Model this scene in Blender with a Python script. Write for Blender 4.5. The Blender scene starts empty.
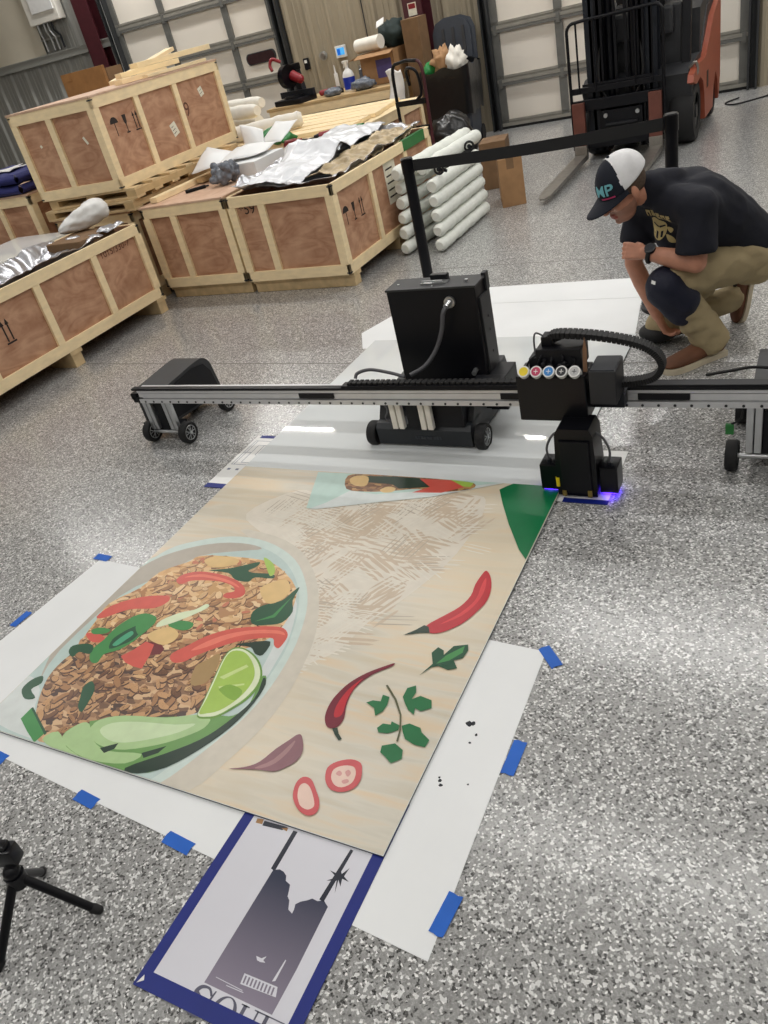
import bpy, bmesh, math, random
from mathutils import Vector, Matrix, noise
from mathutils.bvhtree import BVHTree
R_ = math.radians
PI = math.pi
scene = bpy.context.scene
COL = scene.collection
random.seed(7)

# ------------------------------------------------------------------ materials
def lin(c):
    return tuple(((v / 255) / 12.92 if v / 255 <= .04045 else ((v / 255 + .055) / 1.055) ** 2.4) for v in c) + (1,)

MATS = {}
def new_mat(name):
    m = bpy.data.materials.new(name); m.use_nodes = True
    MATS[name] = m
    return m, m.node_tree.nodes, m.node_tree.links, m.node_tree.nodes['Principled BSDF']

def mat(name, col, rough=.5, metal=0, var=.12, scale=14, bump=0, bscale=60, spec=.5, coat=0, stretch=(1, 1, 1)):
    m, N, L, B = new_mat(name)
    B.inputs['Roughness'].default_value = rough
    B.inputs['Metallic'].default_value = metal
    B.inputs['Specular IOR Level'].default_value = spec
    B.inputs['Coat Weight'].default_value = coat
    tc = N.new('ShaderNodeTexCoord'); mp = N.new('ShaderNodeMapping')
    mp.inputs['Scale'].default_value = stretch
    L.new(tc.outputs['Object'], mp.inputs['Vector'])
    nz = N.new('ShaderNodeTexNoise'); nz.inputs['Scale'].default_value = scale; nz.inputs['Detail'].default_value = 5
    L.new(mp.outputs[0], nz.inputs['Vector'])
    rp = N.new('ShaderNodeValToRGB')
    c = lin(col)
    rp.color_ramp.elements[0].color = tuple(v * (1 - var) for v in c[:3]) + (1,)
    rp.color_ramp.elements[1].color = tuple(min(1, v * (1 + var)) for v in c[:3]) + (1,)
    rp.color_ramp.elements[0].position = .3; rp.color_ramp.elements[1].position = .7
    L.new(nz.outputs['Fac'], rp.inputs[0]); L.new(rp.outputs[0], B.inputs['Base Color'])
    if bump:
        n2 = N.new('ShaderNodeTexNoise'); n2.inputs['Scale'].default_value = bscale; n2.inputs['Detail'].default_value = 4
        L.new(mp.outputs[0], n2.inputs['Vector'])
        bp = N.new('ShaderNodeBump'); bp.inputs['Strength'].default_value = bump; bp.inputs['Distance'].default_value = .01
        L.new(n2.outputs['Fac'], bp.inputs['Height']); L.new(bp.outputs[0], B.inputs['Normal'])
    return m

def emit(name, col, strength):
    m, N, L, B = new_mat(name)
    B.inputs['Base Color'].default_value = lin(col)
    B.inputs['Emission Color'].default_value = lin(col)
    B.inputs['Emission Strength'].default_value = strength
    return m

def ply(name, a, b):
    m, N, L, B = new_mat(name)
    B.inputs['Roughness'].default_value = .62
    tc = N.new('ShaderNodeTexCoord'); mp = N.new('ShaderNodeMapping')
    mp.inputs['Scale'].default_value = (1.1, 1.1, 2.6)
    L.new(tc.outputs['Object'], mp.inputs['Vector'])
    nz = N.new('ShaderNodeTexNoise'); nz.inputs['Scale'].default_value = 2.2; nz.inputs['Detail'].default_value = 3; nz.inputs['Distortion'].default_value = 1.2
    L.new(mp.outputs[0], nz.inputs['Vector'])
    mu = N.new('ShaderNodeMath'); mu.operation = 'MULTIPLY'; mu.inputs[1].default_value = 9
    fr = N.new('ShaderNodeMath'); fr.operation = 'PINGPONG'; fr.inputs[1].default_value = 1
    L.new(nz.outputs['Fac'], mu.inputs[0]); L.new(mu.outputs[0], fr.inputs[0])
    n2 = N.new('ShaderNodeTexNoise'); n2.inputs['Scale'].default_value = 9; n2.inputs['Detail'].default_value = 6
    L.new(tc.outputs['Object'], n2.inputs['Vector'])
    ad = N.new('ShaderNodeMath'); ad.operation = 'ADD'
    m2 = N.new('ShaderNodeMath'); m2.operation = 'MULTIPLY'; m2.inputs[1].default_value = .35
    L.new(fr.outputs[0], m2.inputs[0]); L.new(m2.outputs[0], ad.inputs[0]); L.new(n2.outputs['Fac'], ad.inputs[1])
    rp = N.new('ShaderNodeValToRGB')
    rp.color_ramp.elements[0].color = lin(a); rp.color_ramp.elements[1].color = lin(b)
    rp.color_ramp.elements[0].position = .35; rp.color_ramp.elements[1].position = .95
    L.new(ad.outputs[0], rp.inputs[0]); L.new(rp.outputs[0], B.inputs['Base Color'])
    return m

def chip_floor():
    m, N, L, B = new_mat('epoxy_flake_floor')
    B.inputs['Roughness'].default_value = .3; B.inputs['Coat Weight'].default_value = .8; B.inputs['Coat Roughness'].default_value = .185
    B.inputs['Specular IOR Level'].default_value = .5
    tc = N.new('ShaderNodeTexCoord')
    def layer(scale, stops, rnd=1, off=0):
        mp = N.new('ShaderNodeMapping'); mp.inputs['Location'].default_value = (off, off * .7, 0)
        L.new(tc.outputs['Object'], mp.inputs['Vector'])
        nz = N.new('ShaderNodeTexNoise'); nz.inputs['Scale'].default_value = scale * .9
        L.new(mp.outputs[0], nz.inputs['Vector'])
        vm = N.new('ShaderNodeVectorMath'); vm.operation = 'SCALE'; vm.inputs['Scale'].default_value = .8 / scale
        L.new(nz.outputs['Color'], vm.inputs[0])
        va = N.new('ShaderNodeVectorMath'); va.operation = 'ADD'
        L.new(mp.outputs[0], va.inputs[0]); L.new(vm.outputs[0], va.inputs[1])
        v = N.new('ShaderNodeTexVoronoi'); v.voronoi_dimensions = '2D'; v.distance = 'CHEBYCHEV'
        v.inputs['Scale'].default_value = scale
        L.new(va.outputs[0], v.inputs['Vector'])
        sp = N.new('ShaderNodeSeparateColor'); L.new(v.outputs['Color'], sp.inputs[0])
        rp = N.new('ShaderNodeValToRGB'); rp.color_ramp.interpolation = 'CONSTANT'
        e = rp.color_ramp.elements
        e[0].position = 0; e[0].color = stops[0][1]
        e[1].position = stops[1][0]; e[1].color = stops[1][1]
        for p, c in stops[2:]:
            k = e.new(p); k.color = c
        L.new(sp.outputs[0], rp.inputs[0])
        return rp
    g = lambda v: lin((v, v, v - 1 if v > 30 else v))
    A = layer(205, [(0, g(16)), (.075, g(96)), (.15, g(136)), (.34, g(150)), (.72, g(164)), (.85, g(220)), (.94, g(246))])
    # larger sparse chips over it: alpha in the ramp value
    Bc = layer(120, [(0, (0, 0, 0, 1)), (.05, (.0, .0, .0, 1)), (.93, (1, 1, 1, 1))], off=3.3)
    col2 = layer(120, [(0, g(228)), (.93, g(226)), (.97, g(44))], off=3.3)
    mx = N.new('ShaderNodeMixRGB'); L.new(Bc.outputs[0], mx.inputs[0]); L.new(A.outputs[0], mx.inputs[1]); L.new(col2.outputs[0], mx.inputs[2])
    C3 = layer(400, [(0, g(42)), (.12, g(120)), (.55, g(150)), (.8, g(215))], off=1.7)
    mx2 = N.new('ShaderNodeMixRGB'); mx2.inputs[0].default_value = .15
    L.new(mx.outputs[0], mx2.inputs[1]); L.new(C3.outputs[0], mx2.inputs[2])
    L.new(mx2.outputs[0], B.inputs['Base Color'])
    return m

# ------------------------------------------------------------------ mesh helpers
class MB:
    """collects closed shapes into one bmesh"""
    def __init__(s): s.b = bmesh.new(); s.mi = 0
    def _set(s, fs):
        for f in fs: f.material_index = s.mi
    def box(s, x0, x1, y0, y1, z0, z1, M=None, bev=0):
        r = bmesh.ops.create_cube(s.b, size=1)
        vs = r['verts']
        for v in vs:
            v.co = Vector(((x0 + x1) / 2 + v.co.x * (x1 - x0), (y0 + y1) / 2 + v.co.y * (y1 - y0), (z0 + z1) / 2 + v.co.z * (z1 - z0)))
        if bev:
            es = list({e for v in vs for e in v.link_edges})
            rr = bmesh.ops.bevel(s.b, geom=es, offset=bev, segments=2, affect='EDGES', profile=.6)
            vs = list({v for f in rr['faces'] for v in f.verts} | {v for v in vs if v.is_valid})
        if M is not None: bmesh.ops.transform(s.b, matrix=M, verts=vs)
        s._set({f for v in vs for f in v.link_faces})
        return vs
    def beam(s, p, q, w, h, up=(0, 0, 1), bev=0):
        """a board from p to q: w across, h along 'up'"""
        p, q = Vector(p), Vector(q); d = q - p; ln = d.length; d.normalize()
        sd = d.cross(Vector(up))
        if sd.length < 1e-4: sd = d.cross(Vector((0, 1, 0)))
        sd.normalize(); u = sd.cross(d)
        M = Matrix((( d.x, sd.x, u.x, (p.x + q.x) / 2), (d.y, sd.y, u.y, (p.y + q.y) / 2), (d.z, sd.z, u.z, (p.z + q.z) / 2), (0, 0, 0, 1)))
        return s.box(-ln / 2, ln / 2, -w / 2, w / 2, -h / 2, h / 2, M, bev)
    def cyl(s, p, q, r, r2=None, n=20, caps=True):
        r2 = r if r2 is None else r2
        p, q = Vector(p), Vector(q); d = (q - p)
        rr = bmesh.ops.create_cone(s.b, cap_ends=caps, segments=n, radius1=r, radius2=r2, depth=d.length)
        M = Matrix.Translation((p + q) / 2) @ d.to_track_quat('Z', 'Y').to_matrix().to_4x4()
        bmesh.ops.transform(s.b, matrix=M, verts=rr['verts'])
        s._set({f for v in rr['verts'] for f in v.link_faces})
        return rr['verts']
    def ball(s, c, r, n=16, M=None):
        rx = r if hasattr(r, '__len__') else (r, r, r)
        rr = bmesh.ops.create_uvsphere(s.b, u_segments=n, v_segments=max(6, n // 2), radius=1)
        MM = Matrix.Translation(Vector(c)) @ (M.to_4x4() if M else Matrix()) @ Matrix.Diagonal((rx[0], rx[1], rx[2], 1))
        bmesh.ops.transform(s.b, matrix=MM, verts=rr['verts'])
        s._set({f for v in rr['verts'] for f in v.link_faces})
        return rr['verts']
    def caps(s, p, q, r, r2=None, n=16):
        r2 = r if r2 is None else r2
        s.cyl(p, q, r, r2, n); s.ball(p, r, n); s.ball(q, r2, n)
    def tube(s, pts, r, n=10, closed=False):
        pts = [Vector(p) for p in pts]; rings = []
        rf = r if callable(r) else (lambda t: r)
        N_ = len(pts); prev = None
        for i, p in enumerate(pts):
            a = pts[i - 1] if (i or closed) else p
            b = pts[(i + 1) % N_] if (i < N_ - 1 or closed) else p
            t = (b - a).normalized()
            if prev is None:
                u = t.cross(Vector((0, 0, 1)))
                if u.length < .05: u = t.cross(Vector((0, 1, 0)))
            else: u = prev - t * prev.dot(t)
            u.normalize(); prev = u; w = t.cross(u)
            rad = rf(i / max(1, N_ - 1))
            rings.append([s.b.verts.new(p + (u * math.cos(k * 2 * PI / n) + w * math.sin(k * 2 * PI / n)) * rad) for k in range(n)])
        fs = []
        for i in range(N_ if closed else N_ - 1):
            A, B = rings[i], rings[(i + 1) % N_]
            for k in range(n): fs.append(s.b.faces.new((A[k], A[(k + 1) % n], B[(k + 1) % n], B[k])))
        if not closed:
            fs.append(s.b.faces.new(rings[0][::-1])); fs.append(s.b.faces.new(rings[-1]))
        s._set(fs)
    def prism(s, poly, M, depth):
        """polygon (local xy) extruded along local z by depth, placed by M"""
        lo = [s.b.verts.new(M @ Vector((x, y, 0))) for x, y in poly]
        hi = [s.b.verts.new(M @ Vector((x, y, depth))) for x, y in poly]
        n = len(poly); fs = [s.b.faces.new(lo[::-1]), s.b.faces.new(hi)]
        for i in range(n): fs.append(s.b.faces.new((lo[i], lo[(i + 1) % n], hi[(i + 1) % n], hi[i])))
        s._set(fs)
    def flat(s, poly, z):
        fs = [s.b.faces.new([s.b.verts.new((x, y, z)) for x, y in poly])]
        if fs[0].normal.z == 0: fs[0].normal_update()
        if fs[0].normal.z < 0: fs[0].normal_flip()
        s._set(fs)
    def loft(s, rings, cap=True):
        rr = [[s.b.verts.new(p) for p in r] for r in rings]; fs = []; n = len(rr[0])
        for A, B in zip(rr, rr[1:]):
            for k in range(n): fs.append(s.b.faces.new((A[k], A[(k + 1) % n], B[(k + 1) % n], B[k])))
        if cap: fs.append(s.b.faces.new(rr[0][::-1])); fs.append(s.b.faces.new(rr[-1]))
        s._set(fs)
    def grid(s, fn, nu, nv):
        vs = [[s.b.verts.new(fn(i / nu, j / nv)) for j in range(nv + 1)] for i in range(nu + 1)]
        s._set([s.b.faces.new((vs[i][j], vs[i + 1][j], vs[i + 1][j + 1], vs[i][j + 1])) for i in range(nu) for j in range(nv)])
    def text(s, txt, M, size, depth=0, bold=0):
        cu = bpy.data.curves.new('t', 'FONT'); cu.body = txt; cu.size = size; cu.align_x = 'CENTER'; cu.align_y = 'CENTER'
        cu.offset = bold; cu.extrude = depth; cu.resolution_u = 3
        o = bpy.data.objects.new('t', cu); COL.objects.link(o)
        dg = bpy.context.evaluated_depsgraph_get(); dg.update()
        me = bpy.data.meshes.new_from_object(o.evaluated_get(dg))
        me.transform(M)
        n0 = len(s.b.faces); s.b.from_mesh(me); s.b.faces.ensure_lookup_table()
        s._set(s.b.faces[n0:])
        bpy.data.objects.remove(o); bpy.data.curves.remove(cu); bpy.data.meshes.remove(me)
    def build(s, name, m, parent=None, smooth=False, fix=True):
        if fix: bmesh.ops.recalc_face_normals(s.b, faces=s.b.faces[:])
        me = bpy.data.meshes.new(name); s.b.to_mesh(me); s.b.free()
        for k in (m if isinstance(m, (list, tuple)) else [m]): me.materials.append(MATS[k] if isinstance(k, str) else k)
        if smooth:
            me.polygons.foreach_set('use_smooth', [True] * len(me.polygons))
            if smooth != 'all': me.set_sharp_from_angle(angle=R_(38))
        o = bpy.data.objects.new(name, me); COL.objects.link(o)
        if parent: o.parent = parent
        return o

def tag(o, label, cat, group=None, kind=None):
    o['label'] = label
    if cat: o['category'] = cat
    if group: o['group'] = group
    if kind: o['kind'] = kind
    return o
def thing(name, label, cat, loc=(0, 0, 0), rz=0, group=None):
    o = bpy.data.objects.new(name, None); o.empty_display_size = .1; COL.objects.link(o)
    o.location = loc; o.rotation_euler = (0, 0, rz)
    return tag(o, label, cat, group)
def struct(o, label=None):
    o['kind'] = 'structure'
    if label: o['label'] = label
    return o
def copy_tree(o, parent=None):
    c = o.copy(); COL.objects.link(c)
    if parent: c.parent = parent
    for ch in list(o.children): copy_tree(ch, c)
    return c
def smooth_poly(p, k=4):
    n = len(p); out = []
    for i in range(n):
        a, b, c, d = p[i - 1], p[i], p[(i + 1) % n], p[(i + 2) % n]
        for j in range(k):
            t = j / k
            out.append(tuple(.5 * (2 * b[m] + (c[m] - a[m]) * t + (2 * a[m] - 5 * b[m] + 4 * c[m] - d[m]) * t * t + (3 * b[m] - a[m] - 3 * c[m] + d[m]) * t ** 3) for m in (0, 1)))
    return out
def spline(p, k=6):
    p = [Vector(v) for v in p]; out = []
    q = [p[0] * 2 - p[1]] + p + [p[-1] * 2 - p[-2]]
    for i in range(1, len(q) - 2):
        a, b, c, d = q[i - 1:i + 3]
        for j in range(k):
            t = j / k
            out.append(.5 * (2 * b + (c - a) * t + (2 * a - 5 * b + 4 * c - d) * t * t + (3 * b - a - 3 * c + d) * t ** 3))
    return out + [p[-1]]
def TM(loc, rz=0, rx=0, ry=0):
    return Matrix.Translation(loc) @ Matrix.Rotation(rz, 4, 'Z') @ Matrix.Rotation(ry, 4, 'Y') @ Matrix.Rotation(rx, 4, 'X')
def frame(o, x, y):
    """matrix with origin o, local x and y axes"""
    x = Vector(x).normalized(); y = Vector(y); y = (y - x * y.dot(x)).normalized(); z = x.cross(y)
    return Matrix(((x.x, y.x, z.x, o[0]), (x.y, y.y, z.y, o[1]), (x.z, y.z, z.z, o[2]), (0, 0, 0, 1)))

# palette
chip_floor()
mat('black_powder', (11, 12, 18), .42, var=.1, spec=.28)
mat('black_gloss', (8, 9, 15), .28, var=.1, spec=.3)
mat('black_rubber', (17, 17, 19), .7)
mat('charcoal', (42, 43, 46), .5)
mat('dark_steel', (30, 34, 42), .45, .3)
mat('aluminium', (196, 198, 200), .3, .85, var=.05)
mat('white_plastic', (230, 230, 228), .45, var=.04)
mat('off_white', (226, 222, 212), .6, var=.05)
mat('paper_white', (231, 233, 234), .55, var=.03, scale=3)
mat('board_white', (222, 226, 227), .02, var=.02, scale=2)
mat('blue_tape', (10, 92, 190), .55, var=.08)
mat('border_blue', (6, 30, 118), .5, var=.06)
mat('pine', (242, 220, 178), .6, var=.08, scale=9, stretch=(1, 1, 3))
mat('pine_dark', (196, 168, 124), .65, var=.15, scale=9)
mat('pallet_wood', (205, 180, 138), .7, var=.18, scale=12)
ply('plywood', (160, 114, 86), (196, 154, 124))
ply('plywood_lid', (196, 160, 134), (214, 182, 158))
mat('stencil', (36, 28, 26), .7)
mat('stencil_faded', (96, 58, 42), .7)
mat('kraft', (160, 122, 84), .75, var=.1)
mat('kraft_dark', (124, 96, 68), .8, var=.1)
mat('label_paper', (226, 222, 205), .6)
mat('green_tape', (38, 112, 52), .5)
mat('foil', (188, 190, 196), .28, .75, var=.12, scale=8, bump=.25, bscale=25)
mat('foil_tan', (170, 152, 120), .4, .4, var=.25, scale=12, bump=.4, bscale=30)
mat('poly_sheet', (222, 225, 230), .25, var=.05, bump=.25, bscale=14)
mat('foam', (226, 229, 222), .7, var=.06, scale=20, bump=.25, bscale=40)
mat('wall_tan', (158, 148, 128), .5, var=.05, scale=2)
mat('wall_grey', (150, 150, 145), .5, var=.06, scale=2)
mat('insulation', (214, 206, 188), .6, var=.05, scale=2, bump=.15, bscale=3)
mat('ceiling_white', (205, 203, 196), .8)
mat('door_white', (236, 229, 217), .5, var=.03, scale=2)
mat('door_grey', (112, 112, 108), .5, .2, var=.08)
mat('door_rail', (150, 147, 138), .5, .2, var=.08)
mat('jamb_dark', (52, 54, 56), .5, .2)
mat('maroon', (74, 28, 36), .5)
mat('orange_paint', (152, 74, 50), .42, var=.06)
mat('fork_steel', (150, 146, 140), .35, .8, var=.15)
mat('fork_brown', (110, 66, 56), .5, .3, var=.15)
mat('lens_amber', (230, 150, 40), .3)
mat('red_tool', (132, 26, 36), .4)
mat('blue_plastic', (24, 52, 170), .4)
mat('screen_blue', (60, 140, 215), .25)
mat('green_plastic', (36, 128, 62), .35, var=.2, bump=.3, bscale=40)
mat('dark_green_cloth', (26, 40, 38), .8, bump=.3)
mat('navy_cloth', (40, 44, 104), .8, var=.1, bump=.3)
mat('purple_box', (76, 66, 120), .6)
mat('bag_black', (18, 19, 22), .3, bump=.35, bscale=22)
mat('bin_grey', (48, 54, 64), .5)
mat('clear_plastic', (104, 110, 120), .2, var=.35, scale=30, bump=.5, bscale=40)
mat('window_dark', (58, 40, 42), .25)
# print artwork, metres on the board (x, y): (ink, outline)
ART = [
('art_shadow', [(-2.0557,1.9876),(-2.0284,1.9975),(-1.9471,1.9893),(-1.8686,1.9752),(-1.8116,1.9589),(-1.7575,1.9367),(-1.7068,1.9093),(-1.6599,1.8763),(-1.6165,1.8381),(-1.5763,1.7970),(-1.5392,1.7532),(-1.5052,1.7064),(-1.4744,1.6585),(-1.4463,1.6093),(-1.4212,1.5588),(-1.4003,1.5092),(-1.3845,1.4616),(-1.3729,1.4149),(-1.3635,1.3671),(-1.3553,1.3167),(-1.3494,1.2653),(-1.3466,1.2162),(-1.3475,1.1709),(-1.3516,1.1280),(-1.3581,1.0861),(-1.3670,1.0449),(-1.3783,1.0048),(-1.3911,0.9657),(-1.4027,0.9247),(-1.4159,0.8847),(-1.4382,0.8543),(-1.4521,0.8480),(-1.5696,0.8480),(-1.5696,0.8484),(-1.5540,0.8817),(-1.5367,0.9311),(-1.5199,1.0022),(-1.5013,1.0895),(-1.4899,1.1789),(-1.4885,1.2673),(-1.4943,1.3579),(-1.5075,1.4459),(-1.5277,1.5326),(-1.5553,1.6167),(-1.5918,1.6901),(-1.6357,1.7463),(-1.6886,1.7918),(-1.7564,1.8375),(-1.8642,1.8934),(-1.9870,1.9495)]),
('art_rim', [(-2.3520,0.8480),(-2.3520,1.7352),(-2.3327,1.7613),(-2.3206,1.7897),(-2.3073,1.8146),(-2.2916,1.8335),(-2.2747,1.8489),(-2.2493,1.8657),(-2.2101,1.8876),(-2.1624,1.9110),(-2.1143,1.9293),(-2.0687,1.9405),(-2.0228,1.9467),(-1.9764,1.9478),(-1.9290,1.9437),(-1.8810,1.9345),(-1.8335,1.9206),(-1.7857,1.9017),(-1.7384,1.8782),(-1.6946,1.8509),(-1.6554,1.8195),(-1.6197,1.7843),(-1.5872,1.7481),(-1.5579,1.7115),(-1.5319,1.6737),(-1.5092,1.6352),(-1.4901,1.5957),(-1.4742,1.5554),(-1.4606,1.5157),(-1.4491,1.4784),(-1.4398,1.4416),(-1.4323,1.4012),(-1.4260,1.3535),(-1.4214,1.3022),(-1.4196,1.2534),(-1.4210,1.2095),(-1.4251,1.1681),(-1.4318,1.1287),(-1.4416,1.0913),(-1.4540,1.0560),(-1.4666,1.0218),(-1.4788,0.9884),(-1.4912,0.9562),(-1.5040,0.9259),(-1.5156,0.8984),(-1.5275,0.8728),(-1.5432,0.8480)]),
('art_well', [(-2.3520,0.8480),(-2.3520,1.7116),(-2.3348,1.7222),(-2.2983,1.7579),(-2.2660,1.7951),(-2.2300,1.8277),(-2.1863,1.8539),(-2.1388,1.8754),(-2.0919,1.8915),(-2.0467,1.9017),(-2.0021,1.9064),(-1.9583,1.9067),(-1.9156,1.9027),(-1.8738,1.8941),(-1.8326,1.8816),(-1.7916,1.8651),(-1.7514,1.8446),(-1.7129,1.8204),(-1.6761,1.7918),(-1.6410,1.7597),(-1.6096,1.7265),(-1.5827,1.6934),(-1.5593,1.6592),(-1.5384,1.6238),(-1.5199,1.5868),(-1.5038,1.5486),(-1.4896,1.5093),(-1.4767,1.4694),(-1.4656,1.4285),(-1.4574,1.3860),(-1.4527,1.3404),(-1.4508,1.2932),(-1.4512,1.2484),(-1.4535,1.2076),(-1.4581,1.1691),(-1.4647,1.1320),(-1.4738,1.0962),(-1.4850,1.0619),(-1.4972,1.0285),(-1.5104,0.9961),(-1.5247,0.9647),(-1.5391,0.9340),(-1.5528,0.9035),(-1.5666,0.8737),(-1.5807,0.8480)]),
('art_well_grey', [(-2.3520,1.6834),(-2.3348,1.7222),(-2.3050,1.7651),(-2.2694,1.7987),(-2.2300,1.8277),(-2.1863,1.8539),(-2.1388,1.8754),(-2.0919,1.8915),(-2.0452,1.9014),(-1.9989,1.9060),(-1.9583,1.9067),(-1.9205,1.9032),(-1.8884,1.8958),(-1.8755,1.8874),(-1.8901,1.8798),(-1.9240,1.8712),(-1.9657,1.8590),(-2.0172,1.8438),(-2.0766,1.8250),(-2.1270,1.7984),(-2.1589,1.7610),(-2.1818,1.7157),(-2.2074,1.6677),(-2.2436,1.6232),(-2.2825,1.5759),(-2.3121,1.5119),(-2.3276,1.4146),(-2.3337,1.3006),(-2.3327,1.2051),(-2.3178,1.1342),(-2.2958,1.0819),(-2.2885,1.0654),(-2.3112,1.0985),(-2.3486,1.1673),(-2.3520,1.1768)]),
('art_well_light', [(-1.5846,1.6360),(-1.5781,1.6447),(-1.5633,1.6408),(-1.5460,1.6222),(-1.5259,1.5823),(-1.5033,1.5276),(-1.4851,1.4755),(-1.4746,1.4326),(-1.4685,1.3923),(-1.4638,1.3521),(-1.4583,1.3072),(-1.4542,1.2624),(-1.4548,1.2303),(-1.4637,1.2152),(-1.4773,1.2128),(-1.4882,1.2218),(-1.4925,1.2455),(-1.4940,1.2806),(-1.4966,1.3167),(-1.5016,1.3499),(-1.5077,1.3841),(-1.5154,1.4198),(-1.5253,1.4586),(-1.5368,1.4989),(-1.5486,1.5372),(-1.5632,1.5757),(-1.5780,1.6121)]),
('art_well_light', [(-2.3520,1.0645),(-2.3463,1.0704),(-2.3178,1.0664),(-2.2808,1.0496),(-2.2479,1.0282),(-2.2271,1.0030),(-2.2105,0.9732),(-2.1862,0.9444),(-2.1412,0.9165),(-2.0886,0.8896),(-2.0561,0.8694),(-2.0556,0.8593),(-2.0752,0.8559),(-2.1069,0.8553),(-2.1547,0.8562),(-2.2146,0.8599),(-2.2668,0.8660),(-2.3051,0.8729),(-2.3358,0.8822),(-2.3520,0.8945)]),
('art_rice_orange', [(-2.3053,1.3625),(-2.3179,1.4000),(-2.3262,1.4339),(-2.3250,1.4676),(-2.3073,1.5022),(-2.2799,1.5367),(-2.2579,1.5711),(-2.2507,1.6064),(-2.2488,1.6417),(-2.2397,1.6744),(-2.2145,1.7040),(-2.1820,1.7310),(-2.1556,1.7540),(-2.1451,1.7723),(-2.1408,1.7867),(-2.1270,1.7984),(-2.0976,1.8073),(-2.0587,1.8136),(-2.0126,1.8182),(-1.9549,1.8225),(-1.8900,1.8252),(-1.8333,1.8239),(-1.7937,1.8187),(-1.7624,1.8094),(-1.7282,1.7932),(-1.6837,1.7675),(-1.6363,1.7348),(-1.5979,1.7002),(-1.5738,1.6643),(-1.5585,1.6265),(-1.5475,1.5898),(-1.5392,1.5538),(-1.5351,1.5190),(-1.5350,1.4892),(-1.5384,1.4679),(-1.5458,1.4516),(-1.5580,1.4344),(-1.5717,1.4164),(-1.5902,1.3974),(-1.6239,1.3706),(-1.6818,1.3279),(-1.7548,1.2773),(-1.8265,1.2365),(-1.8893,1.2116),(-1.9508,1.1964),(-2.0168,1.1902),(-2.0973,1.1919),(-2.1825,1.2026),(-2.2482,1.2248),(-2.2815,1.2643),(-2.2955,1.3152)]),
('art_rice_light', [(-2.2909,1.2674),(-2.2753,1.3066),(-2.2297,1.3394),(-2.1840,1.3724),(-2.1509,1.4093),(-2.1177,1.4463),(-2.0754,1.4790),(-2.0183,1.5044),(-1.9523,1.5255),(-1.8859,1.5465),(-1.8194,1.5782),(-1.7527,1.6099),(-1.6938,1.6138),(-1.6409,1.5680),(-1.5959,1.4944),(-1.5725,1.4311),(-1.5886,1.3945),(-1.6263,1.3682),(-1.6457,1.3415),(-1.6235,1.3117),(-1.5830,1.2815),(-1.5548,1.2486),(-1.5508,1.2088),(-1.5591,1.1664),(-1.5746,1.1317),(-1.5922,1.1095),(-1.6170,1.0950),(-1.6598,1.0842),(-1.7311,1.0754),(-1.8205,1.0703),(-1.9070,1.0706),(-1.9850,1.0739),(-2.0602,1.0825),(-2.1287,1.1053),(-2.1971,1.1520),(-2.2590,1.2129)]),
('art_rice_brown', [(-2.1785,0.9464),(-2.2024,0.9746),(-2.2228,1.0027),(-2.2400,1.0302),(-2.2543,1.0563),(-2.2655,1.0818),(-2.2726,1.1082),(-2.2755,1.1372),(-2.2744,1.1671),(-2.2690,1.1942),(-2.2598,1.2174),(-2.2463,1.2379),(-2.2273,1.2556),(-2.2034,1.2711),(-2.1738,1.2839),(-2.1355,1.2924),(-2.0823,1.2937),(-2.0202,1.2908),(-1.9643,1.2911),(-1.9220,1.3001),(-1.8858,1.3122),(-1.8479,1.3183),(-1.8045,1.3160),(-1.7593,1.3077),(-1.7160,1.2915),(-1.6722,1.2638),(-1.6302,1.2281),(-1.6002,1.1932),(-1.5849,1.1610),(-1.5816,1.1297),(-1.5924,1.1022),(-1.6210,1.0809),(-1.6637,1.0635),(-1.7112,1.0457),(-1.7645,1.0262),(-1.8225,1.0062),(-1.8728,0.9856),(-1.9100,0.9635),(-1.9395,0.9407),(-1.9650,0.9191),(-1.9861,0.8976),(-2.0032,0.8772),(-2.0212,0.8629),(-2.0408,0.8551),(-2.0613,0.8534),(-2.0850,0.8613),(-2.1152,0.8833),(-2.1486,0.9149)]),
('art_coral', [(-1.8585,1.2748),(-1.8638,1.2817),(-1.8663,1.2899),(-1.8644,1.3004),(-1.8563,1.3140),(-1.8439,1.3299),(-1.8309,1.3466),(-1.8193,1.3641),(-1.8071,1.3824),(-1.7922,1.4001),(-1.7733,1.4172),(-1.7517,1.4337),(-1.7287,1.4483),(-1.7046,1.4601),(-1.6790,1.4700),(-1.6529,1.4787),(-1.6249,1.4869),(-1.5962,1.4940),(-1.5715,1.4988),(-1.5529,1.5013),(-1.5382,1.5016),(-1.5251,1.4990),(-1.5122,1.4927),(-1.5009,1.4835),(-1.4925,1.4732),(-1.4880,1.4615),(-1.4864,1.4487),(-1.4860,1.4368),(-1.4861,1.4255),(-1.4874,1.4152),(-1.4909,1.4091),(-1.4977,1.4091),(-1.5067,1.4133),(-1.5155,1.4194),(-1.5221,1.4286),(-1.5285,1.4397),(-1.5377,1.4466),(-1.5510,1.4466),(-1.5672,1.4423),(-1.5860,1.4356),(-1.6086,1.4268),(-1.6337,1.4157),(-1.6578,1.4029),(-1.6796,1.3884),(-1.7004,1.3723),(-1.7198,1.3559),(-1.7384,1.3390),(-1.7556,1.3218),(-1.7699,1.3065),(-1.7794,1.2938),(-1.7859,1.2830),(-1.7936,1.2743),(-1.8042,1.2674),(-1.8158,1.2626),(-1.8272,1.2609),(-1.8387,1.2631),(-1.8500,1.2683)]),
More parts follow.
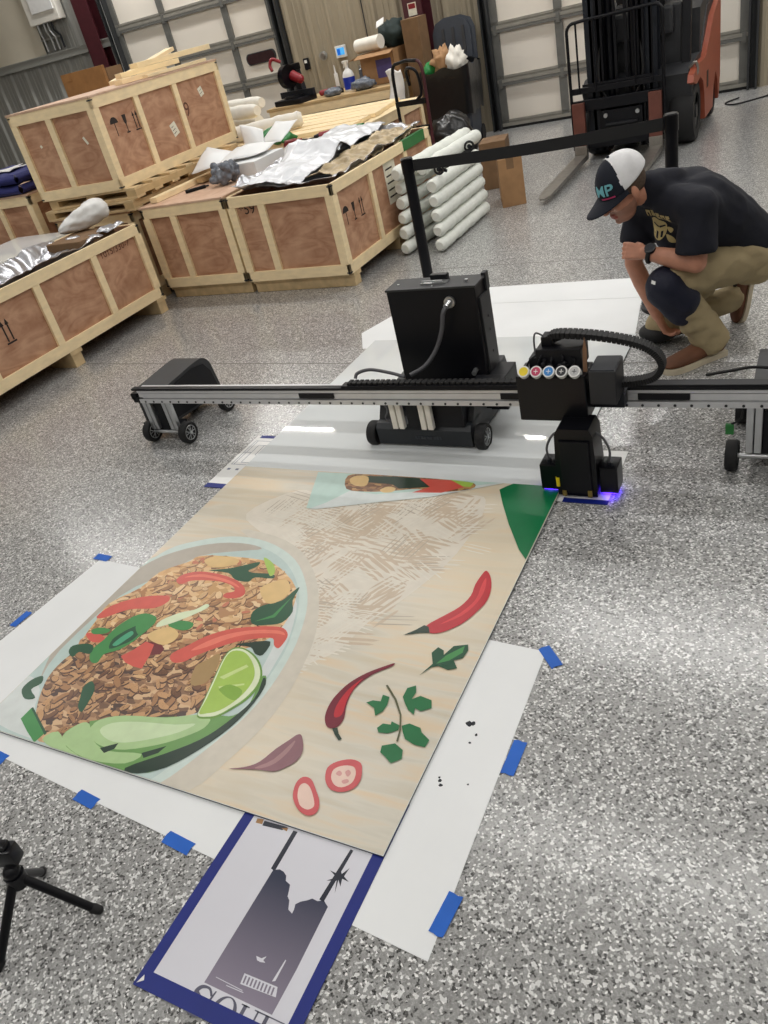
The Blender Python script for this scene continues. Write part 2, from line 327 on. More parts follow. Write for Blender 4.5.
('art_coral_light', [(-1.8043,1.3254),(-1.8011,1.3365),(-1.7892,1.3562),(-1.7741,1.3762),(-1.7575,1.3941),(-1.7377,1.4121),(-1.7147,1.4288),(-1.6877,1.4439),(-1.6575,1.4575),(-1.6269,1.4686),(-1.5944,1.4771),(-1.5614,1.4831),(-1.5351,1.4856),(-1.5172,1.4825),(-1.5060,1.4759),(-1.5028,1.4708),(-1.5091,1.4701),(-1.5235,1.4709),(-1.5432,1.4694),(-1.5699,1.4642),(-1.6019,1.4568),(-1.6316,1.4474),(-1.6562,1.4360),(-1.6784,1.4227),(-1.6995,1.4077),(-1.7196,1.3895),(-1.7385,1.3696),(-1.7564,1.3528),(-1.7759,1.3387),(-1.7945,1.3277)]),
('art_coral', [(-2.1294,1.6462),(-2.1308,1.6575),(-2.1273,1.6705),(-2.1185,1.6826),(-2.1037,1.6933),(-2.0837,1.7031),(-2.0604,1.7100),(-2.0334,1.7132),(-2.0032,1.7137),(-1.9731,1.7124),(-1.9437,1.7096),(-1.9145,1.7050),(-1.8874,1.6989),(-1.8628,1.6914),(-1.8403,1.6823),(-1.8211,1.6721),(-1.8051,1.6600),(-1.7925,1.6466),(-1.7847,1.6345),(-1.7826,1.6244),(-1.7853,1.6155),(-1.7918,1.6079),(-1.8034,1.6014),(-1.8188,1.5962),(-1.8330,1.5933),(-1.8452,1.5934),(-1.8563,1.5958),(-1.8637,1.5997),(-1.8665,1.6054),(-1.8656,1.6125),(-1.8620,1.6191),(-1.8532,1.6238),(-1.8416,1.6280),(-1.8355,1.6333),(-1.8380,1.6413),(-1.8461,1.6505),(-1.8586,1.6584),(-1.8764,1.6646),(-1.8986,1.6695),(-1.9219,1.6724),(-1.9457,1.6726),(-1.9706,1.6708),(-1.9947,1.6678),(-2.0184,1.6639),(-2.0412,1.6589),(-2.0607,1.6525),(-2.0747,1.6426),(-2.0853,1.6315),(-2.0957,1.6256),(-2.1087,1.6284),(-2.1215,1.6364)]),
('art_coral_light', [(-2.1042,1.6646),(-2.0961,1.6725),(-2.0745,1.6857),(-2.0492,1.6955),(-2.0221,1.6984),(-1.9913,1.6978),(-1.9608,1.6957),(-1.9307,1.6924),(-1.9008,1.6875),(-1.8750,1.6814),(-1.8516,1.6722),(-1.8322,1.6617),(-1.8254,1.6558),(-1.8380,1.6583),(-1.8633,1.6655),(-1.8895,1.6720),(-1.9128,1.6762),(-1.9369,1.6798),(-1.9616,1.6821),(-1.9872,1.6832),(-2.0133,1.6831),(-2.0382,1.6812),(-2.0655,1.6751),(-2.0916,1.6672)]),
('art_coral', [(-2.3220,1.3890),(-2.3226,1.4068),(-2.3167,1.4325),(-2.3026,1.4580),(-2.2775,1.4822),(-2.2442,1.5063),(-2.2096,1.5260),(-2.1728,1.5404),(-2.1347,1.5504),(-2.1048,1.5545),(-2.0865,1.5509),(-2.0764,1.5413),(-2.0735,1.5293),(-2.0773,1.5144),(-2.0884,1.4971),(-2.1071,1.4818),(-2.1374,1.4721),(-2.1754,1.4645),(-2.2101,1.4531),(-2.2380,1.4324),(-2.2625,1.4079),(-2.2832,1.3902),(-2.3008,1.3826),(-2.3146,1.3819)]),
('art_coral', [(-2.0568,1.2381),(-2.0303,1.2757),(-2.0113,1.3225),(-1.9666,1.3168),(-1.9458,1.2695),(-1.9307,1.2075),(-1.9699,1.2080),(-2.0172,1.2167)]),
('art_red_dark', [(-2.0113,1.3225),(-1.9510,1.3310),(-1.9109,1.3087),(-1.9092,1.2813),(-1.9458,1.2695),(-1.9666,1.3168)]),
('art_coral', [(-2.2923,1.3030),(-2.2787,1.3083),(-2.2531,1.3113),(-2.2297,1.3114),(-2.2115,1.3075),(-2.1953,1.3006),(-2.1860,1.2935),(-2.1864,1.2861),(-2.1935,1.2784),(-2.2036,1.2731),(-2.2162,1.2708),(-2.2317,1.2708),(-2.2474,1.2740),(-2.2663,1.2823),(-2.2853,1.2938)]),
('art_green', [(-2.1829,1.2082),(-2.1906,1.2197),(-2.1966,1.2329),(-2.1996,1.2469),(-2.1981,1.2608),(-2.1938,1.2754),(-2.1904,1.2925),(-2.1905,1.3135),(-2.1915,1.3368),(-2.1895,1.3598),(-2.1828,1.3826),(-2.1730,1.4050),(-2.1619,1.4233),(-2.1498,1.4360),(-2.1363,1.4445),(-2.1214,1.4494),(-2.1038,1.4505),(-2.0848,1.4481),(-2.0690,1.4431),(-2.0576,1.4358),(-2.0493,1.4259),(-2.0444,1.4142),(-2.0441,1.4005),(-2.0472,1.3849),(-2.0508,1.3681),(-2.0535,1.3496),(-2.0568,1.3298),(-2.0618,1.3110),(-2.0691,1.2934),(-2.0781,1.2767),(-2.0889,1.2620),(-2.1039,1.2506),(-2.1206,1.2412),(-2.1317,1.2308),(-2.1318,1.2169),(-2.1264,1.2020),(-2.1245,1.1909),(-2.1302,1.1853),(-2.1395,1.1835),(-2.1497,1.1849),(-2.1608,1.1899),(-2.1728,1.1982)]),
('art_green_dark', [(-2.1310,1.2575),(-2.1417,1.2664),(-2.1508,1.2835),(-2.1556,1.3004),(-2.1541,1.3147),(-2.1484,1.3290),(-2.1417,1.3422),(-2.1351,1.3538),(-2.1276,1.3644),(-2.1191,1.3753),(-2.1094,1.3881),(-2.0987,1.4012),(-2.0876,1.4105),(-2.0745,1.4154),(-2.0611,1.4166),(-2.0531,1.4123),(-2.0549,1.3999),(-2.0621,1.3819),(-2.0679,1.3643),(-2.0687,1.3488),(-2.0681,1.3337),(-2.0698,1.3200),(-2.0751,1.3083),(-2.0827,1.2980),(-2.0921,1.2879),(-2.1044,1.2749),(-2.1185,1.2621)]),
('art_teal', [(-2.1347,1.2781),(-2.1354,1.2884),(-2.1331,1.3030),(-2.1294,1.3174),(-2.1244,1.3318),(-2.1179,1.3459),(-2.1111,1.3546),(-2.1032,1.3551),(-2.0949,1.3502),(-2.0901,1.3427),(-2.0909,1.3326),(-2.0951,1.3199),(-2.0998,1.3077),(-2.1038,1.2962),(-2.1082,1.2852),(-2.1135,1.2776),(-2.1210,1.2741),(-2.1293,1.2739)]),
('art_green', [(-2.2834,1.3219),(-2.2799,1.3288),(-2.2706,1.3360),(-2.2583,1.3412),(-2.2408,1.3438),(-2.2201,1.3444),(-2.2056,1.3426),(-2.2005,1.3372),(-2.2014,1.3293),(-2.2076,1.3219),(-2.2212,1.3149),(-2.2400,1.3083),(-2.2564,1.3054),(-2.2689,1.3084),(-2.2791,1.3150)]),
('art_green_dark', [(-2.2867,1.2050),(-2.2943,1.2144),(-2.2986,1.2253),(-2.2959,1.2354),(-2.2824,1.2448),(-2.2619,1.2533),(-2.2430,1.2585),(-2.2279,1.2594),(-2.2144,1.2568),(-2.2038,1.2513),(-2.1953,1.2406),(-2.1897,1.2269),(-2.1913,1.2168),(-2.2055,1.2148),(-2.2269,1.2165),(-2.2430,1.2153),(-2.2466,1.2064),(-2.2450,1.1945),(-2.2473,1.1877),(-2.2590,1.1897),(-2.2745,1.1966)]),
('art_green_dark', [(-2.0619,1.0396),(-2.0715,1.0529),(-2.0815,1.0672),(-2.0877,1.0805),(-2.0884,1.0939),(-2.0853,1.1063),(-2.0785,1.1120),(-2.0662,1.1082),(-2.0502,1.0979),(-2.0363,1.0840),(-2.0264,1.0656),(-2.0185,1.0437),(-2.0127,1.0246),(-2.0081,1.0092),(-2.0055,0.9965),(-2.0072,0.9898),(-2.0158,0.9915),(-2.0287,0.9991),(-2.0403,1.0082),(-2.0482,1.0174),(-2.0548,1.0279)]),
('art_green_dark', [(-2.3224,1.0112),(-2.3275,1.0256),(-2.3271,1.0416),(-2.3233,1.0557),(-2.3156,1.0682),(-2.3045,1.0788),(-2.2938,1.0832),(-2.2834,1.0780),(-2.2734,1.0665),(-2.2681,1.0545),(-2.2729,1.0433),(-2.2824,1.0316),(-2.2846,1.0208),(-2.2697,1.0112),(-2.2474,1.0024),(-2.2348,0.9949),(-2.2402,0.9876),(-2.2552,0.9815),(-2.2717,0.9805),(-2.2894,0.9869),(-2.3087,0.9983)]),
('art_green', [(-2.2110,0.9082),(-2.2106,0.9541),(-2.1594,0.9311),(-2.0692,0.8849),(-2.0744,0.8480),(-2.0818,0.8480),(-2.1415,0.8737)]),
('art_green_dark', [(-2.2106,0.9541),(-2.2066,0.9599),(-2.0616,0.8870),(-2.0620,0.8783)]),
('art_green_dark', [(-1.6720,1.5066),(-1.6808,1.5190),(-1.6883,1.5343),(-1.6913,1.5494),(-1.6882,1.5633),(-1.6806,1.5769),(-1.6693,1.5899),(-1.6520,1.6015),(-1.6310,1.6125),(-1.6143,1.6254),(-1.6061,1.6425),(-1.6022,1.6615),(-1.5985,1.6777),(-1.5936,1.6924),(-1.5889,1.7044),(-1.5844,1.7054),(-1.5808,1.6883),(-1.5773,1.6601),(-1.5717,1.6341),(-1.5608,1.6154),(-1.5477,1.5989),(-1.5393,1.5815),(-1.5378,1.5608),(-1.5410,1.5393),(-1.5488,1.5219),(-1.5631,1.5112),(-1.5821,1.5045),(-1.6000,1.4994),(-1.6150,1.4944),(-1.6289,1.4910),(-1.6416,1.4903),(-1.6530,1.4929),(-1.6631,1.4983)]),
('art_green', [(-1.6559,1.5043),(-1.6046,1.5501),(-1.5850,1.6558),(-1.5897,1.5417)]),
('art_green_dark', [(-2.0256,1.7233),(-2.0110,1.7297),(-1.9765,1.7391),(-1.9450,1.7491),(-1.9249,1.7589),(-1.9077,1.7693),(-1.8905,1.7797),(-1.8706,1.7920),(-1.8508,1.8042),(-1.8362,1.8102),(-1.8293,1.8058),(-1.8277,1.7951),(-1.8292,1.7839),(-1.8363,1.7730),(-1.8466,1.7615),(-1.8505,1.7528),(-1.8442,1.7482),(-1.8315,1.7463),(-1.8142,1.7460),(-1.7890,1.7487),(-1.7592,1.7530),(-1.7363,1.7538),(-1.7232,1.7477),(-1.7171,1.7381),(-1.7212,1.7303),(-1.7425,1.7273),(-1.7739,1.7260),(-1.7982,1.7224),(-1.8051,1.7133),(-1.8047,1.7019),(-1.8101,1.6938),(-1.8279,1.6909),(-1.8515,1.6912),(-1.8739,1.6948),(-1.8909,1.7039),(-1.9068,1.7161),(-1.9276,1.7249),(-1.9636,1.7257),(-2.0045,1.7230)]),
('art_green', [(-1.9842,1.4211),(-1.9784,1.4294),(-1.9665,1.4391),(-1.9514,1.4461),(-1.9311,1.4494),(-1.9076,1.4501),(-1.8897,1.4476),(-1.8809,1.4404),(-1.8779,1.4300),(-1.8790,1.4207),(-1.8842,1.4133),(-1.8937,1.4069),(-1.9064,1.4031),(-1.9243,1.4028),(-1.9455,1.4050),(-1.9628,1.4081),(-1.9745,1.4114),(-1.9824,1.4156)]),
('art_green', [(-2.1212,1.4155),(-2.1179,1.4271),(-2.1110,1.4374),(-2.1017,1.4442),(-2.0885,1.4467),(-2.0729,1.4457),(-2.0601,1.4408),(-2.0515,1.4312),(-2.0458,1.4177),(-2.0436,1.4022),(-2.0453,1.3814),(-2.0507,1.3586),(-2.0597,1.3455),(-2.0749,1.3489),(-2.0937,1.3619),(-2.1085,1.3760),(-2.1166,1.3889),(-2.1207,1.4028)]),
('art_green_black', [(-1.6560,1.3869),(-1.6487,1.3931),(-1.6290,1.4024),(-1.6069,1.4112),(-1.5827,1.4210),(-1.5562,1.4303),(-1.5365,1.4306),(-1.5276,1.4139),(-1.5256,1.3881),(-1.5279,1.3690),(-1.5350,1.3630),(-1.5465,1.3636),(-1.5584,1.3671),(-1.5685,1.3741),(-1.5791,1.3840),(-1.5929,1.3908),(-1.6160,1.3905),(-1.6422,1.3871)]),
('art_white_green', [(-2.0287,1.4294),(-2.0169,1.4465),(-1.9989,1.4657),(-1.9805,1.4823),(-1.9626,1.4935),(-1.9443,1.5021),(-1.9290,1.5115),(-1.9185,1.5249),(-1.9109,1.5390),(-1.9038,1.5476),(-1.8944,1.5480),(-1.8853,1.5427),(-1.8826,1.5335),(-1.8895,1.5196),(-1.9026,1.5017),(-1.9177,1.4834),(-1.9340,1.4652),(-1.9522,1.4466),(-1.9703,1.4301),(-1.9891,1.4145),(-2.0077,1.4010),(-2.0214,1.3952),(-2.0291,1.4008),(-2.0320,1.4141)]),
('art_lime', [(-1.8337,1.8386),(-1.8223,1.8379),(-1.7979,1.8273),(-1.7754,1.8142),(-1.7589,1.7995),(-1.7444,1.7824),(-1.7348,1.7674),(-1.7313,1.7547),(-1.7327,1.7441),(-1.7378,1.7403),(-1.7468,1.7457),(-1.7597,1.7578),(-1.7749,1.7734),(-1.7972,1.7961),(-1.8220,1.8223)]),
('art_cream_food', [(-1.7369,1.6693),(-1.7355,1.6825),(-1.7270,1.6944),(-1.7152,1.7055),(-1.7001,1.7186),(-1.6817,1.7310),(-1.6635,1.7348),(-1.6451,1.7247),(-1.6269,1.7060),(-1.6141,1.6871),(-1.6087,1.6704),(-1.6087,1.6536),(-1.6126,1.6380),(-1.6209,1.6225),(-1.6332,1.6083),(-1.6470,1.6006),(-1.6622,1.6022),(-1.6789,1.6102),(-1.6950,1.6213),(-1.7118,1.6357),(-1.7279,1.6532)]),
('art_cream_food', [(-2.0281,1.3526),(-2.0265,1.3633),(-2.0190,1.3754),(-2.0085,1.3862),(-1.9955,1.3960),(-1.9797,1.4045),(-1.9628,1.4081),(-1.9433,1.4044),(-1.9228,1.3958),(-1.9078,1.3854),(-1.9009,1.3732),(-1.8995,1.3593),(-1.9023,1.3469),(-1.9091,1.3366),(-1.9200,1.3279),(-1.9341,1.3228),(-1.9529,1.3228),(-1.9749,1.3265),(-1.9940,1.3316),(-2.0093,1.3372),(-2.0217,1.3442)]),
('art_cream_food', [(-2.0858,1.7730),(-2.0847,1.7851),(-2.0725,1.7977),(-2.0544,1.8073),(-2.0288,1.8128),(-1.9973,1.8153),(-1.9699,1.8148),(-1.9485,1.8107),(-1.9313,1.8035),(-1.9228,1.7948),(-1.9261,1.7841),(-1.9381,1.7719),(-1.9538,1.7614),(-1.9725,1.7523),(-1.9949,1.7448),(-2.0178,1.7428),(-2.0439,1.7491),(-2.0703,1.7608)]),
('art_tan_food', [(-1.7355,1.2622),(-1.7333,1.2768),(-1.7247,1.2875),(-1.7152,1.2984),(-1.7063,1.3145),(-1.6966,1.3309),(-1.6865,1.3369),(-1.6753,1.3260),(-1.6639,1.3046),(-1.6554,1.2817),(-1.6498,1.2580),(-1.6471,1.2327),(-1.6503,1.2126),(-1.6629,1.1983),(-1.6814,1.1893),(-1.6986,1.1906),(-1.7139,1.2088),(-1.7279,1.2375)]),
('art_green_mid', [(-1.9943,0.8920),(-1.9984,0.9081),(-1.9931,0.9244),(-1.9838,0.9378),(-1.9705,0.9465),(-1.9532,0.9525),(-1.9384,0.9588),(-1.9413,0.9632),(-1.9466,0.9679),(-1.9146,0.9826),(-1.8093,1.0173),(-1.6666,1.0620),(-1.5548,1.0965),(-1.5048,1.1093),(-1.4857,1.1119),(-1.4730,1.1184),(-1.4588,1.1333),(-1.4510,1.1522),(-1.4488,1.1758),(-1.4557,1.2095),(-1.4683,1.2478),(-1.4756,1.2757),(-1.4719,1.2878),(-1.4629,1.2894),(-1.4545,1.2810),(-1.4476,1.2600),(-1.4413,1.2290),(-1.4384,1.1958),(-1.4398,1.1622),(-1.4446,1.1264),(-1.4532,1.0905),(-1.4665,1.0543),(-1.4835,1.0181),(-1.5018,0.9842),(-1.5206,0.9529),(-1.5406,0.9240),(-1.5623,0.8994),(-1.5824,0.8799),(-1.6041,0.8648),(-1.6372,0.8534),(-1.6787,0.8480),(-1.9226,0.8480),(-1.9497,0.8588),(-1.9767,0.8754)]),
('art_green_black', [(-1.6842,0.8480),(-1.6898,0.8562),(-1.6684,0.8784),(-1.6306,0.9093),(-1.5951,0.9390),(-1.5679,0.9635),(-1.5430,0.9868),(-1.5217,1.0102),(-1.5052,1.0330),(-1.4921,1.0561),(-1.4799,1.0833),(-1.4658,1.1184),(-1.4524,1.1577),(-1.4452,1.1940),(-1.4496,1.2279),(-1.4602,1.2589),(-1.4658,1.2782),(-1.4605,1.2810),(-1.4502,1.2720),(-1.4419,1.2568),(-1.4375,1.2360),(-1.4351,1.2089),(-1.4353,1.1793),(-1.4384,1.1475),(-1.4442,1.1132),(-1.4531,1.0791),(-1.4657,1.0455),(-1.4814,1.0121),(-1.4989,0.9804),(-1.5177,0.9500),(-1.5382,0.9214),(-1.5603,0.8970),(-1.5854,0.8774),(-1.6120,0.8622),(-1.6362,0.8523),(-1.6568,0.8480)]),
('art_cucumber', [(-1.9943,0.8920),(-1.9955,0.9109),(-1.9866,0.9324),(-1.9757,0.9487),(-1.9657,0.9577),(-1.9537,0.9616),(-1.9384,0.9588),(-1.9188,0.9456),(-1.8960,0.9257),(-1.8716,0.9093),(-1.8472,0.8994),(-1.8214,0.8931),(-1.7913,0.8912),(-1.7494,0.8981),(-1.7032,0.9096),(-1.6734,0.9136),(-1.6687,0.9030),(-1.6804,0.8851),(-1.7020,0.8696),(-1.7355,0.8595),(-1.7790,0.8518),(-1.8185,0.8480),(-1.8381,0.8480),(-1.8569,0.8482),(-1.8914,0.8523),(-1.9225,0.8588),(-1.9520,0.8674),(-1.9782,0.8784)]),
('art_cucumber', [(-1.9184,0.9384),(-1.9235,0.9523),(-1.9231,0.9678),(-1.9146,0.9826),(-1.8975,0.9959),(-1.8724,1.0085),(-1.8390,1.0204),(-1.7922,1.0313),(-1.7371,1.0414),(-1.6887,1.0521),(-1.6529,1.0650),(-1.6237,1.0784),(-1.5984,1.0882),(-1.5754,1.0933),(-1.5562,1.0947),(-1.5426,1.0913),(-1.5352,1.0815),(-1.5333,1.0668),(-1.5370,1.0513),(-1.5475,1.0358),(-1.5635,1.0194),(-1.5815,1.0032),(-1.5996,0.9877),(-1.6195,0.9723),(-1.6433,0.9570),(-1.6734,0.9403),(-1.7074,0.9235),(-1.7393,0.9107),(-1.7675,0.9037),(-1.7938,0.9007),(-1.8174,0.8999),(-1.8375,0.9008),(-1.8550,0.9040),(-1.8716,0.9093),(-1.8896,0.9170),(-1.9068,0.9269)]),
('art_cucumber_light', [(-1.8818,0.9485),(-1.8827,0.9595),(-1.8747,0.9719),(-1.8599,0.9835),(-1.8386,0.9934),(-1.8106,1.0024),(-1.7767,1.0112),(-1.7329,1.0198),(-1.6834,1.0282),(-1.6414,1.0361),(-1.6104,1.0459),(-1.5869,1.0553),(-1.5746,1.0576),(-1.5771,1.0483),(-1.5906,1.0319),(-1.6078,1.0154),(-1.6266,1.0011),(-1.6490,0.9868),(-1.6736,0.9727),(-1.7014,0.9579),(-1.7315,0.9434),(-1.7592,0.9326),(-1.7826,0.9268),(-1.8037,0.9247),(-1.8240,0.9259),(-1.8467,0.9308),(-1.8687,0.9390)]),
('art_cucumber', [(-2.0547,0.8616),(-2.0575,0.8771),(-2.0445,0.8950),(-2.0258,0.9038),(-2.0027,0.8957),(-1.9739,0.8784),(-1.9460,0.8637),(-1.9162,0.8560),(-1.8872,0.8509),(-1.8774,0.8480),(-2.0006,0.8480),(-2.0256,0.8520)]),
('art_green_black', [(-1.8278,0.8921),(-1.7790,0.9254),(-1.7763,0.9034),(-1.7993,0.8809)]),
('art_green_black', [(-1.6756,0.9161),(-1.6131,0.9607),(-1.6218,0.9314),(-1.6558,0.9030)]),
('art_lime_rind', [(-1.5888,1.0823),(-1.5963,1.0951),(-1.6016,1.1143),(-1.6078,1.1377),(-1.6163,1.1658),(-1.6256,1.1980),(-1.6348,1.2305),(-1.6446,1.2638),(-1.6542,1.2973),(-1.6605,1.3251),(-1.6625,1.3447),(-1.6613,1.3586),(-1.6565,1.3690),(-1.6476,1.3764),(-1.6353,1.3803),(-1.6209,1.3813),(-1.6043,1.3791),(-1.5856,1.3740),(-1.5673,1.3669),(-1.5497,1.3582),(-1.5323,1.3475),(-1.5162,1.3352),(-1.5011,1.3209),(-1.4872,1.3049),(-1.4759,1.2885),(-1.4678,1.2721),(-1.4623,1.2553),(-1.4595,1.2380),(-1.4595,1.2197),(-1.4622,1.2009),(-1.4668,1.1832),(-1.4737,1.1672),(-1.4825,1.1522),(-1.4918,1.1379),(-1.5010,1.1235),(-1.5107,1.1099),(-1.5205,1.0989),(-1.5301,1.0917),(-1.5398,1.0873),(-1.5504,1.0842),(-1.5633,1.0805),(-1.5771,1.0782)]),
('art_white_green', [(-1.5904,1.0887),(-1.5963,1.0998),(-1.5999,1.1167),(-1.6050,1.1385),(-1.6133,1.1667),(-1.6229,1.2000),(-1.6323,1.2330),(-1.6418,1.2661),(-1.6509,1.2991),(-1.6567,1.3260),(-1.6582,1.3438),(-1.6564,1.3555),(-1.6513,1.3642),(-1.6425,1.3709),(-1.6304,1.3746),(-1.6167,1.3753),(-1.6012,1.3728),(-1.5839,1.3673),(-1.5670,1.3601),(-1.5507,1.3514),(-1.5347,1.3410),(-1.5200,1.3295),(-1.5064,1.3168),(-1.4941,1.3030),(-1.4841,1.2884),(-1.4766,1.2733),(-1.4714,1.2575),(-1.4688,1.2410),(-1.4691,1.2233),(-1.4719,1.2050),(-1.4764,1.1877),(-1.4827,1.1721),(-1.4907,1.1575),(-1.4991,1.1436),(-1.5076,1.1297),(-1.5164,1.1166),(-1.5257,1.1060),(-1.5353,1.0989),(-1.5452,1.0944),(-1.5557,1.0912),(-1.5677,1.0875),(-1.5801,1.0852)]),
('art_lime', [(-1.5917,1.0969),(-1.5966,1.1106),(-1.5999,1.1315),(-1.6048,1.1562),(-1.6130,1.1855),(-1.6228,1.2187),(-1.6319,1.2500),(-1.6404,1.2785),(-1.6482,1.3052),(-1.6529,1.3269),(-1.6537,1.3421),(-1.6513,1.3523),(-1.6453,1.3595),(-1.6344,1.3643),(-1.6199,1.3662),(-1.6051,1.3650),(-1.5909,1.3605),(-1.5763,1.3530),(-1.5618,1.3437),(-1.5469,1.3324),(-1.5320,1.3193),(-1.5192,1.3059),(-1.5090,1.2929),(-1.5009,1.2795),(-1.4951,1.2653),(-1.4918,1.2497),(-1.4907,1.2332),(-1.4914,1.2165),(-1.4939,1.1997),(-1.4982,1.1827),(-1.5040,1.1665),(-1.5115,1.1508),(-1.5205,1.1359),(-1.5303,1.1234),(-1.5413,1.1142),(-1.5531,1.1075),(-1.5642,1.1025),(-1.5744,1.0971),(-1.5838,1.0934)]),
('art_lime_light', [(-1.6187,1.2438),(-1.5580,1.3156),(-1.5451,1.3091),(-1.5984,1.2396)]),
('art_lime_light', [(-1.5965,1.2078),(-1.5156,1.2419),(-1.5113,1.2357),(-1.5873,1.2011)]),
('art_lime_dark', [(-1.5873,1.2011),(-1.5831,1.2096),(-1.5748,1.2196),(-1.5627,1.2255),(-1.5436,1.2251),(-1.5207,1.2207),(-1.5040,1.2133),(-1.4976,1.2008),(-1.4975,1.1853),(-1.5013,1.1742),(-1.5094,1.1708),(-1.5215,1.1717),(-1.5344,1.1744),(-1.5486,1.1788),(-1.5636,1.1850),(-1.5754,1.1906),(-1.5829,1.1940),(-1.5871,1.1968)]),
('art_plate_two', [(-1.6660,2.4560),(-1.9326,2.4466),(-1.8357,2.1762),(-1.7891,2.1745),(-1.5422,2.2555),(-1.3255,2.3230),(-1.0557,2.4560)]),
('art_well_light', [(-1.8165,2.1747),(-1.7643,2.2262),(-1.7002,2.3239),(-1.5703,2.3122),(-1.3442,2.3671),(-1.0748,2.4550),(-1.0660,2.4560),(-1.0557,2.4560),(-1.3255,2.3230),(-1.5422,2.2555),(-1.7891,2.1745)]),
('art_rice_dark', [(-1.7699,2.4338),(-1.7664,2.4033),(-1.7486,2.3642),(-1.7243,2.3350),(-1.6944,2.3241),(-1.6580,2.3230),(-1.6206,2.3252),(-1.5835,2.3291),(-1.5455,2.3362),(-1.5083,2.3444),(-1.4727,2.3549),(-1.4378,2.3665),(-1.4032,2.3735),(-1.3692,2.3709),(-1.3355,2.3637),(-1.2997,2.3618),(-1.2561,2.3700),(-1.2105,2.3835),(-1.1784,2.3977),(-1.1654,2.4126),(-1.1660,2.4282),(-1.1786,2.4404),(-1.2021,2.4470),(-1.2377,2.4501),(-1.2877,2.4525),(-1.3606,2.4549),(-1.4230,2.4560),(-1.6612,2.4560),(-1.6864,2.4546),(-1.7247,2.4519),(-1.7545,2.4472)]),
('art_green_black', [(-1.6793,2.4407),(-1.5588,2.4508),(-1.3360,2.4499),(-1.3551,2.3928),(-1.4832,2.3639),(-1.5313,2.3929),(-1.6465,2.3938)]),
('art_coral', [(-1.4254,2.4469),(-1.2877,2.4525),(-1.2068,2.4103),(-1.2899,2.3577),(-1.4156,2.3449),(-1.3551,2.3928)]),
('art_cream_food', [(-1.7467,2.4114),(-1.7438,2.4222),(-1.7359,2.4322),(-1.7242,2.4388),(-1.7065,2.4419),(-1.6849,2.4415),(-1.6672,2.4347),(-1.6549,2.4164),(-1.6464,2.3917),(-1.6447,2.3726),(-1.6531,2.3639),(-1.6683,2.3609),(-1.6837,2.3610),(-1.6978,2.3638),(-1.7121,2.3698),(-1.7243,2.3777),(-1.7348,2.3879),(-1.7432,2.4000)]),
('art_cream_food', [(-1.5658,2.3471),(-1.5611,2.3567),(-1.5510,2.3672),(-1.5395,2.3738),(-1.5259,2.3741),(-1.5109,2.3703),(-1.5007,2.3645),(-1.4975,2.3559),(-1.4991,2.3452),(-1.5046,2.3367),(-1.5158,2.3317),(-1.5309,2.3290),(-1.5440,2.3291),(-1.5544,2.3329),(-1.5627,2.3395)]),
('art_lime', [(-1.2888,2.4552),(-1.1796,2.4430),(-1.1842,2.4130),(-1.2154,2.4119)]),
('art_sector', [(-1.0595,2.4087),(-1.0377,2.4363),(-1.0175,2.4560),(-0.8375,2.4560),(-0.8260,2.4488),(-0.8260,2.0023),(-0.8657,2.0516),(-0.9479,2.1893),(-1.0120,2.3106)]),
('art_chili', [(-1.0189,1.5912),(-1.0279,1.5973),(-1.0361,1.6065),(-1.0383,1.6183),(-1.0311,1.6330),(-1.0180,1.6503),(-1.0042,1.6684),(-0.9904,1.6870),(-0.9760,1.7063),(-0.9642,1.7259),(-0.9561,1.7456),(-0.9506,1.7656),(-0.9475,1.7852),(-0.9479,1.8044),(-0.9508,1.8232),(-0.9526,1.8418),(-0.9520,1.8612),(-0.9503,1.8803),(-0.9483,1.8960),(-0.9465,1.9078),(-0.9443,1.9161),(-0.9405,1.9192),(-0.9340,1.9160),(-0.9259,1.9075),(-0.9177,1.8957),(-0.9095,1.8803),(-0.9014,1.8615),(-0.8947,1.8414),(-0.8897,1.8200),(-0.8863,1.7972),(-0.8854,1.7754),(-0.8879,1.7556),(-0.8930,1.7367),(-0.8992,1.7177),(-0.9060,1.6978),(-0.9139,1.6778),(-0.9231,1.6593),(-0.9343,1.6426),(-0.9470,1.6275),(-0.9592,1.6148),(-0.9706,1.6048),(-0.9817,1.5972),(-0.9921,1.5920),(-1.0018,1.5891),(-1.0107,1.5886)]),
('art_chili_light', [(-0.9973,1.6326),(-0.9892,1.6446),(-0.9699,1.6696),(-0.9525,1.6956),(-0.9409,1.7186),(-0.9312,1.7426),(-0.9251,1.7673),(-0.9247,1.7946),(-0.9280,1.8227),(-0.9303,1.8461),(-0.9304,1.8646),(-0.9296,1.8784),(-0.9273,1.8820),(-0.9223,1.8708),(-0.9159,1.8494),(-0.9115,1.8266),(-0.9101,1.8049),(-0.9107,1.7818),(-0.9141,1.7584),(-0.9203,1.7343),(-0.9293,1.7098),(-0.9415,1.6872),(-0.9617,1.6634),(-0.9851,1.6415)]),
('art_green_black', [(-1.0959,1.5604),(-1.0660,1.5911),(-1.0464,1.6186),(-1.0291,1.6150),(-1.0141,1.5891),(-1.0462,1.5819)]),
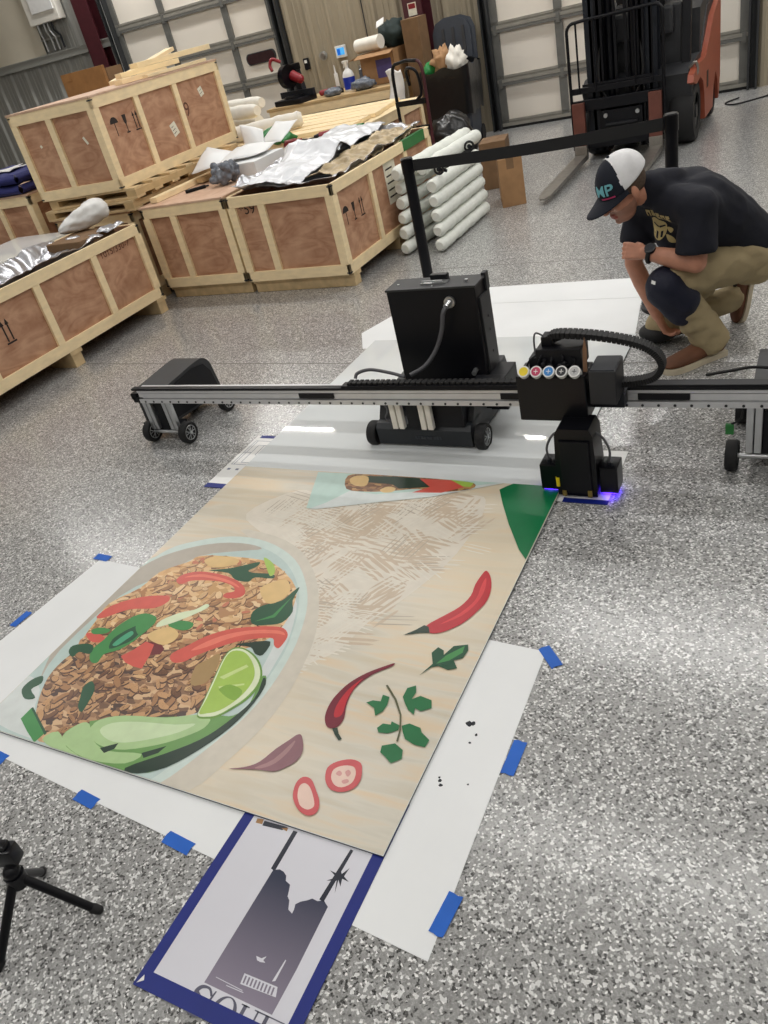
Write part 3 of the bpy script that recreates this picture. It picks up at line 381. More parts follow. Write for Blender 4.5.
('art_chili_dark', [(-1.1620,1.1617),(-1.1695,1.1689),(-1.1770,1.1787),(-1.1832,1.1899),(-1.1878,1.2024),(-1.1911,1.2163),(-1.1931,1.2307),(-1.1939,1.2451),(-1.1933,1.2600),(-1.1910,1.2759),(-1.1870,1.2936),(-1.1814,1.3124),(-1.1736,1.3308),(-1.1632,1.3486),(-1.1507,1.3660),(-1.1375,1.3821),(-1.1230,1.3968),(-1.1077,1.4102),(-1.0945,1.4212),(-1.0842,1.4300),(-1.0760,1.4366),(-1.0707,1.4394),(-1.0680,1.4379),(-1.0683,1.4327),(-1.0729,1.4245),(-1.0845,1.4127),(-1.1005,1.3980),(-1.1146,1.3830),(-1.1246,1.3686),(-1.1328,1.3541),(-1.1391,1.3395),(-1.1437,1.3253),(-1.1464,1.3111),(-1.1474,1.2961),(-1.1462,1.2793),(-1.1432,1.2617),(-1.1393,1.2449),(-1.1340,1.2294),(-1.1278,1.2148),(-1.1236,1.2016),(-1.1226,1.1900),(-1.1236,1.1799),(-1.1260,1.1715),(-1.1297,1.1650),(-1.1349,1.1602),(-1.1407,1.1575),(-1.1473,1.1567),(-1.1547,1.1578)]),
('art_chili', [(-1.1553,1.1974),(-1.1611,1.2057),(-1.1663,1.2200),(-1.1695,1.2369),(-1.1702,1.2566),(-1.1689,1.2790),(-1.1653,1.3006),(-1.1574,1.3239),(-1.1472,1.3464),(-1.1407,1.3577),(-1.1414,1.3509),(-1.1458,1.3330),(-1.1491,1.3139),(-1.1497,1.2966),(-1.1492,1.2782),(-1.1476,1.2603),(-1.1434,1.2422),(-1.1381,1.2246),(-1.1362,1.2110),(-1.1405,1.2019),(-1.1482,1.1967)]),
('art_green_black', [(-1.1415,1.1590),(-1.1253,1.1634),(-1.1122,1.1464),(-1.0930,1.1314),(-1.0999,1.1239),(-1.1219,1.1397)]),
('art_green_deep', [(-0.9728,1.4115),(-0.9516,1.4653),(-0.9734,1.5082),(-0.9622,1.5355),(-0.9396,1.5260),(-0.9323,1.5082),(-0.9161,1.5511),(-0.8745,1.5676),(-0.8654,1.5433),(-0.8702,1.5086),(-0.8934,1.4935),(-0.8717,1.4659),(-0.8953,1.4527),(-0.9313,1.4608),(-0.9495,1.4516)]),
('art_green', [(-0.9415,1.4677),(-0.9222,1.5106),(-0.8822,1.5589),(-0.8787,1.5305),(-0.9067,1.4903)]),
('art_stem', [(-1.0570,1.3482),(-1.0521,1.3522),(-1.0012,1.3072),(-0.9623,1.2575),(-0.9399,1.2060),(-0.9315,1.1670),(-0.9370,1.1670),(-0.9448,1.2047),(-0.9666,1.2547),(-1.0056,1.3026)]),
('art_green_leaf', [(-1.0855,1.2721),(-1.0695,1.2850),(-1.0445,1.2872),(-1.0494,1.3124),(-1.0258,1.3096),(-1.0193,1.2807),(-1.0213,1.2545),(-1.0364,1.2335),(-1.0528,1.2590)]),
('art_green_leaf', [(-0.9866,1.3197),(-0.9880,1.3549),(-0.9661,1.3712),(-0.9547,1.3455),(-0.9572,1.3186),(-0.9366,1.3370),(-0.8980,1.3297),(-0.8866,1.3028),(-0.9131,1.2832),(-0.9339,1.2904),(-0.9270,1.2669),(-0.9495,1.2778),(-0.9694,1.2981)]),
('art_green_leaf', [(-1.0114,1.1946),(-1.0014,1.2137),(-0.9776,1.2160),(-0.9797,1.2278),(-0.9516,1.2207),(-0.9473,1.2040),(-0.9733,1.1848),(-0.9999,1.1814)]),
('art_green_leaf', [(-0.9447,1.2209),(-0.9262,1.2341),(-0.8890,1.2280),(-0.8797,1.2146),(-0.8481,1.1958),(-0.8502,1.1697),(-0.8839,1.1702),(-0.9159,1.1808),(-0.9317,1.2002)]),
('art_green_leaf', [(-0.9701,1.1421),(-0.9368,1.1592),(-0.9061,1.1447),(-0.8968,1.1170),(-0.9202,1.0953),(-0.9446,1.1108),(-0.9644,1.1204)]),
('art_garlic', [(-1.3671,0.9471),(-1.3584,0.9511),(-1.3389,0.9587),(-1.3211,0.9671),(-1.3094,0.9747),(-1.2993,0.9830),(-1.2901,0.9942),(-1.2819,1.0103),(-1.2746,1.0293),(-1.2672,1.0470),(-1.2590,1.0623),(-1.2508,1.0763),(-1.2438,1.0880),(-1.2392,1.0972),(-1.2358,1.1041),(-1.2320,1.1087),(-1.2274,1.1119),(-1.2223,1.1127),(-1.2157,1.1088),(-1.2058,1.0974),(-1.1943,1.0813),(-1.1859,1.0658),(-1.1822,1.0529),(-1.1816,1.0406),(-1.1835,1.0291),(-1.1885,1.0181),(-1.1960,1.0079),(-1.2042,0.9986),(-1.2119,0.9903),(-1.2202,0.9829),(-1.2304,0.9772),(-1.2437,0.9739),(-1.2589,0.9721),(-1.2740,0.9701),(-1.2879,0.9671),(-1.3017,0.9638),(-1.3164,0.9602),(-1.3363,0.9548),(-1.3571,0.9491)]),
('art_garlic_light', [(-1.2922,0.9730),(-1.2833,0.9818),(-1.2677,0.9955),(-1.2535,1.0131),(-1.2431,1.0395),(-1.2341,1.0699),(-1.2276,1.0882),(-1.2239,1.0858),(-1.2225,1.0714),(-1.2235,1.0551),(-1.2269,1.0387),(-1.2326,1.0204),(-1.2399,1.0046),(-1.2493,0.9928),(-1.2604,0.9835),(-1.2704,0.9769),(-1.2806,0.9722),(-1.2897,0.9702)]),
('art_ring', [(-1.1360,0.9287),(-1.1410,0.9396),(-1.1449,0.9515),(-1.1467,0.9624),(-1.1459,0.9719),(-1.1429,0.9803),(-1.1380,0.9861),(-1.1306,0.9888),(-1.1212,0.9889),(-1.1114,0.9861),(-1.1015,0.9796),(-1.0913,0.9702),(-1.0813,0.9604),(-1.0712,0.9510),(-1.0614,0.9412),(-1.0535,0.9314),(-1.0479,0.9210),(-1.0443,0.9106),(-1.0435,0.9016),(-1.0464,0.8944),(-1.0522,0.8887),(-1.0593,0.8852),(-1.0675,0.8843),(-1.0770,0.8855),(-1.0867,0.8882),(-1.0965,0.8925),(-1.1065,0.8984),(-1.1155,0.9050),(-1.1233,0.9120),(-1.1302,0.9198)]),
('art_ring_in', [(-1.1233,0.9326),(-1.1270,0.9404),(-1.1304,0.9492),(-1.1318,0.9567),(-1.1306,0.9626),(-1.1274,0.9671),(-1.1228,0.9695),(-1.1167,0.9692),(-1.1091,0.9667),(-1.1010,0.9621),(-1.0921,0.9546),(-1.0827,0.9451),(-1.0746,0.9361),(-1.0680,0.9283),(-1.0629,0.9210),(-1.0605,0.9145),(-1.0619,0.9085),(-1.0661,0.9033),(-1.0718,0.9001),(-1.0792,0.8996),(-1.0881,0.9010),(-1.0960,0.9036),(-1.1020,0.9074),(-1.1071,0.9122),(-1.1117,0.9173),(-1.1160,0.9220),(-1.1198,0.9268)]),
('art_ring', [(-1.0766,1.0042),(-1.0809,1.0133),(-1.0845,1.0235),(-1.0854,1.0332),(-1.0825,1.0420),(-1.0768,1.0504),(-1.0690,1.0580),(-1.0585,1.0653),(-1.0459,1.0719),(-1.0338,1.0762),(-1.0225,1.0774),(-1.0116,1.0762),(-1.0025,1.0732),(-0.9961,1.0684),(-0.9915,1.0618),(-0.9874,1.0538),(-0.9827,1.0441),(-0.9785,1.0330),(-0.9762,1.0223),(-0.9764,1.0122),(-0.9785,1.0024),(-0.9828,0.9937),(-0.9898,0.9860),(-0.9989,0.9794),(-1.0087,0.9747),(-1.0192,0.9722),(-1.0303,0.9717),(-1.0403,0.9727),(-1.0486,0.9756),(-1.0557,0.9800),(-1.0621,0.9852),(-1.0677,0.9907),(-1.0725,0.9969)]),
('art_ring_in', [(-1.0605,1.0089),(-1.0640,1.0170),(-1.0657,1.0257),(-1.0646,1.0337),(-1.0596,1.0408),(-1.0518,1.0472),(-1.0431,1.0519),(-1.0335,1.0551),(-1.0230,1.0567),(-1.0139,1.0556),(-1.0069,1.0509),(-1.0013,1.0435),(-0.9974,1.0353),(-0.9950,1.0262),(-0.9942,1.0163),(-0.9958,1.0073),(-1.0007,0.9993),(-1.0079,0.9923),(-1.0157,0.9876),(-1.0236,0.9860),(-1.0321,0.9868),(-1.0401,0.9895),(-1.0478,0.9945),(-1.0551,1.0014)]),
('art_ring_seed', [(-1.0526,1.0214),(-1.0528,1.0255),(-1.0509,1.0306),(-1.0482,1.0337),(-1.0442,1.0332),(-1.0394,1.0307),(-1.0361,1.0278),(-1.0352,1.0243),(-1.0359,1.0204),(-1.0380,1.0179),(-1.0426,1.0177),(-1.0487,1.0191)]),
('art_ring_seed', [(-1.0296,1.0337),(-1.0293,1.0377),(-1.0267,1.0415),(-1.0236,1.0433),(-1.0195,1.0420),(-1.0148,1.0387),(-1.0119,1.0349),(-1.0117,1.0301),(-1.0133,1.0247),(-1.0160,1.0221),(-1.0206,1.0242),(-1.0262,1.0291)]),
('art_ring_seed', [(-1.0257,1.0061),(-1.0228,1.0097),(-1.0173,1.0135),(-1.0124,1.0154),(-1.0087,1.0141),(-1.0057,1.0110),(-1.0047,1.0077),(-1.0071,1.0043),(-1.0116,1.0008),(-1.0160,0.9990),(-1.0202,1.0001),(-1.0242,1.0030)]),
]
POSTER = dict(
    mass=[(-1.0754,0.7296),(-1.0599,0.7361),(-1.0468,0.7340),(-1.0349,0.7273),(-1.0289,0.7153),(-1.0128,0.7102),(-1.0071,0.6950),(-1.0032,0.6827),(-0.9937,0.6759),(-0.9843,0.6559),(-0.9704,0.6502),(-0.9709,0.6605),(-0.9745,0.6724),(-0.9656,0.6821),(-0.9519,0.6901),(-0.9420,0.6981),(-0.9266,0.6967),(-0.9124,0.7035),(-0.9041,0.6978),(-0.8956,0.6928),(-0.8936,0.5458),(-0.8963,0.4473),(-1.0817,0.4486)],
    pole_a=[(-1.0830,0.8403),(-1.0699,0.8402),(-1.0697,0.7277),(-1.0832,0.7310)],
    pole_b=[(-0.9124,0.8403),(-0.9038,0.8391),(-0.9114,0.6992),(-0.9247,0.7018)],
    bird=[(-0.9988,0.5388),(-0.9839,0.5382),(-0.9748,0.5462),(-0.9776,0.5362),(-0.9698,0.5331),(-0.9823,0.5304),(-0.9915,0.5312)],
    sliver=[(-0.9291,0.5548),(-0.9264,0.5540),(-0.9266,0.5080),(-0.9333,0.5044)],
    code=[(-1.0033,0.4975),(-0.9148,0.4992),(-0.9071,0.4798),(-0.9999,0.4750)],
    line_a=[(-1.0629,0.4683),(-0.9871,0.4660),(-0.9868,0.4644),(-1.0619,0.4669)],
    line_b=[(-1.0290,0.4621),(-0.9824,0.4632),(-0.9826,0.4615),(-1.0286,0.4605)],
    scrap_dark=[(-1.1752,0.8408),(-1.1023,0.8436),(-1.1132,0.8317),(-1.1736,0.8269)],
    scrap_tan=[(-1.1982,0.8409),(-1.1789,0.8440),(-1.1756,0.8299),(-1.1960,0.8285)],
    scrap_tan2=[(-1.1180,0.8358),(-1.1003,0.8428),(-1.0988,0.8321)],
    palm=[(-0.9110,0.7638),(-0.9356,0.7745),(-0.9117,0.7723),(-0.9137,0.7881),(-0.9028,0.7753),(-0.8913,0.7955),(-0.8944,0.7718),(-0.8765,0.7629),(-0.8959,0.7651),(-0.8907,0.7459),(-0.9037,0.7600),(-0.8954,0.7261),(-0.9070,0.7565),(-0.9314,0.7483)],
)
# ------------------------------------------------------------------ camera, view
LAMP_W = 36
cam = bpy.data.cameras.new('camera'); cam_o = bpy.data.objects.new('camera', cam); COL.objects.link(cam_o); scene.camera = cam_o
cam.sensor_fit = 'VERTICAL'; cam.sensor_height = 32; cam.lens = 784.18 / 1024 * 32
cam.clip_start = .02; cam.clip_end = 60
cam_o.matrix_world = Matrix(((0.879125, -0.079872, 0.469851, 0), (0.426188, 0.573004, -0.700021, 0), (-0.213315, 0.815651, 0.537783, 1.7), (0, 0, 0, 1)))
scene.view_settings.view_transform = 'Standard'; scene.view_settings.look = 'None'
scene.view_settings.gamma = 1; scene.view_settings.use_curve_mapping = False
scene.view_settings.exposure = 0
w = bpy.data.worlds.new('world'); scene.world = w; w.use_nodes = True
w.node_tree.nodes['Background'].inputs[0].default_value = (.8, .85, .9, 1); w.node_tree.nodes['Background'].inputs[1].default_value = .3
scene.cycles.max_bounces = 8; scene.cycles.diffuse_bounces = 4; scene.cycles.glossy_bounces = 3
scene.cycles.caustics_reflective = False; scene.cycles.caustics_refractive = False
# ------------------------------------------------------------------ room shell
WA = R_(3)
WM = Matrix.Translation((-3.657, 10.321, 0)) @ Matrix.Rotation(WA, 4, 'Z')   # wall frame: x along the wall, -y into the room
H_CEIL = 4.1
def flat_struct(name, m, x0, x1, y0, y1, z0, z1, M=None):
    b = MB(); b.box(x0, x1, y0, y1, z0, z1, M); return struct(b.build(name, m))
flat_struct('floor', 'epoxy_flake_floor', -14, 7, -8, 12, -.1, 0)
for n_, y_ in ((5, 3.55), (6, 5.10)):
    b = MB(); b.box(-8, 5, y_ - .004, y_ + .004, -.01, .0006, TM((0, 0, 0), R_(-1))); struct(b.build('trim_%d' % n_, 'joint_grey' if 'joint_grey' in MATS else mat('joint_grey', (118, 116, 112), .6)), 'thin joint line across the speckled floor')
flat_struct('ceiling', 'ceiling_white', -14, 7, -8, 12, H_CEIL, H_CEIL + .1)
flat_struct('wall_left', 'wall_tan', -14.1, -14, -8, 12, 0, H_CEIL)
flat_struct('wall_right', 'wall_tan', 7, 7.1, -8, 12, 0, H_CEIL)
flat_struct('wall_front', 'wall_tan', -14, 7, -8.1, -8, 0, H_CEIL)

def ribbed(u0, u1, z0, z1, name, m, pitch=.305, rib=.028, off=0):
    """ribbed metal cladding as one folded sheet"""
    b = MB(); pts = []
    u = u0
    while u < u1 - 1e-6:
        for du, dv in ((0, 0), (.03, rib), (.065, rib), (.095, 0), (.165, 0), (.172, .006), (.188, .006), (.195, 0), (.235, 0), (.242, .006), (.258, .006), (.265, 0)):
            if u + du <= u1: pts.append((u + du, -dv - off))
        u += pitch
    pts.append((u1, -off))
    loop = pts + [(u1, .05), (u0, .05)]
    lo = [b.b.verts.new(WM @ Vector((x, y, z0))) for x, y in loop]; hi = [b.b.verts.new(WM @ Vector((x, y, z1))) for x, y in loop]
    n = len(loop)
    for i in range(n): b.b.faces.new((lo[i], lo[(i + 1) % n], hi[(i + 1) % n], hi[i]))
    b.b.faces.new(hi); b.b.faces.new(lo[::-1])
    return b.build(name, m)
back = MB(); back.box(-10.6, 11, .06, .2, 0, H_CEIL, WM)
wall_back = struct(back.build('wall_back', 'wall_grey'), 'back wall of ribbed metal cladding')
ribbed(-10.5, -5.5, 0, 1.94, 'cladding', 'wall_grey').parent = wall_back
ribbed(-6.8, -5.5, 2.02, H_CEIL, 'cladding', 'wall_grey').parent = wall_back
ribbed(-2.76, -.16, 0, H_CEIL, 'cladding', 'wall_tan').parent = wall_back
ribbed(2.84, 10.5, 0, H_CEIL, 'cladding', 'wall_tan').parent = wall_back
b = MB()
b.grid(lambda s, t: WM @ Vector((-10.5 + 3.72 * s, -.04 - .05 * math.sin(PI * min(1, max(0, ((s * 3.72) % 1.24) / 1.24))) ** .6, 2.02 + 2.4 * t)), 36, 4)
o = b.build('insulation_blanket', 'insulation', wall_back, smooth='all'); o['label'] = 'off-white insulation blanket'
b = MB(); b.box(-10.5, -5.5, -.09, .0, 1.94, 2.03, WM); b.box(-10.5, -5.5, -.10, -.04, 2.03, 2.045, WM)
struct(b.build('trim_1', 'wall_grey'), 'horizontal metal girt on the back wall')
def column(u0, u1, d, name, lbl):
    b = MB()
    b.box(u0, u1, -.015, 0, 0, H_CEIL, TM((0, 0, 0)) ); b.box(u0, u1, -d, -d + .015, 0, H_CEIL)
    b.box((u0 + u1) / 2 - .008, (u0 + u1) / 2 + .008, -d + .015, -.015, 0, H_CEIL)
    bmesh.ops.transform(b.b, matrix=WM, verts=b.b.verts[:])
    o = struct(b.build(name, 'maroon'), lbl); return o
column(-5.86, -5.60, .2, 'trim_2', 'maroon steel column left of the left garage door')
col2 = column(-.97, -.74, .34, 'trim_3', 'maroon steel column beside the refuse bin')
b = MB(); b.box(-.905, -.80, -.345, -.341, 1.43, 1.56, WM); b.mi = 1
b.box(-.895, -.81, -.347, -.345, 1.50, 1.55, WM)
b.build('warning_sticker', ['label_paper', 'red_tool'], col2)
b = MB(); b.box(-5.55, -5.47, -.06, 0, 0, 3.2, WM); struct(b.build('trim_4', 'white_plastic'))

def garage_door(name, u0, u1, stiles, win, lbl):
    root = bpy.data.objects.new(name, None); COL.objects.link(root); struct(root, lbl)
    zs = [0.03, .517, 1.083, 1.585, 2.08, 2.6, 3.1]
    for z0, z1 in zip(zs, zs[1:]):
        b = MB(); b.box(u0, u1, -.0, .04, z0 + .002, z1 - .002, WM)
        b.build('panel', 'door_white', root)
        b = MB()
        b.box(u0, u1, -.035, .0, z0, z0 + .035, WM); b.box(u0, u1, -.022, .0, z0 + .035, z0 + .05, WM)
        b.box(u0, u1, -.03, .0, z0 + .05, z0 + .075, WM)
        b.build('rail', 'door_rail', root)
        b = MB(); b.box(u0, u1, -.04, .0, z1 - .035, z1 - .004, WM); b.build('rail', 'door_grey', root)
    for s in stiles:
        for z0, z1 in zip(zs, zs[1:]):
            b = MB(); b.box(s - .045, s + .045, -.03, .0, z0, z1, WM)
            b.box(s - .02, s + .02, -.05, -.03, z1 - .06, z1 + .04, WM)
            b.build('stile', 'door_grey', root)
    for s in (u0 - .03, u1 + .03):
        b = MB(); b.box(s - .05, s - .03, -.12, .04, 0, 3.1, WM); b.box(s + .03, s + .05, -.12, .04, 0, 3.1, WM)
        b.box(s - .03, s + .03, .0, .04, 0, 3.1, WM)
        b.build('track', 'jamb_dark', root)
    b = MB(); b.box(u0, u1, -.03, .04, 0, .03, WM); b.build('bottom_seal', 'black_rubber', root)
    if win:
        x0, x1, z0, z1 = win; r = (z1 - z0) / 2; pl = []
        for k in range(24):
            a = 2 * PI * k / 24; cx = x1 - r if math.cos(a) > 0 else x0 + r
            pl.append((cx + r * math.cos(a) * .8, (z0 + z1) / 2 + r * math.sin(a)))
        M = WM @ frame((0, -.001, 0), (1, 0, 0), (0, 0, 1))
        b = MB(); b.prism(pl, M, .02); w = b.build('window', 'jamb_dark', root)
        b = MB(); b.prism([((x - (x0 + x1) / 2) * .92 + (x0 + x1) / 2, (z - (z0 + z1) / 2) * .84 + (z0 + z1) / 2) for x, z in pl], WM @ frame((0, -.021, 0), (1, 0, 0), (0, 0, 1)), .003)
        b.build('pane', 'window_dark', w)
    return root
garage_door('door_1', -5.42, -2.84, (-5.37, -4.56, -3.58, -2.90), (-3.46, -2.97, 1.30, 1.44), 'white sectional garage door with an oval dark window')
garage_door('door_2', -.06, 2.76, (-.0, .75, 1.42, 2.09, 2.70), None, 'white sectional garage door behind the forklift')

# things fixed to the wall
def wthing(name, label, cat, u, z, v=0, group=None):
    return thing(name, label, cat, WM @ Vector((u, -v, z)), WA, group)
p = wthing('electrical_panel', 'grey-white electrical panel box with conduits high on the back wall', 'electrical panel', -6.47, 2.41, .03)
b = MB(); b.box(-.29, .29, -.14, 0, 0, .75, bev=.008); b.build('cabinet', 'off_white', p)
b = MB(); b.box(-.17, .25, -.155, -.14, .13, .70, bev=.004); d = b.build('door', 'white_plastic', p)
b = MB(); b.box(-.02, .02, -.17, -.155, .38, .44); b.build('latch', 'dark_steel', d)
for k, x in enumerate((-.22, -.1, -.03, .05)):
    b = MB(); b.tube([(x, -.07, 0), (x, -.07, -.1), (x + .02 * k, -.05, -.18), (x + .02 * k, -.05, -.34)], .016); b.build('conduit', 'aluminium' if k != 3 else 'dark_steel', p)
b = MB(); b.box(-.28, .1, -.06, -.035, -.2, -.18); b.build('strut_channel', 'aluminium', p)
t = wthing('thermostat', 'white thermostat with a lit blue screen on the back wall', 'thermostat', -2.02, 1.16, .03)
b = MB(); b.box(-.075, .075, -.025, 0, 0, .135, bev=.006); b.build('case', 'white_plastic', t)
b = MB(); b.box(-.052, .052, -.028, -.025, .03, .11); b.mi = 1; b.box(-.047, -.005, -.0295, -.028, .035, .10); b.build('screen', [emit('screen_lit', (70, 160, 225), .7), emit('screen_lit_dark', (10, 90, 190), .6)], t)
t = wthing('door_chime', 'small round metal sounder on the back wall left of the thermostat', 'sounder', -2.28, 1.225, .03)
b = MB(); b.cyl((0, 0, 0), (0, -.03, 0), .052, n=28); b.build('base_ring', 'wall_grey', t, True)
b = MB(); b.cyl((0, -.03, 0), (0, -.045, 0), .04, .032, n=28); b.build('dome', 'fork_steel', t, True)
t = wthing('wall_switch', 'black wall control with a small light beside the left garage door', 'switch', -2.54, 1.17, .03)
b = MB(); b.box(-.035, .035, -.04, 0, -.06, .075, bev=.006); b.build('case', 'black_powder', t)
b = MB(); b.box(-.018, .018, -.045, -.04, .02, .055); b.build('button', 'white_plastic', t)
b = MB(); b.tube([WM @ Vector(v) for v in ((-1.62, -.035, 4.2), (-1.62, -.035, 1.3), (-1.58, -.04, 1.1))], .008, 6)
tag(b.build('wall_conduit', 'jamb_dark'), 'thin dark cable running down the tan wall above the workbench', 'cable')

# ceiling strip lamps: the rows whose light the beam's double shadow and the streak on the board show
for j, (y, xs) in enumerate(((9.5, (-8.4, -4.8, -1.2, 2.4)), (5.8, (-8, -4.4, -.8, 2.8)), (3.4, (-8, -4.4, -.8, 2.8)), (.2, (-7, -3.4, .2, 3.8)), (-3, (-7, -3.4, .2)), (-6, (-7, -3.4, .2)))):
    for x in xs:
        t = thing('ceiling_lamp', 'long white strip lamp under the ceiling', 'lamp', (x, y, H_CEIL), 0, 'strip lamps under the ceiling')
        b = MB(); b.box(-1.5, 1.5, -.09, .09, -.06, 0, bev=.01); b.build('housing', 'white_plastic', t)
        b = MB(); b.box(-1.48, 1.48, -.035, .035, -.085, -.06); b.build('tube', 'lamp_tube' if 'lamp_tube' in MATS else emit('lamp_tube', (255, 246, 230), 4), t)
        li = bpy.data.lights.new('strip_light', 'AREA'); li.shape = 'RECTANGLE'; li.size = 2.9; li.size_y = .07
        li.energy = LAMP_W * {9.5: 1.9, 5.8: 1.3, 3.4: .6, .2: .8}.get(y, .6) * (.75 if y == 5.8 and x < -2 else 1); li.color = (1, .99, .975)
        lo = bpy.data.objects.new('strip_light', li); COL.objects.link(lo); lo.parent = t; lo.location = (0, 0, -.09)
# ------------------------------------------------------------------ print inks
def ink(name, col, var=.05): mat(name, col, .28, var=var, scale=25, spec=.4)
for n_, c_ in dict(shadow=(203, 196, 182), rim=(198, 212, 206), well=(182, 200, 196), well_grey=(176, 168, 156), well_light=(206, 212, 210), coral=(206, 88, 76), coral_light=(226, 120, 100),
        red_dark=(110, 42, 46), green=(62, 136, 72), green_dark=(24, 78, 50), green_mid=(104, 150, 82), green_black=(24, 50, 36), green_deep=(18, 74, 48), green_leaf=(34, 108, 64), teal=(70, 160, 120), white_green=(214, 224, 190),
        lime=(160, 192, 84), lime_light=(196, 214, 140), lime_dark=(126, 166, 60), lime_rind=(104, 148, 60), cream_food=(218, 184, 126), tan_food=(164, 134, 88), cucumber=(166, 196, 140), cucumber_light=(194, 214, 172),
        plate_two=(182, 206, 198), sector=(8, 112, 66), chili=(184, 36, 48), chili_light=(214, 66, 70), chili_dark=(112, 20, 42), stem=(92, 92, 66), garlic=(134, 92, 100), garlic_light=(160, 120, 122),
        ring=(198, 84, 88), ring_in=(226, 196, 182), ring_seed=(206, 150, 146), stroke_white=(216, 210, 197), stroke_taupe=(194, 176, 154), stroke_grey=(176, 164, 148), stroke_pale=(214, 206, 192)).items():
    ink('art_' + n_, c_)
def rice(name, cols, scale):
    m, N, L, B = new_mat(name); B.inputs['Roughness'].default_value = .3
    tc = N.new('ShaderNodeTexCoord'); mp = N.new('ShaderNodeMapping'); mp.inputs['Rotation'].default_value = (0, 0, .6); mp.inputs['Scale'].default_value = (1, 1.9, 1)
    L.new(tc.outputs['Object'], mp.inputs['Vector'])
    nz = N.new('ShaderNodeTexNoise'); nz.inputs['Scale'].default_value = scale * .7; nz.inputs['Detail'].default_value = 2
    L.new(mp.outputs[0], nz.inputs['Vector'])
    vm = N.new('ShaderNodeVectorMath'); vm.operation = 'SCALE'; vm.inputs['Scale'].default_value = 1.3 / scale
    L.new(nz.outputs['Color'], vm.inputs[0])
    va = N.new('ShaderNodeVectorMath'); L.new(mp.outputs[0], va.inputs[0]); L.new(vm.outputs[0], va.inputs[1])
    v = N.new('ShaderNodeTexVoronoi'); v.voronoi_dimensions = '2D'; v.inputs['Scale'].default_value = scale
    L.new(va.outputs[0], v.inputs['Vector'])
    sp = N.new('ShaderNodeSeparateColor'); L.new(v.outputs['Color'], sp.inputs[0])
    rp = N.new('ShaderNodeValToRGB'); rp.color_ramp.interpolation = 'CONSTANT'
    e = rp.color_ramp.elements; n = len(cols)
    e[0].color = lin(cols[0]); e[1].position = 1 / n; e[1].color = lin(cols[1])
    for k in range(2, n): q = e.new(k / n); q.color = lin(cols[k])
    L.new(sp.outputs[0], rp.inputs[0]); L.new(rp.outputs[0], B.inputs['Base Color'])
rice('art_rice_orange', [(170, 118, 72), (196, 150, 96), (216, 172, 118), (222, 184, 134), (206, 160, 108), (228, 196, 148)], 30)
rice('art_rice_light', [(112, 74, 48), (176, 130, 88), (206, 166, 116), (218, 182, 136), (190, 142, 98), (226, 196, 152)], 32)
rice('art_rice_brown', [(70, 48, 40), (110, 78, 56), (150, 112, 80), (178, 138, 102), (196, 156, 116), (134, 98, 70), (206, 172, 132)], 34)
rice('art_rice_dark', [(110, 70, 40), (156, 110, 66), (130, 90, 56), (180, 140, 90)], 40)

def board_ground():
    m, N, L, B = new_mat('art_wood_ground'); B.inputs['Roughness'].default_value = .26; B.inputs['Specular IOR Level'].default_value = .4
    tc = N.new('ShaderNodeTexCoord'); mp = N.new('ShaderNodeMapping'); mp.inputs['Scale'].default_value = (1.1, 9, 1)
    L.new(tc.outputs['Object'], mp.inputs['Vector'])
    nz = N.new('ShaderNodeTexNoise'); nz.inputs['Scale'].default_value = 2.2; nz.inputs['Detail'].default_value = 3; nz.inputs['Distortion'].default_value = .4
    L.new(mp.outputs[0], nz.inputs['Vector'])
    rp = N.new('ShaderNodeValToRGB'); e = rp.color_ramp.elements
    e[0].position = .3; e[0].color = lin((200, 190, 170)); e[1].position = .5; e[1].color = lin((209, 203, 189))
    k = e.new(.66); k.color = lin((216, 196, 168)); k = e.new(.72); k.color = lin((207, 201, 187)); k = e.new(.45); k.color = lin((204, 198, 184))
    L.new(nz.outputs['Fac'], rp.inputs[0])
    # the warm wood tint of the print grows towards its far and right edges
    n3 = N.new('ShaderNodeTexNoise'); n3.inputs['Scale'].default_value = 1.3; n3.inputs['Detail'].default_value = 1
    L.new(tc.outputs['Object'], n3.inputs['Vector'])
    mx = N.new('ShaderNodeMixRGB'); mx.blend_type = 'MIX'; mx.inputs[2].default_value = lin((222, 206, 178))
    cr = N.new('ShaderNodeValToRGB'); cr.color_ramp.elements[0].position = .42; cr.color_ramp.elements[1].position = .62
    L.new(n3.outputs['Fac'], cr.inputs[0]); mm = N.new('ShaderNodeMath'); mm.operation = 'MULTIPLY'; mm.inputs[1].default_value = .6
    L.new(cr.outputs[0], mm.inputs[0]); L.new(mm.outputs[0], mx.inputs[0]); L.new(rp.outputs[0], mx.inputs[1]); L.new(mx.outputs[0], B.inputs['Base Color'])
board_ground()

# ------------------------------------------------------------------ printed board
ZB = .0100
names = ['board_white', 'art_wood_ground', 'dark_steel']; idx = {}
def mid_(n):
    if n not in names: names.append(n)
    return names.index(n)
b = MB(); b.box(-2.355, -.823, .846, 3.885, .004, ZB)
b.mi = 2; b.box(-2.3555, -.8225, .8455, 3.8855, .0042, .0075)
board = b.build('printed_board', ['board_white', 'art_wood_ground', 'jamb_dark'])
tag(board, 'long white board with a half-printed food picture lying under the floor printer', 'board')
b = MB(); b.mi = 1; b.flat([(-2.354, .847), (-.824, .847), (-.824, 2.458), (-2.354, 2.458)], ZB + .0001)
rnd = random.Random(3); z = ZB + .0002
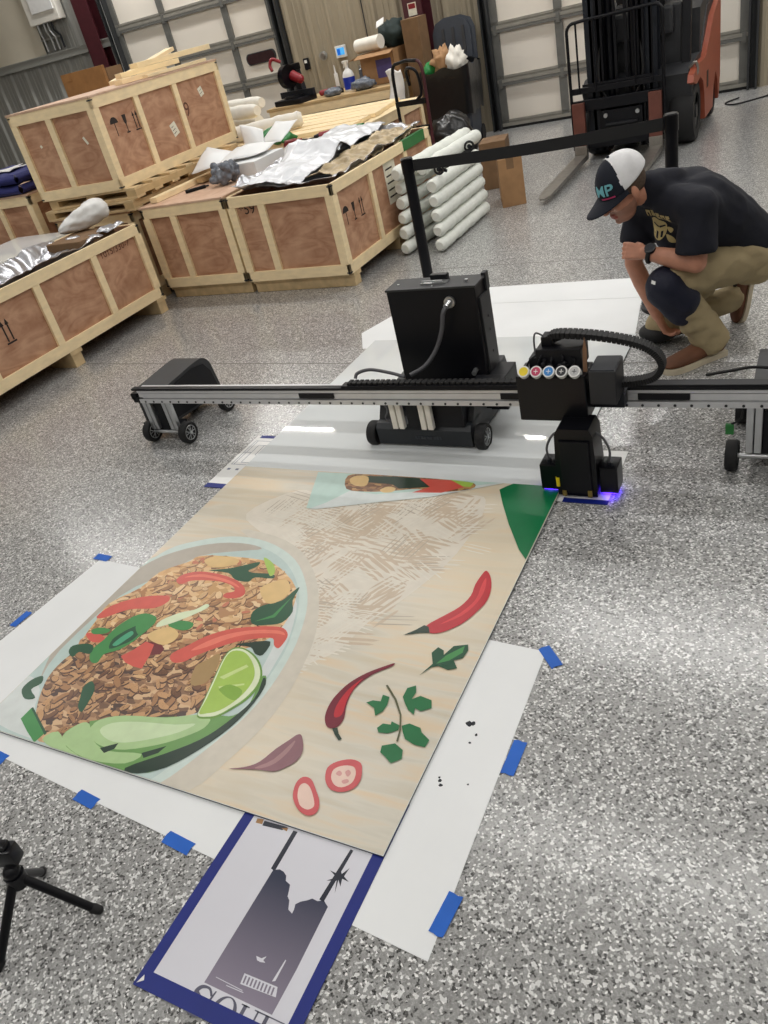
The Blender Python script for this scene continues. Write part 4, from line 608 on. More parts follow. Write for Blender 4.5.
# pale ground of the sketched table surface, then its taupe and white hatching
b.mi = mid_('art_stroke_pale'); b.flat(smooth_poly([(-1.95, 2.30), (-1.75, 2.27), (-1.2, 2.36), (-1.08, 2.30), (-1.08, 2.0), (-1.16, 1.75), (-1.24, 1.6), (-1.3, 1.42), (-1.5, 1.3), (-1.62, 1.45), (-1.72, 1.7), (-1.9, 1.95), (-2.1, 2.1)]), z); z += 1e-5
def inside(x, y):
    return (((x + 1.42) / .40) ** 2 + ((y - 2.06) / .30) ** 2 < 1) or (((x + 1.36) / .22) ** 2 + ((y - 1.62) / .22) ** 2 < 1) or (((x + 1.78) / .2) ** 2 + ((y - 2.2) / .07) ** 2 < 1)
def bars(ink_, n, lw, ln, cnt, pitch, zone=inside, angs=(1.15, 1.05, .15, -.55, 1.35, -.1)):
    """hatching: clusters of parallel bars, as the picture's sketched table is drawn"""
    global z
    b.mi = mid_('art_' + ink_); k = 0
    while k < n:
        x, y = rnd.uniform(-2.0, -1.0), rnd.uniform(1.3, 2.38)
        if not zone(x, y): continue
        k += 1; a = rnd.choice(angs) + rnd.gauss(0, .08); u = Vector((math.cos(a), math.sin(a))); v = Vector((-u.y, u.x)); sk = rnd.uniform(-.6, .6)
        for j in range(rnd.randint(*cnt)):
            c = Vector((x, y)) + v * pitch * (j + rnd.uniform(-.15, .15)) + u * sk * pitch * j; l = ln * rnd.uniform(.6, 1.2) / 2; w_ = lw * rnd.uniform(.6, 1.15) / 2
            P = [c - u * l, c - u * l * .3 - v * w_, c + u * l * .8 - v * w_ * .8, c + u * l, c + u * l * .7 + v * w_ * .7, c - u * l * .4 + v * w_]
            if any(q.x < -2.35 or q.x > -.90 or q.y > 2.44 for q in P): continue
            b.flat([tuple(q) for q in P], z); z += 1e-7
bars('stroke_taupe', 46, .017, .17, (3, 7), .024); bars('stroke_pale', 16, .012, .16, (3, 6), .022); bars('stroke_taupe', 26, .012, .11, (3, 6), .019)
bars('stroke_grey', 22, .006, .15, (2, 5), .02); bars('stroke_white', 34, .006, .14, (2, 5), .018)
soft = lambda x, y: ((x + 1.48) / .2) ** 2 + ((y - 1.5) / .22) ** 2 < 1
bars('stroke_white', 34, .009, .10, (3, 8), .014, soft, (.1, 1.0, -.2))
bars('stroke_white', 14, .006, .22, (3, 6), .016, lambda x, y: ((x + 1.85) / .2) ** 2 + ((y - 2.1) / .12) ** 2 < 1, (-.25, -.15))
z = ZB + .0006
def in_poly(x, y, p):
    r = False
    for i in range(len(p)):
        (x0, y0), (x1, y1) = p[i - 1], p[i]
        if (y0 > y) != (y1 > y) and x < (x1 - x0) * (y - y0) / (y1 - y0) + x0: r = not r
    return r
RICE = [p for m_, p in ART if m_.startswith('art_rice') and 'dark' not in m_]
for n_, c_ in dict(n0=(84, 56, 44), n1=(120, 84, 60), n2=(164, 120, 82), n3=(192, 148, 104), n4=(212, 174, 128), n5=(226, 194, 150), n6=(196, 120, 92)).items(): ink('art_' + n_, c_)
def noodles(n):
    """painted rice and noodle strands: a dark under-stroke and a lighter strand over it"""
    global z
    xs = [q[0] for p in RICE for q in p]; ys = [q[1] for p in RICE for q in p]; k = 0
    while k < n:
        x, y = rnd.uniform(min(xs), max(xs)), rnd.uniform(min(ys), max(ys))
        if not any(in_poly(x, y, p) for p in RICE): continue
        k += 1; lightness = (y - 1.05) / .7 + rnd.gauss(0, .22)
        a = rnd.uniform(-.9, 2.0); ln, w_ = rnd.uniform(.022, .062), rnd.uniform(.006, .013); cv = rnd.uniform(-1.2, 1.2)
        def strip(off, ww, m_):
            global z
            b.mi = mid_('art_' + m_); L_, R2 = [], []; px, py, aa = x + off, y - off, a
            for j in range(6):
                wj = ww * (.35 + .65 * math.sin(PI * (j + .6) / 6.2)); d = (math.cos(aa), math.sin(aa))
                L_.append((px - d[1] * wj, py + d[0] * wj)); R2.append((px + d[1] * wj, py - d[0] * wj))
                px += d[0] * ln / 5; py += d[1] * ln / 5; aa += cv / 5
            P = L_ + R2[::-1]
            if all(any(in_poly(q[0], q[1], p) for p in RICE) for q in P[::3]) and min(q[0] for q in P) > -2.345 and min(q[1] for q in P) > .855: b.flat(P, z); z += 2e-7
        dk = 'n0' if lightness < .35 else ('n1' if lightness < .8 else 'n2')
        strip(.004, w_ * 1.25, dk)
        strip(0, w_, rnd.choice(('n2', 'n3', 'n1', 'n3')) if lightness < .35 else rnd.choice(('n3', 'n4', 'n4', 'n2')) if lightness < .75 else rnd.choice(('n4', 'n5', 'n5', 'n3', 'n4', 'n6')))
done = False
for m_, poly in ART:
    if m_ == 'art_coral' and not done: noodles(640); done = True
    b.mi = mid_(m_); b.flat(poly, z); z += 3e-5
mid_('art_wood_ground')
tag(b.build('print', names, board, fix=False), 'food picture printed on the near part of the board', None)
board.children[0].pop('category', None)

# ------------------------------------------------------------------ papers on the floor
def rot_rect(name, m, pts, z0, z1):
    b = MB(); lo = [b.b.verts.new((x, y, z0)) for x, y in pts]; hi = [b.b.verts.new((x, y, z1)) for x, y in pts]
    b.b.faces.new(lo[::-1]); b.b.faces.new(hi)
    for i in range(4): b.b.faces.new((lo[i], lo[(i + 1) % 4], hi[(i + 1) % 4], hi[i]))
    return b, name, m
b = MB(); b.prism([(-2.69, .812), (-.626, .66), (-.640, 1.603), (-2.608, 1.703)], TM((0, 0, .0004)), .0012)
pap = tag(b.build('protective_paper', 'paper_white'), 'white paper taped to the floor under the near end of the printed board', 'paper')
b = MB()
for x, y, r in ((-.766, 1.286, .012), (-.756, 1.29, .008), (-.735, 1.255, .005), (-.742, 1.225, .004), (-.775, 1.09, .006), (-.768, 1.078, .006), (-.78, 1.098, .004), (-.70, 1.1, .003)):
    b.flat([(x + r * rnd.uniform(.6, 1.2) * math.cos(k * PI / 5), y + r * rnd.uniform(.6, 1.1) * math.sin(k * PI / 5)) for k in range(10)], .0018)
o = b.build('ink_spot', 'dark_steel', pap, fix=False); o['label'] = 'grey ink spots'
b = MB(); b.prism([(-2.395, 3.79), (-.83, 3.88), (-.93, 4.69), (-2.30, 4.665), (-2.52, 4.02)], TM((0, 0, .0004)), .0012)
tag(b.build('backing_paper', 'paper_white'), 'white paper sheet on the floor behind the floor printer', 'paper')
b = MB(); b.prism([(-2.26, 4.43), (-.86, 4.40), (-.90, 4.72), (-2.2, 4.70)], TM((0, 0, .0018)), .0012)
tag(b.build('paper_strip', 'paper_white'), 'white paper strip overlapping the far edge of the backing sheet', 'paper')

b = MB(); b.box(-1.241, -.824, .388, 1.0, .0018, .0028)
post = tag(b.build('poster', 'white_plastic'), 'blue-bordered poster with a dark tree silhouette sticking out under the printed board', 'poster')
b = MB()
b.b.free()
for x0, x1, y0, y1 in ((-1.243, -1.212, .424, 1.0), (-.853, -.822, .424, 1.0), (-1.243, -.822, .386, .424)):
    b = MB(); b.box(x0, x1, y0, y1, .0013, .0036); b.build('border_tape', 'border_blue', post)
b = MB(); b.prism([(-1.236, .392), (-1.222, .402), (-1.229, .412)], TM((0, 0, .0036)), .0008); b.build('folded_corner_glint', 'white_plastic', post)  # white glint on the folded poster corner, put in as a pale chip
m, N, L, B = new_mat('poster_dusk'); B.inputs['Roughness'].default_value = .3
tc = N.new('ShaderNodeTexCoord'); sx = N.new('ShaderNodeSeparateXYZ'); L.new(tc.outputs['Object'], sx.inputs[0])
mr = N.new('ShaderNodeMapRange'); mr.inputs[1].default_value = .45; mr.inputs[2].default_value = .72; L.new(sx.outputs[1], mr.inputs[0])
rp = N.new('ShaderNodeValToRGB'); rp.color_ramp.elements[0].color = lin((138, 130, 146)); rp.color_ramp.elements[1].color = lin((44, 50, 72)); L.new(mr.outputs[0], rp.inputs[0]); L.new(rp.outputs[0], B.inputs['Base Color'])
mat('poster_ink', (34, 38, 52), .3); mat('poster_paper', (214, 214, 222), .22, var=.03, scale=3); mat('poster_type', (92, 92, 108), .3)
b = MB(); b.flat([(-1.212, .424), (-.853, .424), (-.853, .99), (-1.212, .99)], .0030)
zz = .0031
for key, mi in (('mass', 1), ('pole_a', 2), ('pole_b', 2), ('palm', 2), ('scrap_dark', 2), ('scrap_tan', 4), ('scrap_tan2', 4), ('bird', 0), ('sliver', 0), ('code', 0), ('line_a', 0), ('line_b', 0)):
    b.mi = mi; b.flat(POSTER[key], zz); zz += .00003
b.mi = 1; c = POSTER['code']
for k in range(9):
    t0, t1 = .05 + k * .105, .05 + k * .105 + .05
    f = lambda t, s: (c[0][0] + (c[1][0] - c[0][0]) * t + (c[3][0] - c[0][0]) * s, c[0][1] + (c[1][1] - c[0][1]) * t + (c[3][1] - c[0][1]) * s)
    b.flat([f(t0, .15), f(t1, .15), f(t1, .85), f(t0, .85)], zz)
# serif capitals, cut by the border
b.mi = 3; zz += .00003
def arc_stroke(pts, wf, z):
    P = spline([(x, y, 0) for x, y in pts], 8); L_, R2 = [], []
    for i, p in enumerate(P):
        d = (P[min(i + 1, len(P) - 1)] - P[max(i - 1, 0)]).normalized(); w_ = wf(i / (len(P) - 1))
        L_.append((p.x - d.y * w_, p.y + d.x * w_)); R2.append((p.x + d.y * w_, p.y - d.x * w_))
    for i in range(len(P) - 1): b.flat([L_[i], L_[i + 1], R2[i + 1], R2[i]], z + i * 1e-7)
S_ = lambda x, y: (-1.098 + x * .062, .384 + y * .060)
arc_stroke([S_(*p) for p in ((.82, .78), (.6, .97), (.3, .93), (.18, .72), (.4, .55), (.68, .42), (.8, .22), (.6, .03), (.3, .03), (.12, .2))], lambda t: .0025 + .0045 * math.sin(PI * min(1, max(0, (t - .15) / .7))), zz)
b.flat([S_(.80, .66), (S_(.86, .98)), S_(.92, .98), S_(.88, .66)], zz)
O_ = lambda a: (-1.003 + .030 * math.cos(a), .414 + .031 * math.sin(a))
for k in range(32):
    a0, a1 = 2 * PI * k / 32, 2 * PI * (k + 1) / 32
    i_ = lambda a: (-1.003 + .020 * math.cos(a), .414 + .0285 * math.sin(a))
    b.flat([O_(a0), O_(a1), i_(a1), i_(a0)], zz)
for x0, x1, y0, y1 in ((-.966, -.957, .395, .443), (-.972, -.951, .4405, .443), (-.930, -.926, .395, .443), (-.937, -.919, .4405, .443), (-.908, -.899, .385, .443), (-.92, -.86, .4405, .443)): b.flat([(x0, y0), (x1, y0), (x1, y1), (x0, y1)], zz)
arc_stroke([(-.9615, .397), (-.957, .388), (-.945, .384), (-.934, .388), (-.928, .397)], lambda t: .003, zz)
o = b.build('poster_print', ['poster_paper', 'poster_dusk', 'poster_ink', 'poster_type', 'kraft'], post, fix=False)

b = MB(); b.prism([(-2.475, 2.28), (-2.225, 2.28), (-2.225, 2.375), (-.634, 2.375), (-.634, 2.75), (-2.475, 2.75)], TM((0, 0, .0018)), .0012)
sh = tag(b.build('test_print_sheet', 'white_plastic'), 'white sheet with blue edges lying crosswise under the board below the print head', 'sheet')
b = MB()
b.b.free()
for x0, x1, y0, y1 in ((-2.476, -2.225, 2.278, 2.312), (-2.45, -2.25, 2.728, 2.752), (-.80, -.632, 2.373, 2.40)):
    b = MB(); b.box(x0, x1, y0, y1, .0013, .0037); b.build('border_tape', 'border_blue', sh)
mat('plan_ink', (96, 104, 130), .4)
b = MB(); zz = .0032
def ln_(x0, y0, x1, y1, w_=.003):
    d = Vector((x1 - x0, y1 - y0)).normalized(); n = Vector((-d.y, d.x)) * w_ / 2
    b.flat([(x0 - n.x, y0 - n.y), (x1 - n.x, y1 - n.y), (x1 + n.x, y1 + n.y), (x0 + n.x, y0 + n.y)], zz)
def rc_(x0, x1, y0, y1): ln_(x0, y0, x1, y0); ln_(x1, y0, x1, y1); ln_(x1, y1, x0, y1); ln_(x0, y1, x0, y0)
rc_(-2.455, -2.262, 2.48, 2.70); rc_(-2.41, -2.30, 2.50, 2.66); rc_(-2.375, -2.33, 2.57, 2.66); ln_(-2.455, 2.59, -2.41, 2.59); ln_(-2.44, 2.48, -2.44, 2.70)
for x in (-2.45, -2.40, -2.35): b.flat([(x, 2.43), (x + .018, 2.43), (x + .018, 2.445), (x, 2.445)], zz)
b.build('plan_drawing', 'plan_ink', sh, fix=False)

# painter's tape holding the papers
for k, (x, y, rz, l, lbl) in enumerate(((-1.741, .738, -.10, .085, 'blue tape on the near paper edge, second from the left'), (-1.371, .712, -.10, .095, 'blue tape on the near paper edge, just left of the poster'),
        (-.627, .767, 1.47, .10, 'blue tape at the near right corner of the floor paper'), (-.613, 1.212, 1.55, .11, 'blue tape halfway along the right edge of the floor paper'),
        (-.622, 1.585, 2.3, .09, 'blue tape at the far right corner of the floor paper'), (-2.605, 1.715, -.05, .085, 'blue tape at the far left corner of the floor paper'),
        (-2.672, 1.31, 1.5, .085, 'blue tape on the left edge of the floor paper'), (-2.175, .770, -.08, .085, 'blue tape on the near paper edge at the left end of the photo'))):
    b = MB(); n_ = 6
    b.grid(lambda s, t: TM((x, y, .0024), rz) @ Vector(((s - .5) * l + .002 * math.sin(7 * t + k), (t - .5) * .036, .0008 * math.sin(9 * s + k) ** 2)), n_, 3)
    o = b.build('painter_tape', 'blue_tape'); md = o.modifiers.new('thick', 'SOLIDIFY'); md.thickness = .0006
    tag(o, lbl, 'tape', 'strips of blue tape')

# ------------------------------------------------------------------ mini tripod
t = thing('mini_tripod', 'small black tabletop tripod with a black device on top at the lower left', 'tripod', (-1.575, .435, 0))
feet = ((.128, .057), (-.018, -.145), (-.111, .086))
for fx, fy in feet:
    b = MB(); b.cyl((fx * .1, fy * .1, .168), (fx * .93, fy * .93, .018), .0115, .0105, 14); lg = b.build('leg', 'black_powder', t, True)
    b = MB(); b.caps((fx * .92, fy * .92, .019), (fx, fy, .011), .0125, .011); b.build('foot', 'black_rubber', lg, True)
b = MB(); b.cyl((0, 0, .15), (0, 0, .19), .021, .024, 20); b.ball((0, 0, .198), .021); b.build('hub', 'black_powder', t, True)
b = MB(); b.cyl((0, 0, .198), (-.004, .012, .222), .014, .016, 18); b.build('ball_head', 'black_powder', t, True)
b = MB(); b.box(-.034, .03, -.018, .02, .218, .272, TM((-.006, .014, 0), .4), bev=.008); b.box(-.022, .02, -.012, .014, .27, .285, TM((-.006, .014, 0), .4), bev=.005); b.build('camera_clamp', 'black_gloss', t, True)
# ------------------------------------------------------------------ wooden crates
def stencil_marks(parent, M, s=1, kinds='ugt', m='stencil'):
    """handling marks: umbrella, glass, arrows, sprayed on a side (local x right, y up)"""
    b = MB(); x = 0
    bar = lambda x0, x1, y0, y1: b.prism([(x0, y0), (x1, y0), (x1, y1), (x0, y1)], M, .0006)
    for k in kinds:
        if k == 'u':
            b.prism([(x + .045 * math.cos(a * PI / 10), .06 + .045 * math.sin(a * PI / 10)) for a in range(11)], M, .0006)
            bar(x - .004, x + .004, -.03, .06)
        elif k == 'g':
            b.prism([(x - .022, .1), (x + .022, .1), (x + .016, .05), (x + .005, .03), (x - .005, .03), (x - .016, .05)], M, .0006)
            bar(x - .004, x + .004, -.02, .03); bar(x - .02, x + .02, -.03, -.02)
        else:
            for d in (-.018, .018):
                bar(x + d - .005, x + d + .005, -.02, .075); b.prism([(x + d - .014, .07), (x + d + .014, .07), (x + d, .105)], M, .0006)
            bar(x - .035, x + .035, -.034, -.024)
        x += .125
    return b.build('stencil_mark', m, parent)

def crate(label, x, y, z0, w, l, h, rz=0, front=(), right=(), left=(), back=(), lid=False, skid=.1, open_in=True, lidm='plywood_lid', cat='crate', group=None, thing_z=None):
    """corner at the front right; w along local -x, l along local +y; battens at the given fractions of each side"""
    root = thing('wooden_crate', label, cat, (x, y, z0 - skid), rz, group)
    T, B = .012, .022; bw = .075
    zb, zt = skid, skid + h
    S = {}
    for nm, o, ux, ln, fr in (('front', (-w, 0), (1, 0), w, front), ('right', (0, 0), (0, 1), l, right), ('left', (-w, l), (0, -1), l, left), ('back', (0, l), (-1, 0), w, back)):
        nx, ny = ux[1], -ux[0]            # outward normal
        M = frame((o[0], o[1], zb), (ux[0], ux[1], 0), (0, 0, 1))   # local z = outward
        b = MB(); b.box(.01, ln - .01, .01, h - .004, -B - T, -B, M); pn = b.build('side_panel', 'plywood', root)
        def board(name, x0, x1, y0, y1, off=0):
            b = MB(); b.box(x0, x1, y0, y1, -B - .0005, off, M, bev=.002); return b.build(name, 'pine', pn)
        board('rail', 0, ln, h - bw, h); board('rail', 0, ln, 0, bw)
        board('stile', 0, bw * .9, bw, h - bw, -.001); board('stile', ln - bw * .9, ln, bw, h - bw, -.001)
        for f in fr: board('stile', ln * f - .03, ln * f + .03, bw, h - bw, -.001)
        for cx in (0, ln):
            for cy in (.0, h - .03):
                b = MB(); s = .03 if cx == 0 else -.03
                b.box(min(cx, cx + s), max(cx, cx + s), cy + .010, cy + .019, 0, .0015, M); b.build('steel_clip', 'jamb_dark', pn)
        S[nm] = (pn, M, ln)
    b = MB(); b.box(-w + .02, -.02, .02, l - .02, zb, zb + .015); b.build('floor_panel', 'plywood', root)
    for k, f in enumerate((.06, .5, .94)):
        b = MB(); yy = .05 + (l - .14) * (f - .06) / .88
        b.box(-w + .01, -.01, yy, yy + .09, 0, skid - .03, bev=.003); b.box(-w, 0, yy - .01, yy + .1, skid - .03, skid); b.build('skid', 'pallet_wood', root)
    if lid:
        b = MB(); b.box(-w - .004, .004, -.004, l + .004, zt, zt + .014); b.build('lid', lidm, root)
    return root, S

def marks_on(S, side, fx, fy, s=1.0, kinds='ugt', m='stencil'):
    pn, M, ln = S[side]
    return stencil_marks(pn, M @ Matrix.Translation((fx, fy, -.0215)) @ Matrix.Scale(s, 4), 1, kinds, m)
def sticker(S, side, fx, fy, w, h, rot=0, name='shipping_label', m='label_paper', off=-.0215, lines=0):
    pn, M, ln = S[side]
    MM = M @ Matrix.Translation((fx, fy, off)) @ Matrix.Rotation(rot, 4, 'Z')
    b = MB(); b.box(-w / 2, w / 2, -h / 2, h / 2, 0, .0012, MM); o = b.build(name, m, pn)
    if lines:
        b = MB(); rr = random.Random(lines)
        for k in range(lines):
            y0 = h / 2 - h * (k + 1) / (lines + 1)
            b.box(-w * .38, -w * .38 + w * .76 * rr.uniform(.4, 1), y0 - h * .02, y0 + h * .02, .0012, .0016, MM)
        b.build('print_line', 'stencil', o)
def scrawl(S, side, fx, fy, txt, size, m='stencil', rot=0):
    pn, M, ln = S[side]
    b = MB(); b.text(txt, M @ Matrix.Translation((fx, fy, -.0205)) @ Matrix.Rotation(rot, 4, 'Z'), size); b.build('marking', m, pn, fix=False)

cr, S = crate('open wooden crate with silver liner and 59 scrawled on it, nearest the white foam stack', -3.007, 4.849, .1, .918, 1.743, .63, 0, (.33,), (.34, .70))
marks_on(S, 'right', .16, .34, .95, 'ugt'); scrawl(S, 'front', .16, .53, '*59', .105)
sticker(S, 'right', 1.42 * .62 + .06, .40, .2, .30, 0, 'packing_slip', lines=5)
sticker(S, 'right', 1.0, .60, .05, .05, .4)
pn, M, ln = S['right']; b = MB(); b.box(1.2, 1.62, .64 - .085, .632, 0, .003, M); b.box(1.2, 1.62, .6305, .6335, -.03, .003, M); b.build('green_tape', 'green_tape', pn)
cr, S = crate('closed wooden crate beside the 59-marked crate with tools and wrap on its lid', -3.948, 4.853, .1, .83, 1.70, .63, 0, (.37,), (.33, .66), lid=True)

cr, S = crate('open wooden crate with crumpled foil and a white bag at the left edge', -4.615, 2.55, .12, .66, 2.07, .57, 0, (.5,), (.20, .475, .745), skid=.12)
marks_on(S, 'right', .50, .28, 1.15, 'gt'); scrawl(S, 'right', 1.78, .47, '1015/330-7', .07, 'stencil_faded')
cr, S = crate('closed wooden crate stacked on pallets, topmost on the left with loose boards on it', -4.873, 4.864, .895, .906, 1.682, .65, R_(1.3), (.46,), (.30, .60), lid=True, skid=.005)
for ch in [c for c in cr.children if c.name.startswith('skid')]: bpy.data.objects.remove(ch)
marks_on(S, 'right', .19, .38, 1.0, 'ugt'); sticker(S, 'right', .86, .26, .08, .10, .3, lines=3); sticker(S, 'right', 1.36, .46, .06, .07, .3, lines=2)
sticker(S, 'front', .70, .38, .02, .06, .5, 'paint_scuff'); sticker(S, 'front', .22, .40, .02, .02, .5, 'paint_scuff'); scrawl(S, 'right', 1.10, .36, '9', .16, 'stencil_faded')
cr, S = crate('closed wooden crate under the pallets at the bottom of the left stack', -4.90, 4.87, .1, .88, 1.66, .62, 0, (.46,), (.30, .60), lid=True)
cr, S = crate('tall wooden crate at the left edge with navy cloth on top', -5.97, 4.88, .1, .85, 1.2, .86, 0, (.5,), (.5,), lid=True)
cr, S = crate('low wooden crate with a white sheet on it behind the foil-lined crate at the left', -5.33, 3.0, .1, .66, 1.62, .58, 0, (.5,), (.34, .67), lid=True, lidm='board_white')
cr, S = crate('long low wooden crate of boards behind the 59-marked crate', -3.90, 6.95, .1, 1.35, 1.55, .63, 0, (.33, .66), (.33, .66), lid=True, lidm='pine')

def pallet(x0, x1, y0, y1, z, label):
    t = thing('pallet', label, 'pallet', ((x0 + x1) / 2, (y0 + y1) / 2, z), 0, 'pallets under the upper crate')
    w, l = (x1 - x0) / 2, (y1 - y0) / 2
    for zz in (0, .062):
        for k in range(7):
            b = MB(); yy = -l + (2 * l - .1) * k / 6; b.box(-w, w, yy, yy + .1, zz, zz + .018, bev=.002); b.build('slat', 'pallet_wood', t)
    for x in (-w, -.05, w - .1):
        b = MB(); b.box(x, x + .1, -l, l, .018, .062); b.build('stringer', 'pine_dark', t)
pallet(-5.80, -4.80, 4.84, 6.4, .734, 'wooden pallet, lower of the two under the topmost crate')
pallet(-5.74, -4.76, 4.87, 6.3, .815, 'wooden pallet directly under the topmost crate')

# loose boards on the topmost crate
def loose(name, lbl, cat, p, q, w, h, m='pine', group=None, up=(0, 0, 1)):
    b = MB(); b.beam(p, q, w, h, up, bev=.002); return tag(b.build(name, m), lbl, cat, group)
ZT = 1.562
loose('board', 'short pine board at the near end of the pile on the topmost crate', 'board', (-5.06, 5.42, ZT + .019), (-5.02, 5.95, ZT + .019), .09, .036)
loose('board', 'pale pine board stacked second on the pile of the topmost crate', 'board', (-5.16, 5.55, ZT + .058), (-5.00, 6.12, ZT + .058), .09, .038)
loose('board', 'pine board lying flat at the far end of the topmost crate', 'board', (-5.12, 5.72, ZT + .099), (-4.98, 6.55, ZT + .099), .1, .04)
loose('board', 'pine board slanting up across the pile on the topmost crate', 'board', (-5.28, 5.60, ZT + .022), (-5.34, 6.50, ZT + .15), .09, .03)
loose('board', 'thin pine board along the edge of the topmost crate lid', 'board', (-4.93, 5.6, ZT + .012), (-4.93, 6.4, ZT + .012), .06, .022)

# crumpled liners inside the open crates
def crumple(name, m, x0, x1, y0, y1, z, amp, seed, lbl, cat, nu=60, nv=90, sag=.1, edge=.05, fn=None):
    b = MB()
    def f(s, t):
        x, y = x0 + (x1 - x0) * s, y0 + (y1 - y0) * t
        n = noise.fractal(Vector((x * 5 + seed, y * 5, 0)), 1, 2, 4)
        r = 1 - abs(noise.noise(Vector((x * 9 + seed, y * 9, 3))))
        rim = 1 - min(1, 4 * min(s, 1 - s, t, 1 - t) * 1.3)
        zz = z - sag * (1 - rim) + amp * (n * .6 + (r - .6) * .7) + edge * rim
        if fn: zz += fn(s, t)
        return Vector((x, y, zz))
    b.grid(f, nu, nv); o = b.build(name, m, smooth='all')
    md = o.modifiers.new('thick', 'SOLIDIFY'); md.thickness = .002
    return tag(o, lbl, cat)
crumple('foil_liner', 'foil', -3.87, -3.05, 4.90, 6.54, .69, .045, 1, 'crumpled silver liner filling the 59-marked crate', 'liner', sag=.06, edge=.05, fn=lambda s, t: .05 * (1 - s) + .03 * t)
crumple('plastic_sheet', 'poly_sheet', -3.84, -3.38, 4.96, 6.56, .77, .03, 5, 'clear white plastic sheet lying over the silver liner of the 59-marked crate', 'sheet', 40, 80, sag=-.03, edge=.0, fn=lambda s, t: .08 * t - .04 * s + .07 * math.exp(-((t - .5) / .07) ** 2))
crumple('packing_foil', 'foil_tan', -3.37, -3.06, 5.12, 6.52, .735, .06, 9, 'wrinkled tan-grey packing foil at the right inside the 59-marked crate', 'foil', 30, 90, sag=.0, edge=.0, fn=lambda s, t: .04 * t - .03 * s)
crumple('foil_liner', 'foil', -5.23, -4.66, 2.62, 4.30, .66, .04, 14, 'crumpled silver liner filling the crate at the left edge', 'liner', sag=.05, edge=.05)
crumple('foil_liner_scrap', 'foil', -4.80, -4.67, 4.36, 4.55, .70, .04, 21, 'scrap of silver foil at the far corner of the crate at the left edge', 'foil', 14, 14, sag=-.03, edge=0)
b = MB(); b.box(-5.12, -4.76, 4.15, 4.52, .60, .715, TM((0, 0, 0)), bev=.01); tag(b.build('cardboard_flap', 'kraft_dark'), 'tan cardboard piece inside the crate at the left edge under the white bag', 'cardboard')
b = MB()
def bag(s, t):
    a = 2 * PI * s; u = t * 2 - 1
    r = (1 - abs(u) ** 3) ** .5 * (1 + .18 * noise.noise(Vector((u * 3, math.cos(a), math.sin(a) * 2))) + .08 * noise.noise(Vector((u * 9, 3 * math.cos(a), 3 * math.sin(a)))))
    return Vector((u * .22, (.085 + .03 * u) * r * math.cos(a), (.075 + .03 * u) * r * math.sin(a)))
b.grid(bag, 36, 24); bmesh.ops.remove_doubles(b.b, verts=b.b.verts[:], dist=.001)
bmesh.ops.transform(b.b, matrix=TM((-5.02, 4.50, .80), R_(38), 0, -.25), verts=b.b.verts[:])
tag(b.build('plastic_bag', 'white_plastic', smooth='all'), 'white plastic bag lying on the crate at the left edge', 'bag')

# tall cardboard pieces behind the stack
b = MB(); b.box(-7.55, -6.92, 7.25, 7.29, 0, 1.735, TM((0, 0, 0)), bev=.004); b.box(-7.50, -7.40, 7.245, 7.25, 1.66, 1.69); tag(b.build('cardboard_sheet', mat('cardboard_brown', (146, 102, 56), .75)), 'tall brown cardboard panel standing behind the left crate stack', 'cardboard')
b = MB(); b.box(-7.45, -7.2, 7.6, 7.85, 0, 1.70, bev=.004); tag(b.build('cardboard_box', 'kraft_dark'), 'narrow cardboard box behind the brown cardboard panel', 'box')

# navy cloth with a white star on the tall left crate
t = thing('folded_banner', 'folded navy cloth with a white star on the tall crate at the left edge', 'cloth', (-6.4, 5.2, .98))
for k, (z, x0) in enumerate(((0, -.42), (.085, -.42))):
    b = MB()
    b.grid(lambda s, q: Vector((x0 + .80 * s, -.32 + .6 * q, z + .07 - .02 * noise.noise(Vector((s * 4, q * 4, k))))), 24, 18)
    b.grid(lambda s, q: Vector((x0 + .80 * s + .02 * math.sin(PI * q), -.32 - .035 * math.sin(PI * q), z + .07 * q - .02 * q * noise.noise(Vector((s * 4, 0, k))))), 24, 6)
    b.grid(lambda s, q: Vector((x0 + .80 + .035 * math.sin(PI * q), -.32 + .6 * s, z + .07 * q)), 18, 6)
    b.build('cloth_fold', 'navy_cloth', t, smooth='all', fix=False)
b = MB(); b.prism([((.27 if k % 2 == 0 else .09) * math.sin(k * PI / 5), (.27 if k % 2 == 0 else .09) * math.cos(k * PI / 5)) for k in range(10)], TM((-.02, -.04, .170), .3), .004); b.build('star', 'white_plastic', t)

# things on the lid of the closed crate
ZL = .7445
t = thing('utility_knife', 'black folding utility tool on the crate lid beside the wooden strip', 'knife', (-4.47, 5.22, ZL), R_(48))
b = MB(); b.box(-.085, .085, -.018, .018, 0, .024, bev=.008); b.build('handle', 'black_powder', t); b = MB(); b.box(.08, .11, -.012, .012, .006, .018, bev=.003); b.build('nose', 'dark_steel', t); b = MB(); b.cyl((-.05, 0, .024), (-.05, 0, .028), .01); b.build('pivot', 'aluminium', t)
b = MB()
rr = random.Random(5)
base = [Vector((rr.uniform(-.08, .08), rr.uniform(-.07, .07), rr.uniform(.03, .15))) for _ in range(46)]
for p in base: b.ball(p, (.032, .032, .03), 10)
bmesh.ops.transform(b.b, matrix=TM((-4.21, 5.30, ZL)), verts=b.b.verts[:])
o = b.build('wrapped_bundle', 'clear_plastic', smooth='all'); md = o.modifiers.new('r', 'REMESH'); md.mode = 'VOXEL'; md.voxel_size = .008; md.use_smooth_shade = True
tag(o, 'dark bundle in glossy bubble wrap on the crate lid', 'wrapped bundle')
loose('wood_strip', 'pine strip lying across the crate lid towards the corner', 'wood', (-4.69, 4.95, ZL + .022), (-4.67, 5.95, ZL + .022), .075, .04)
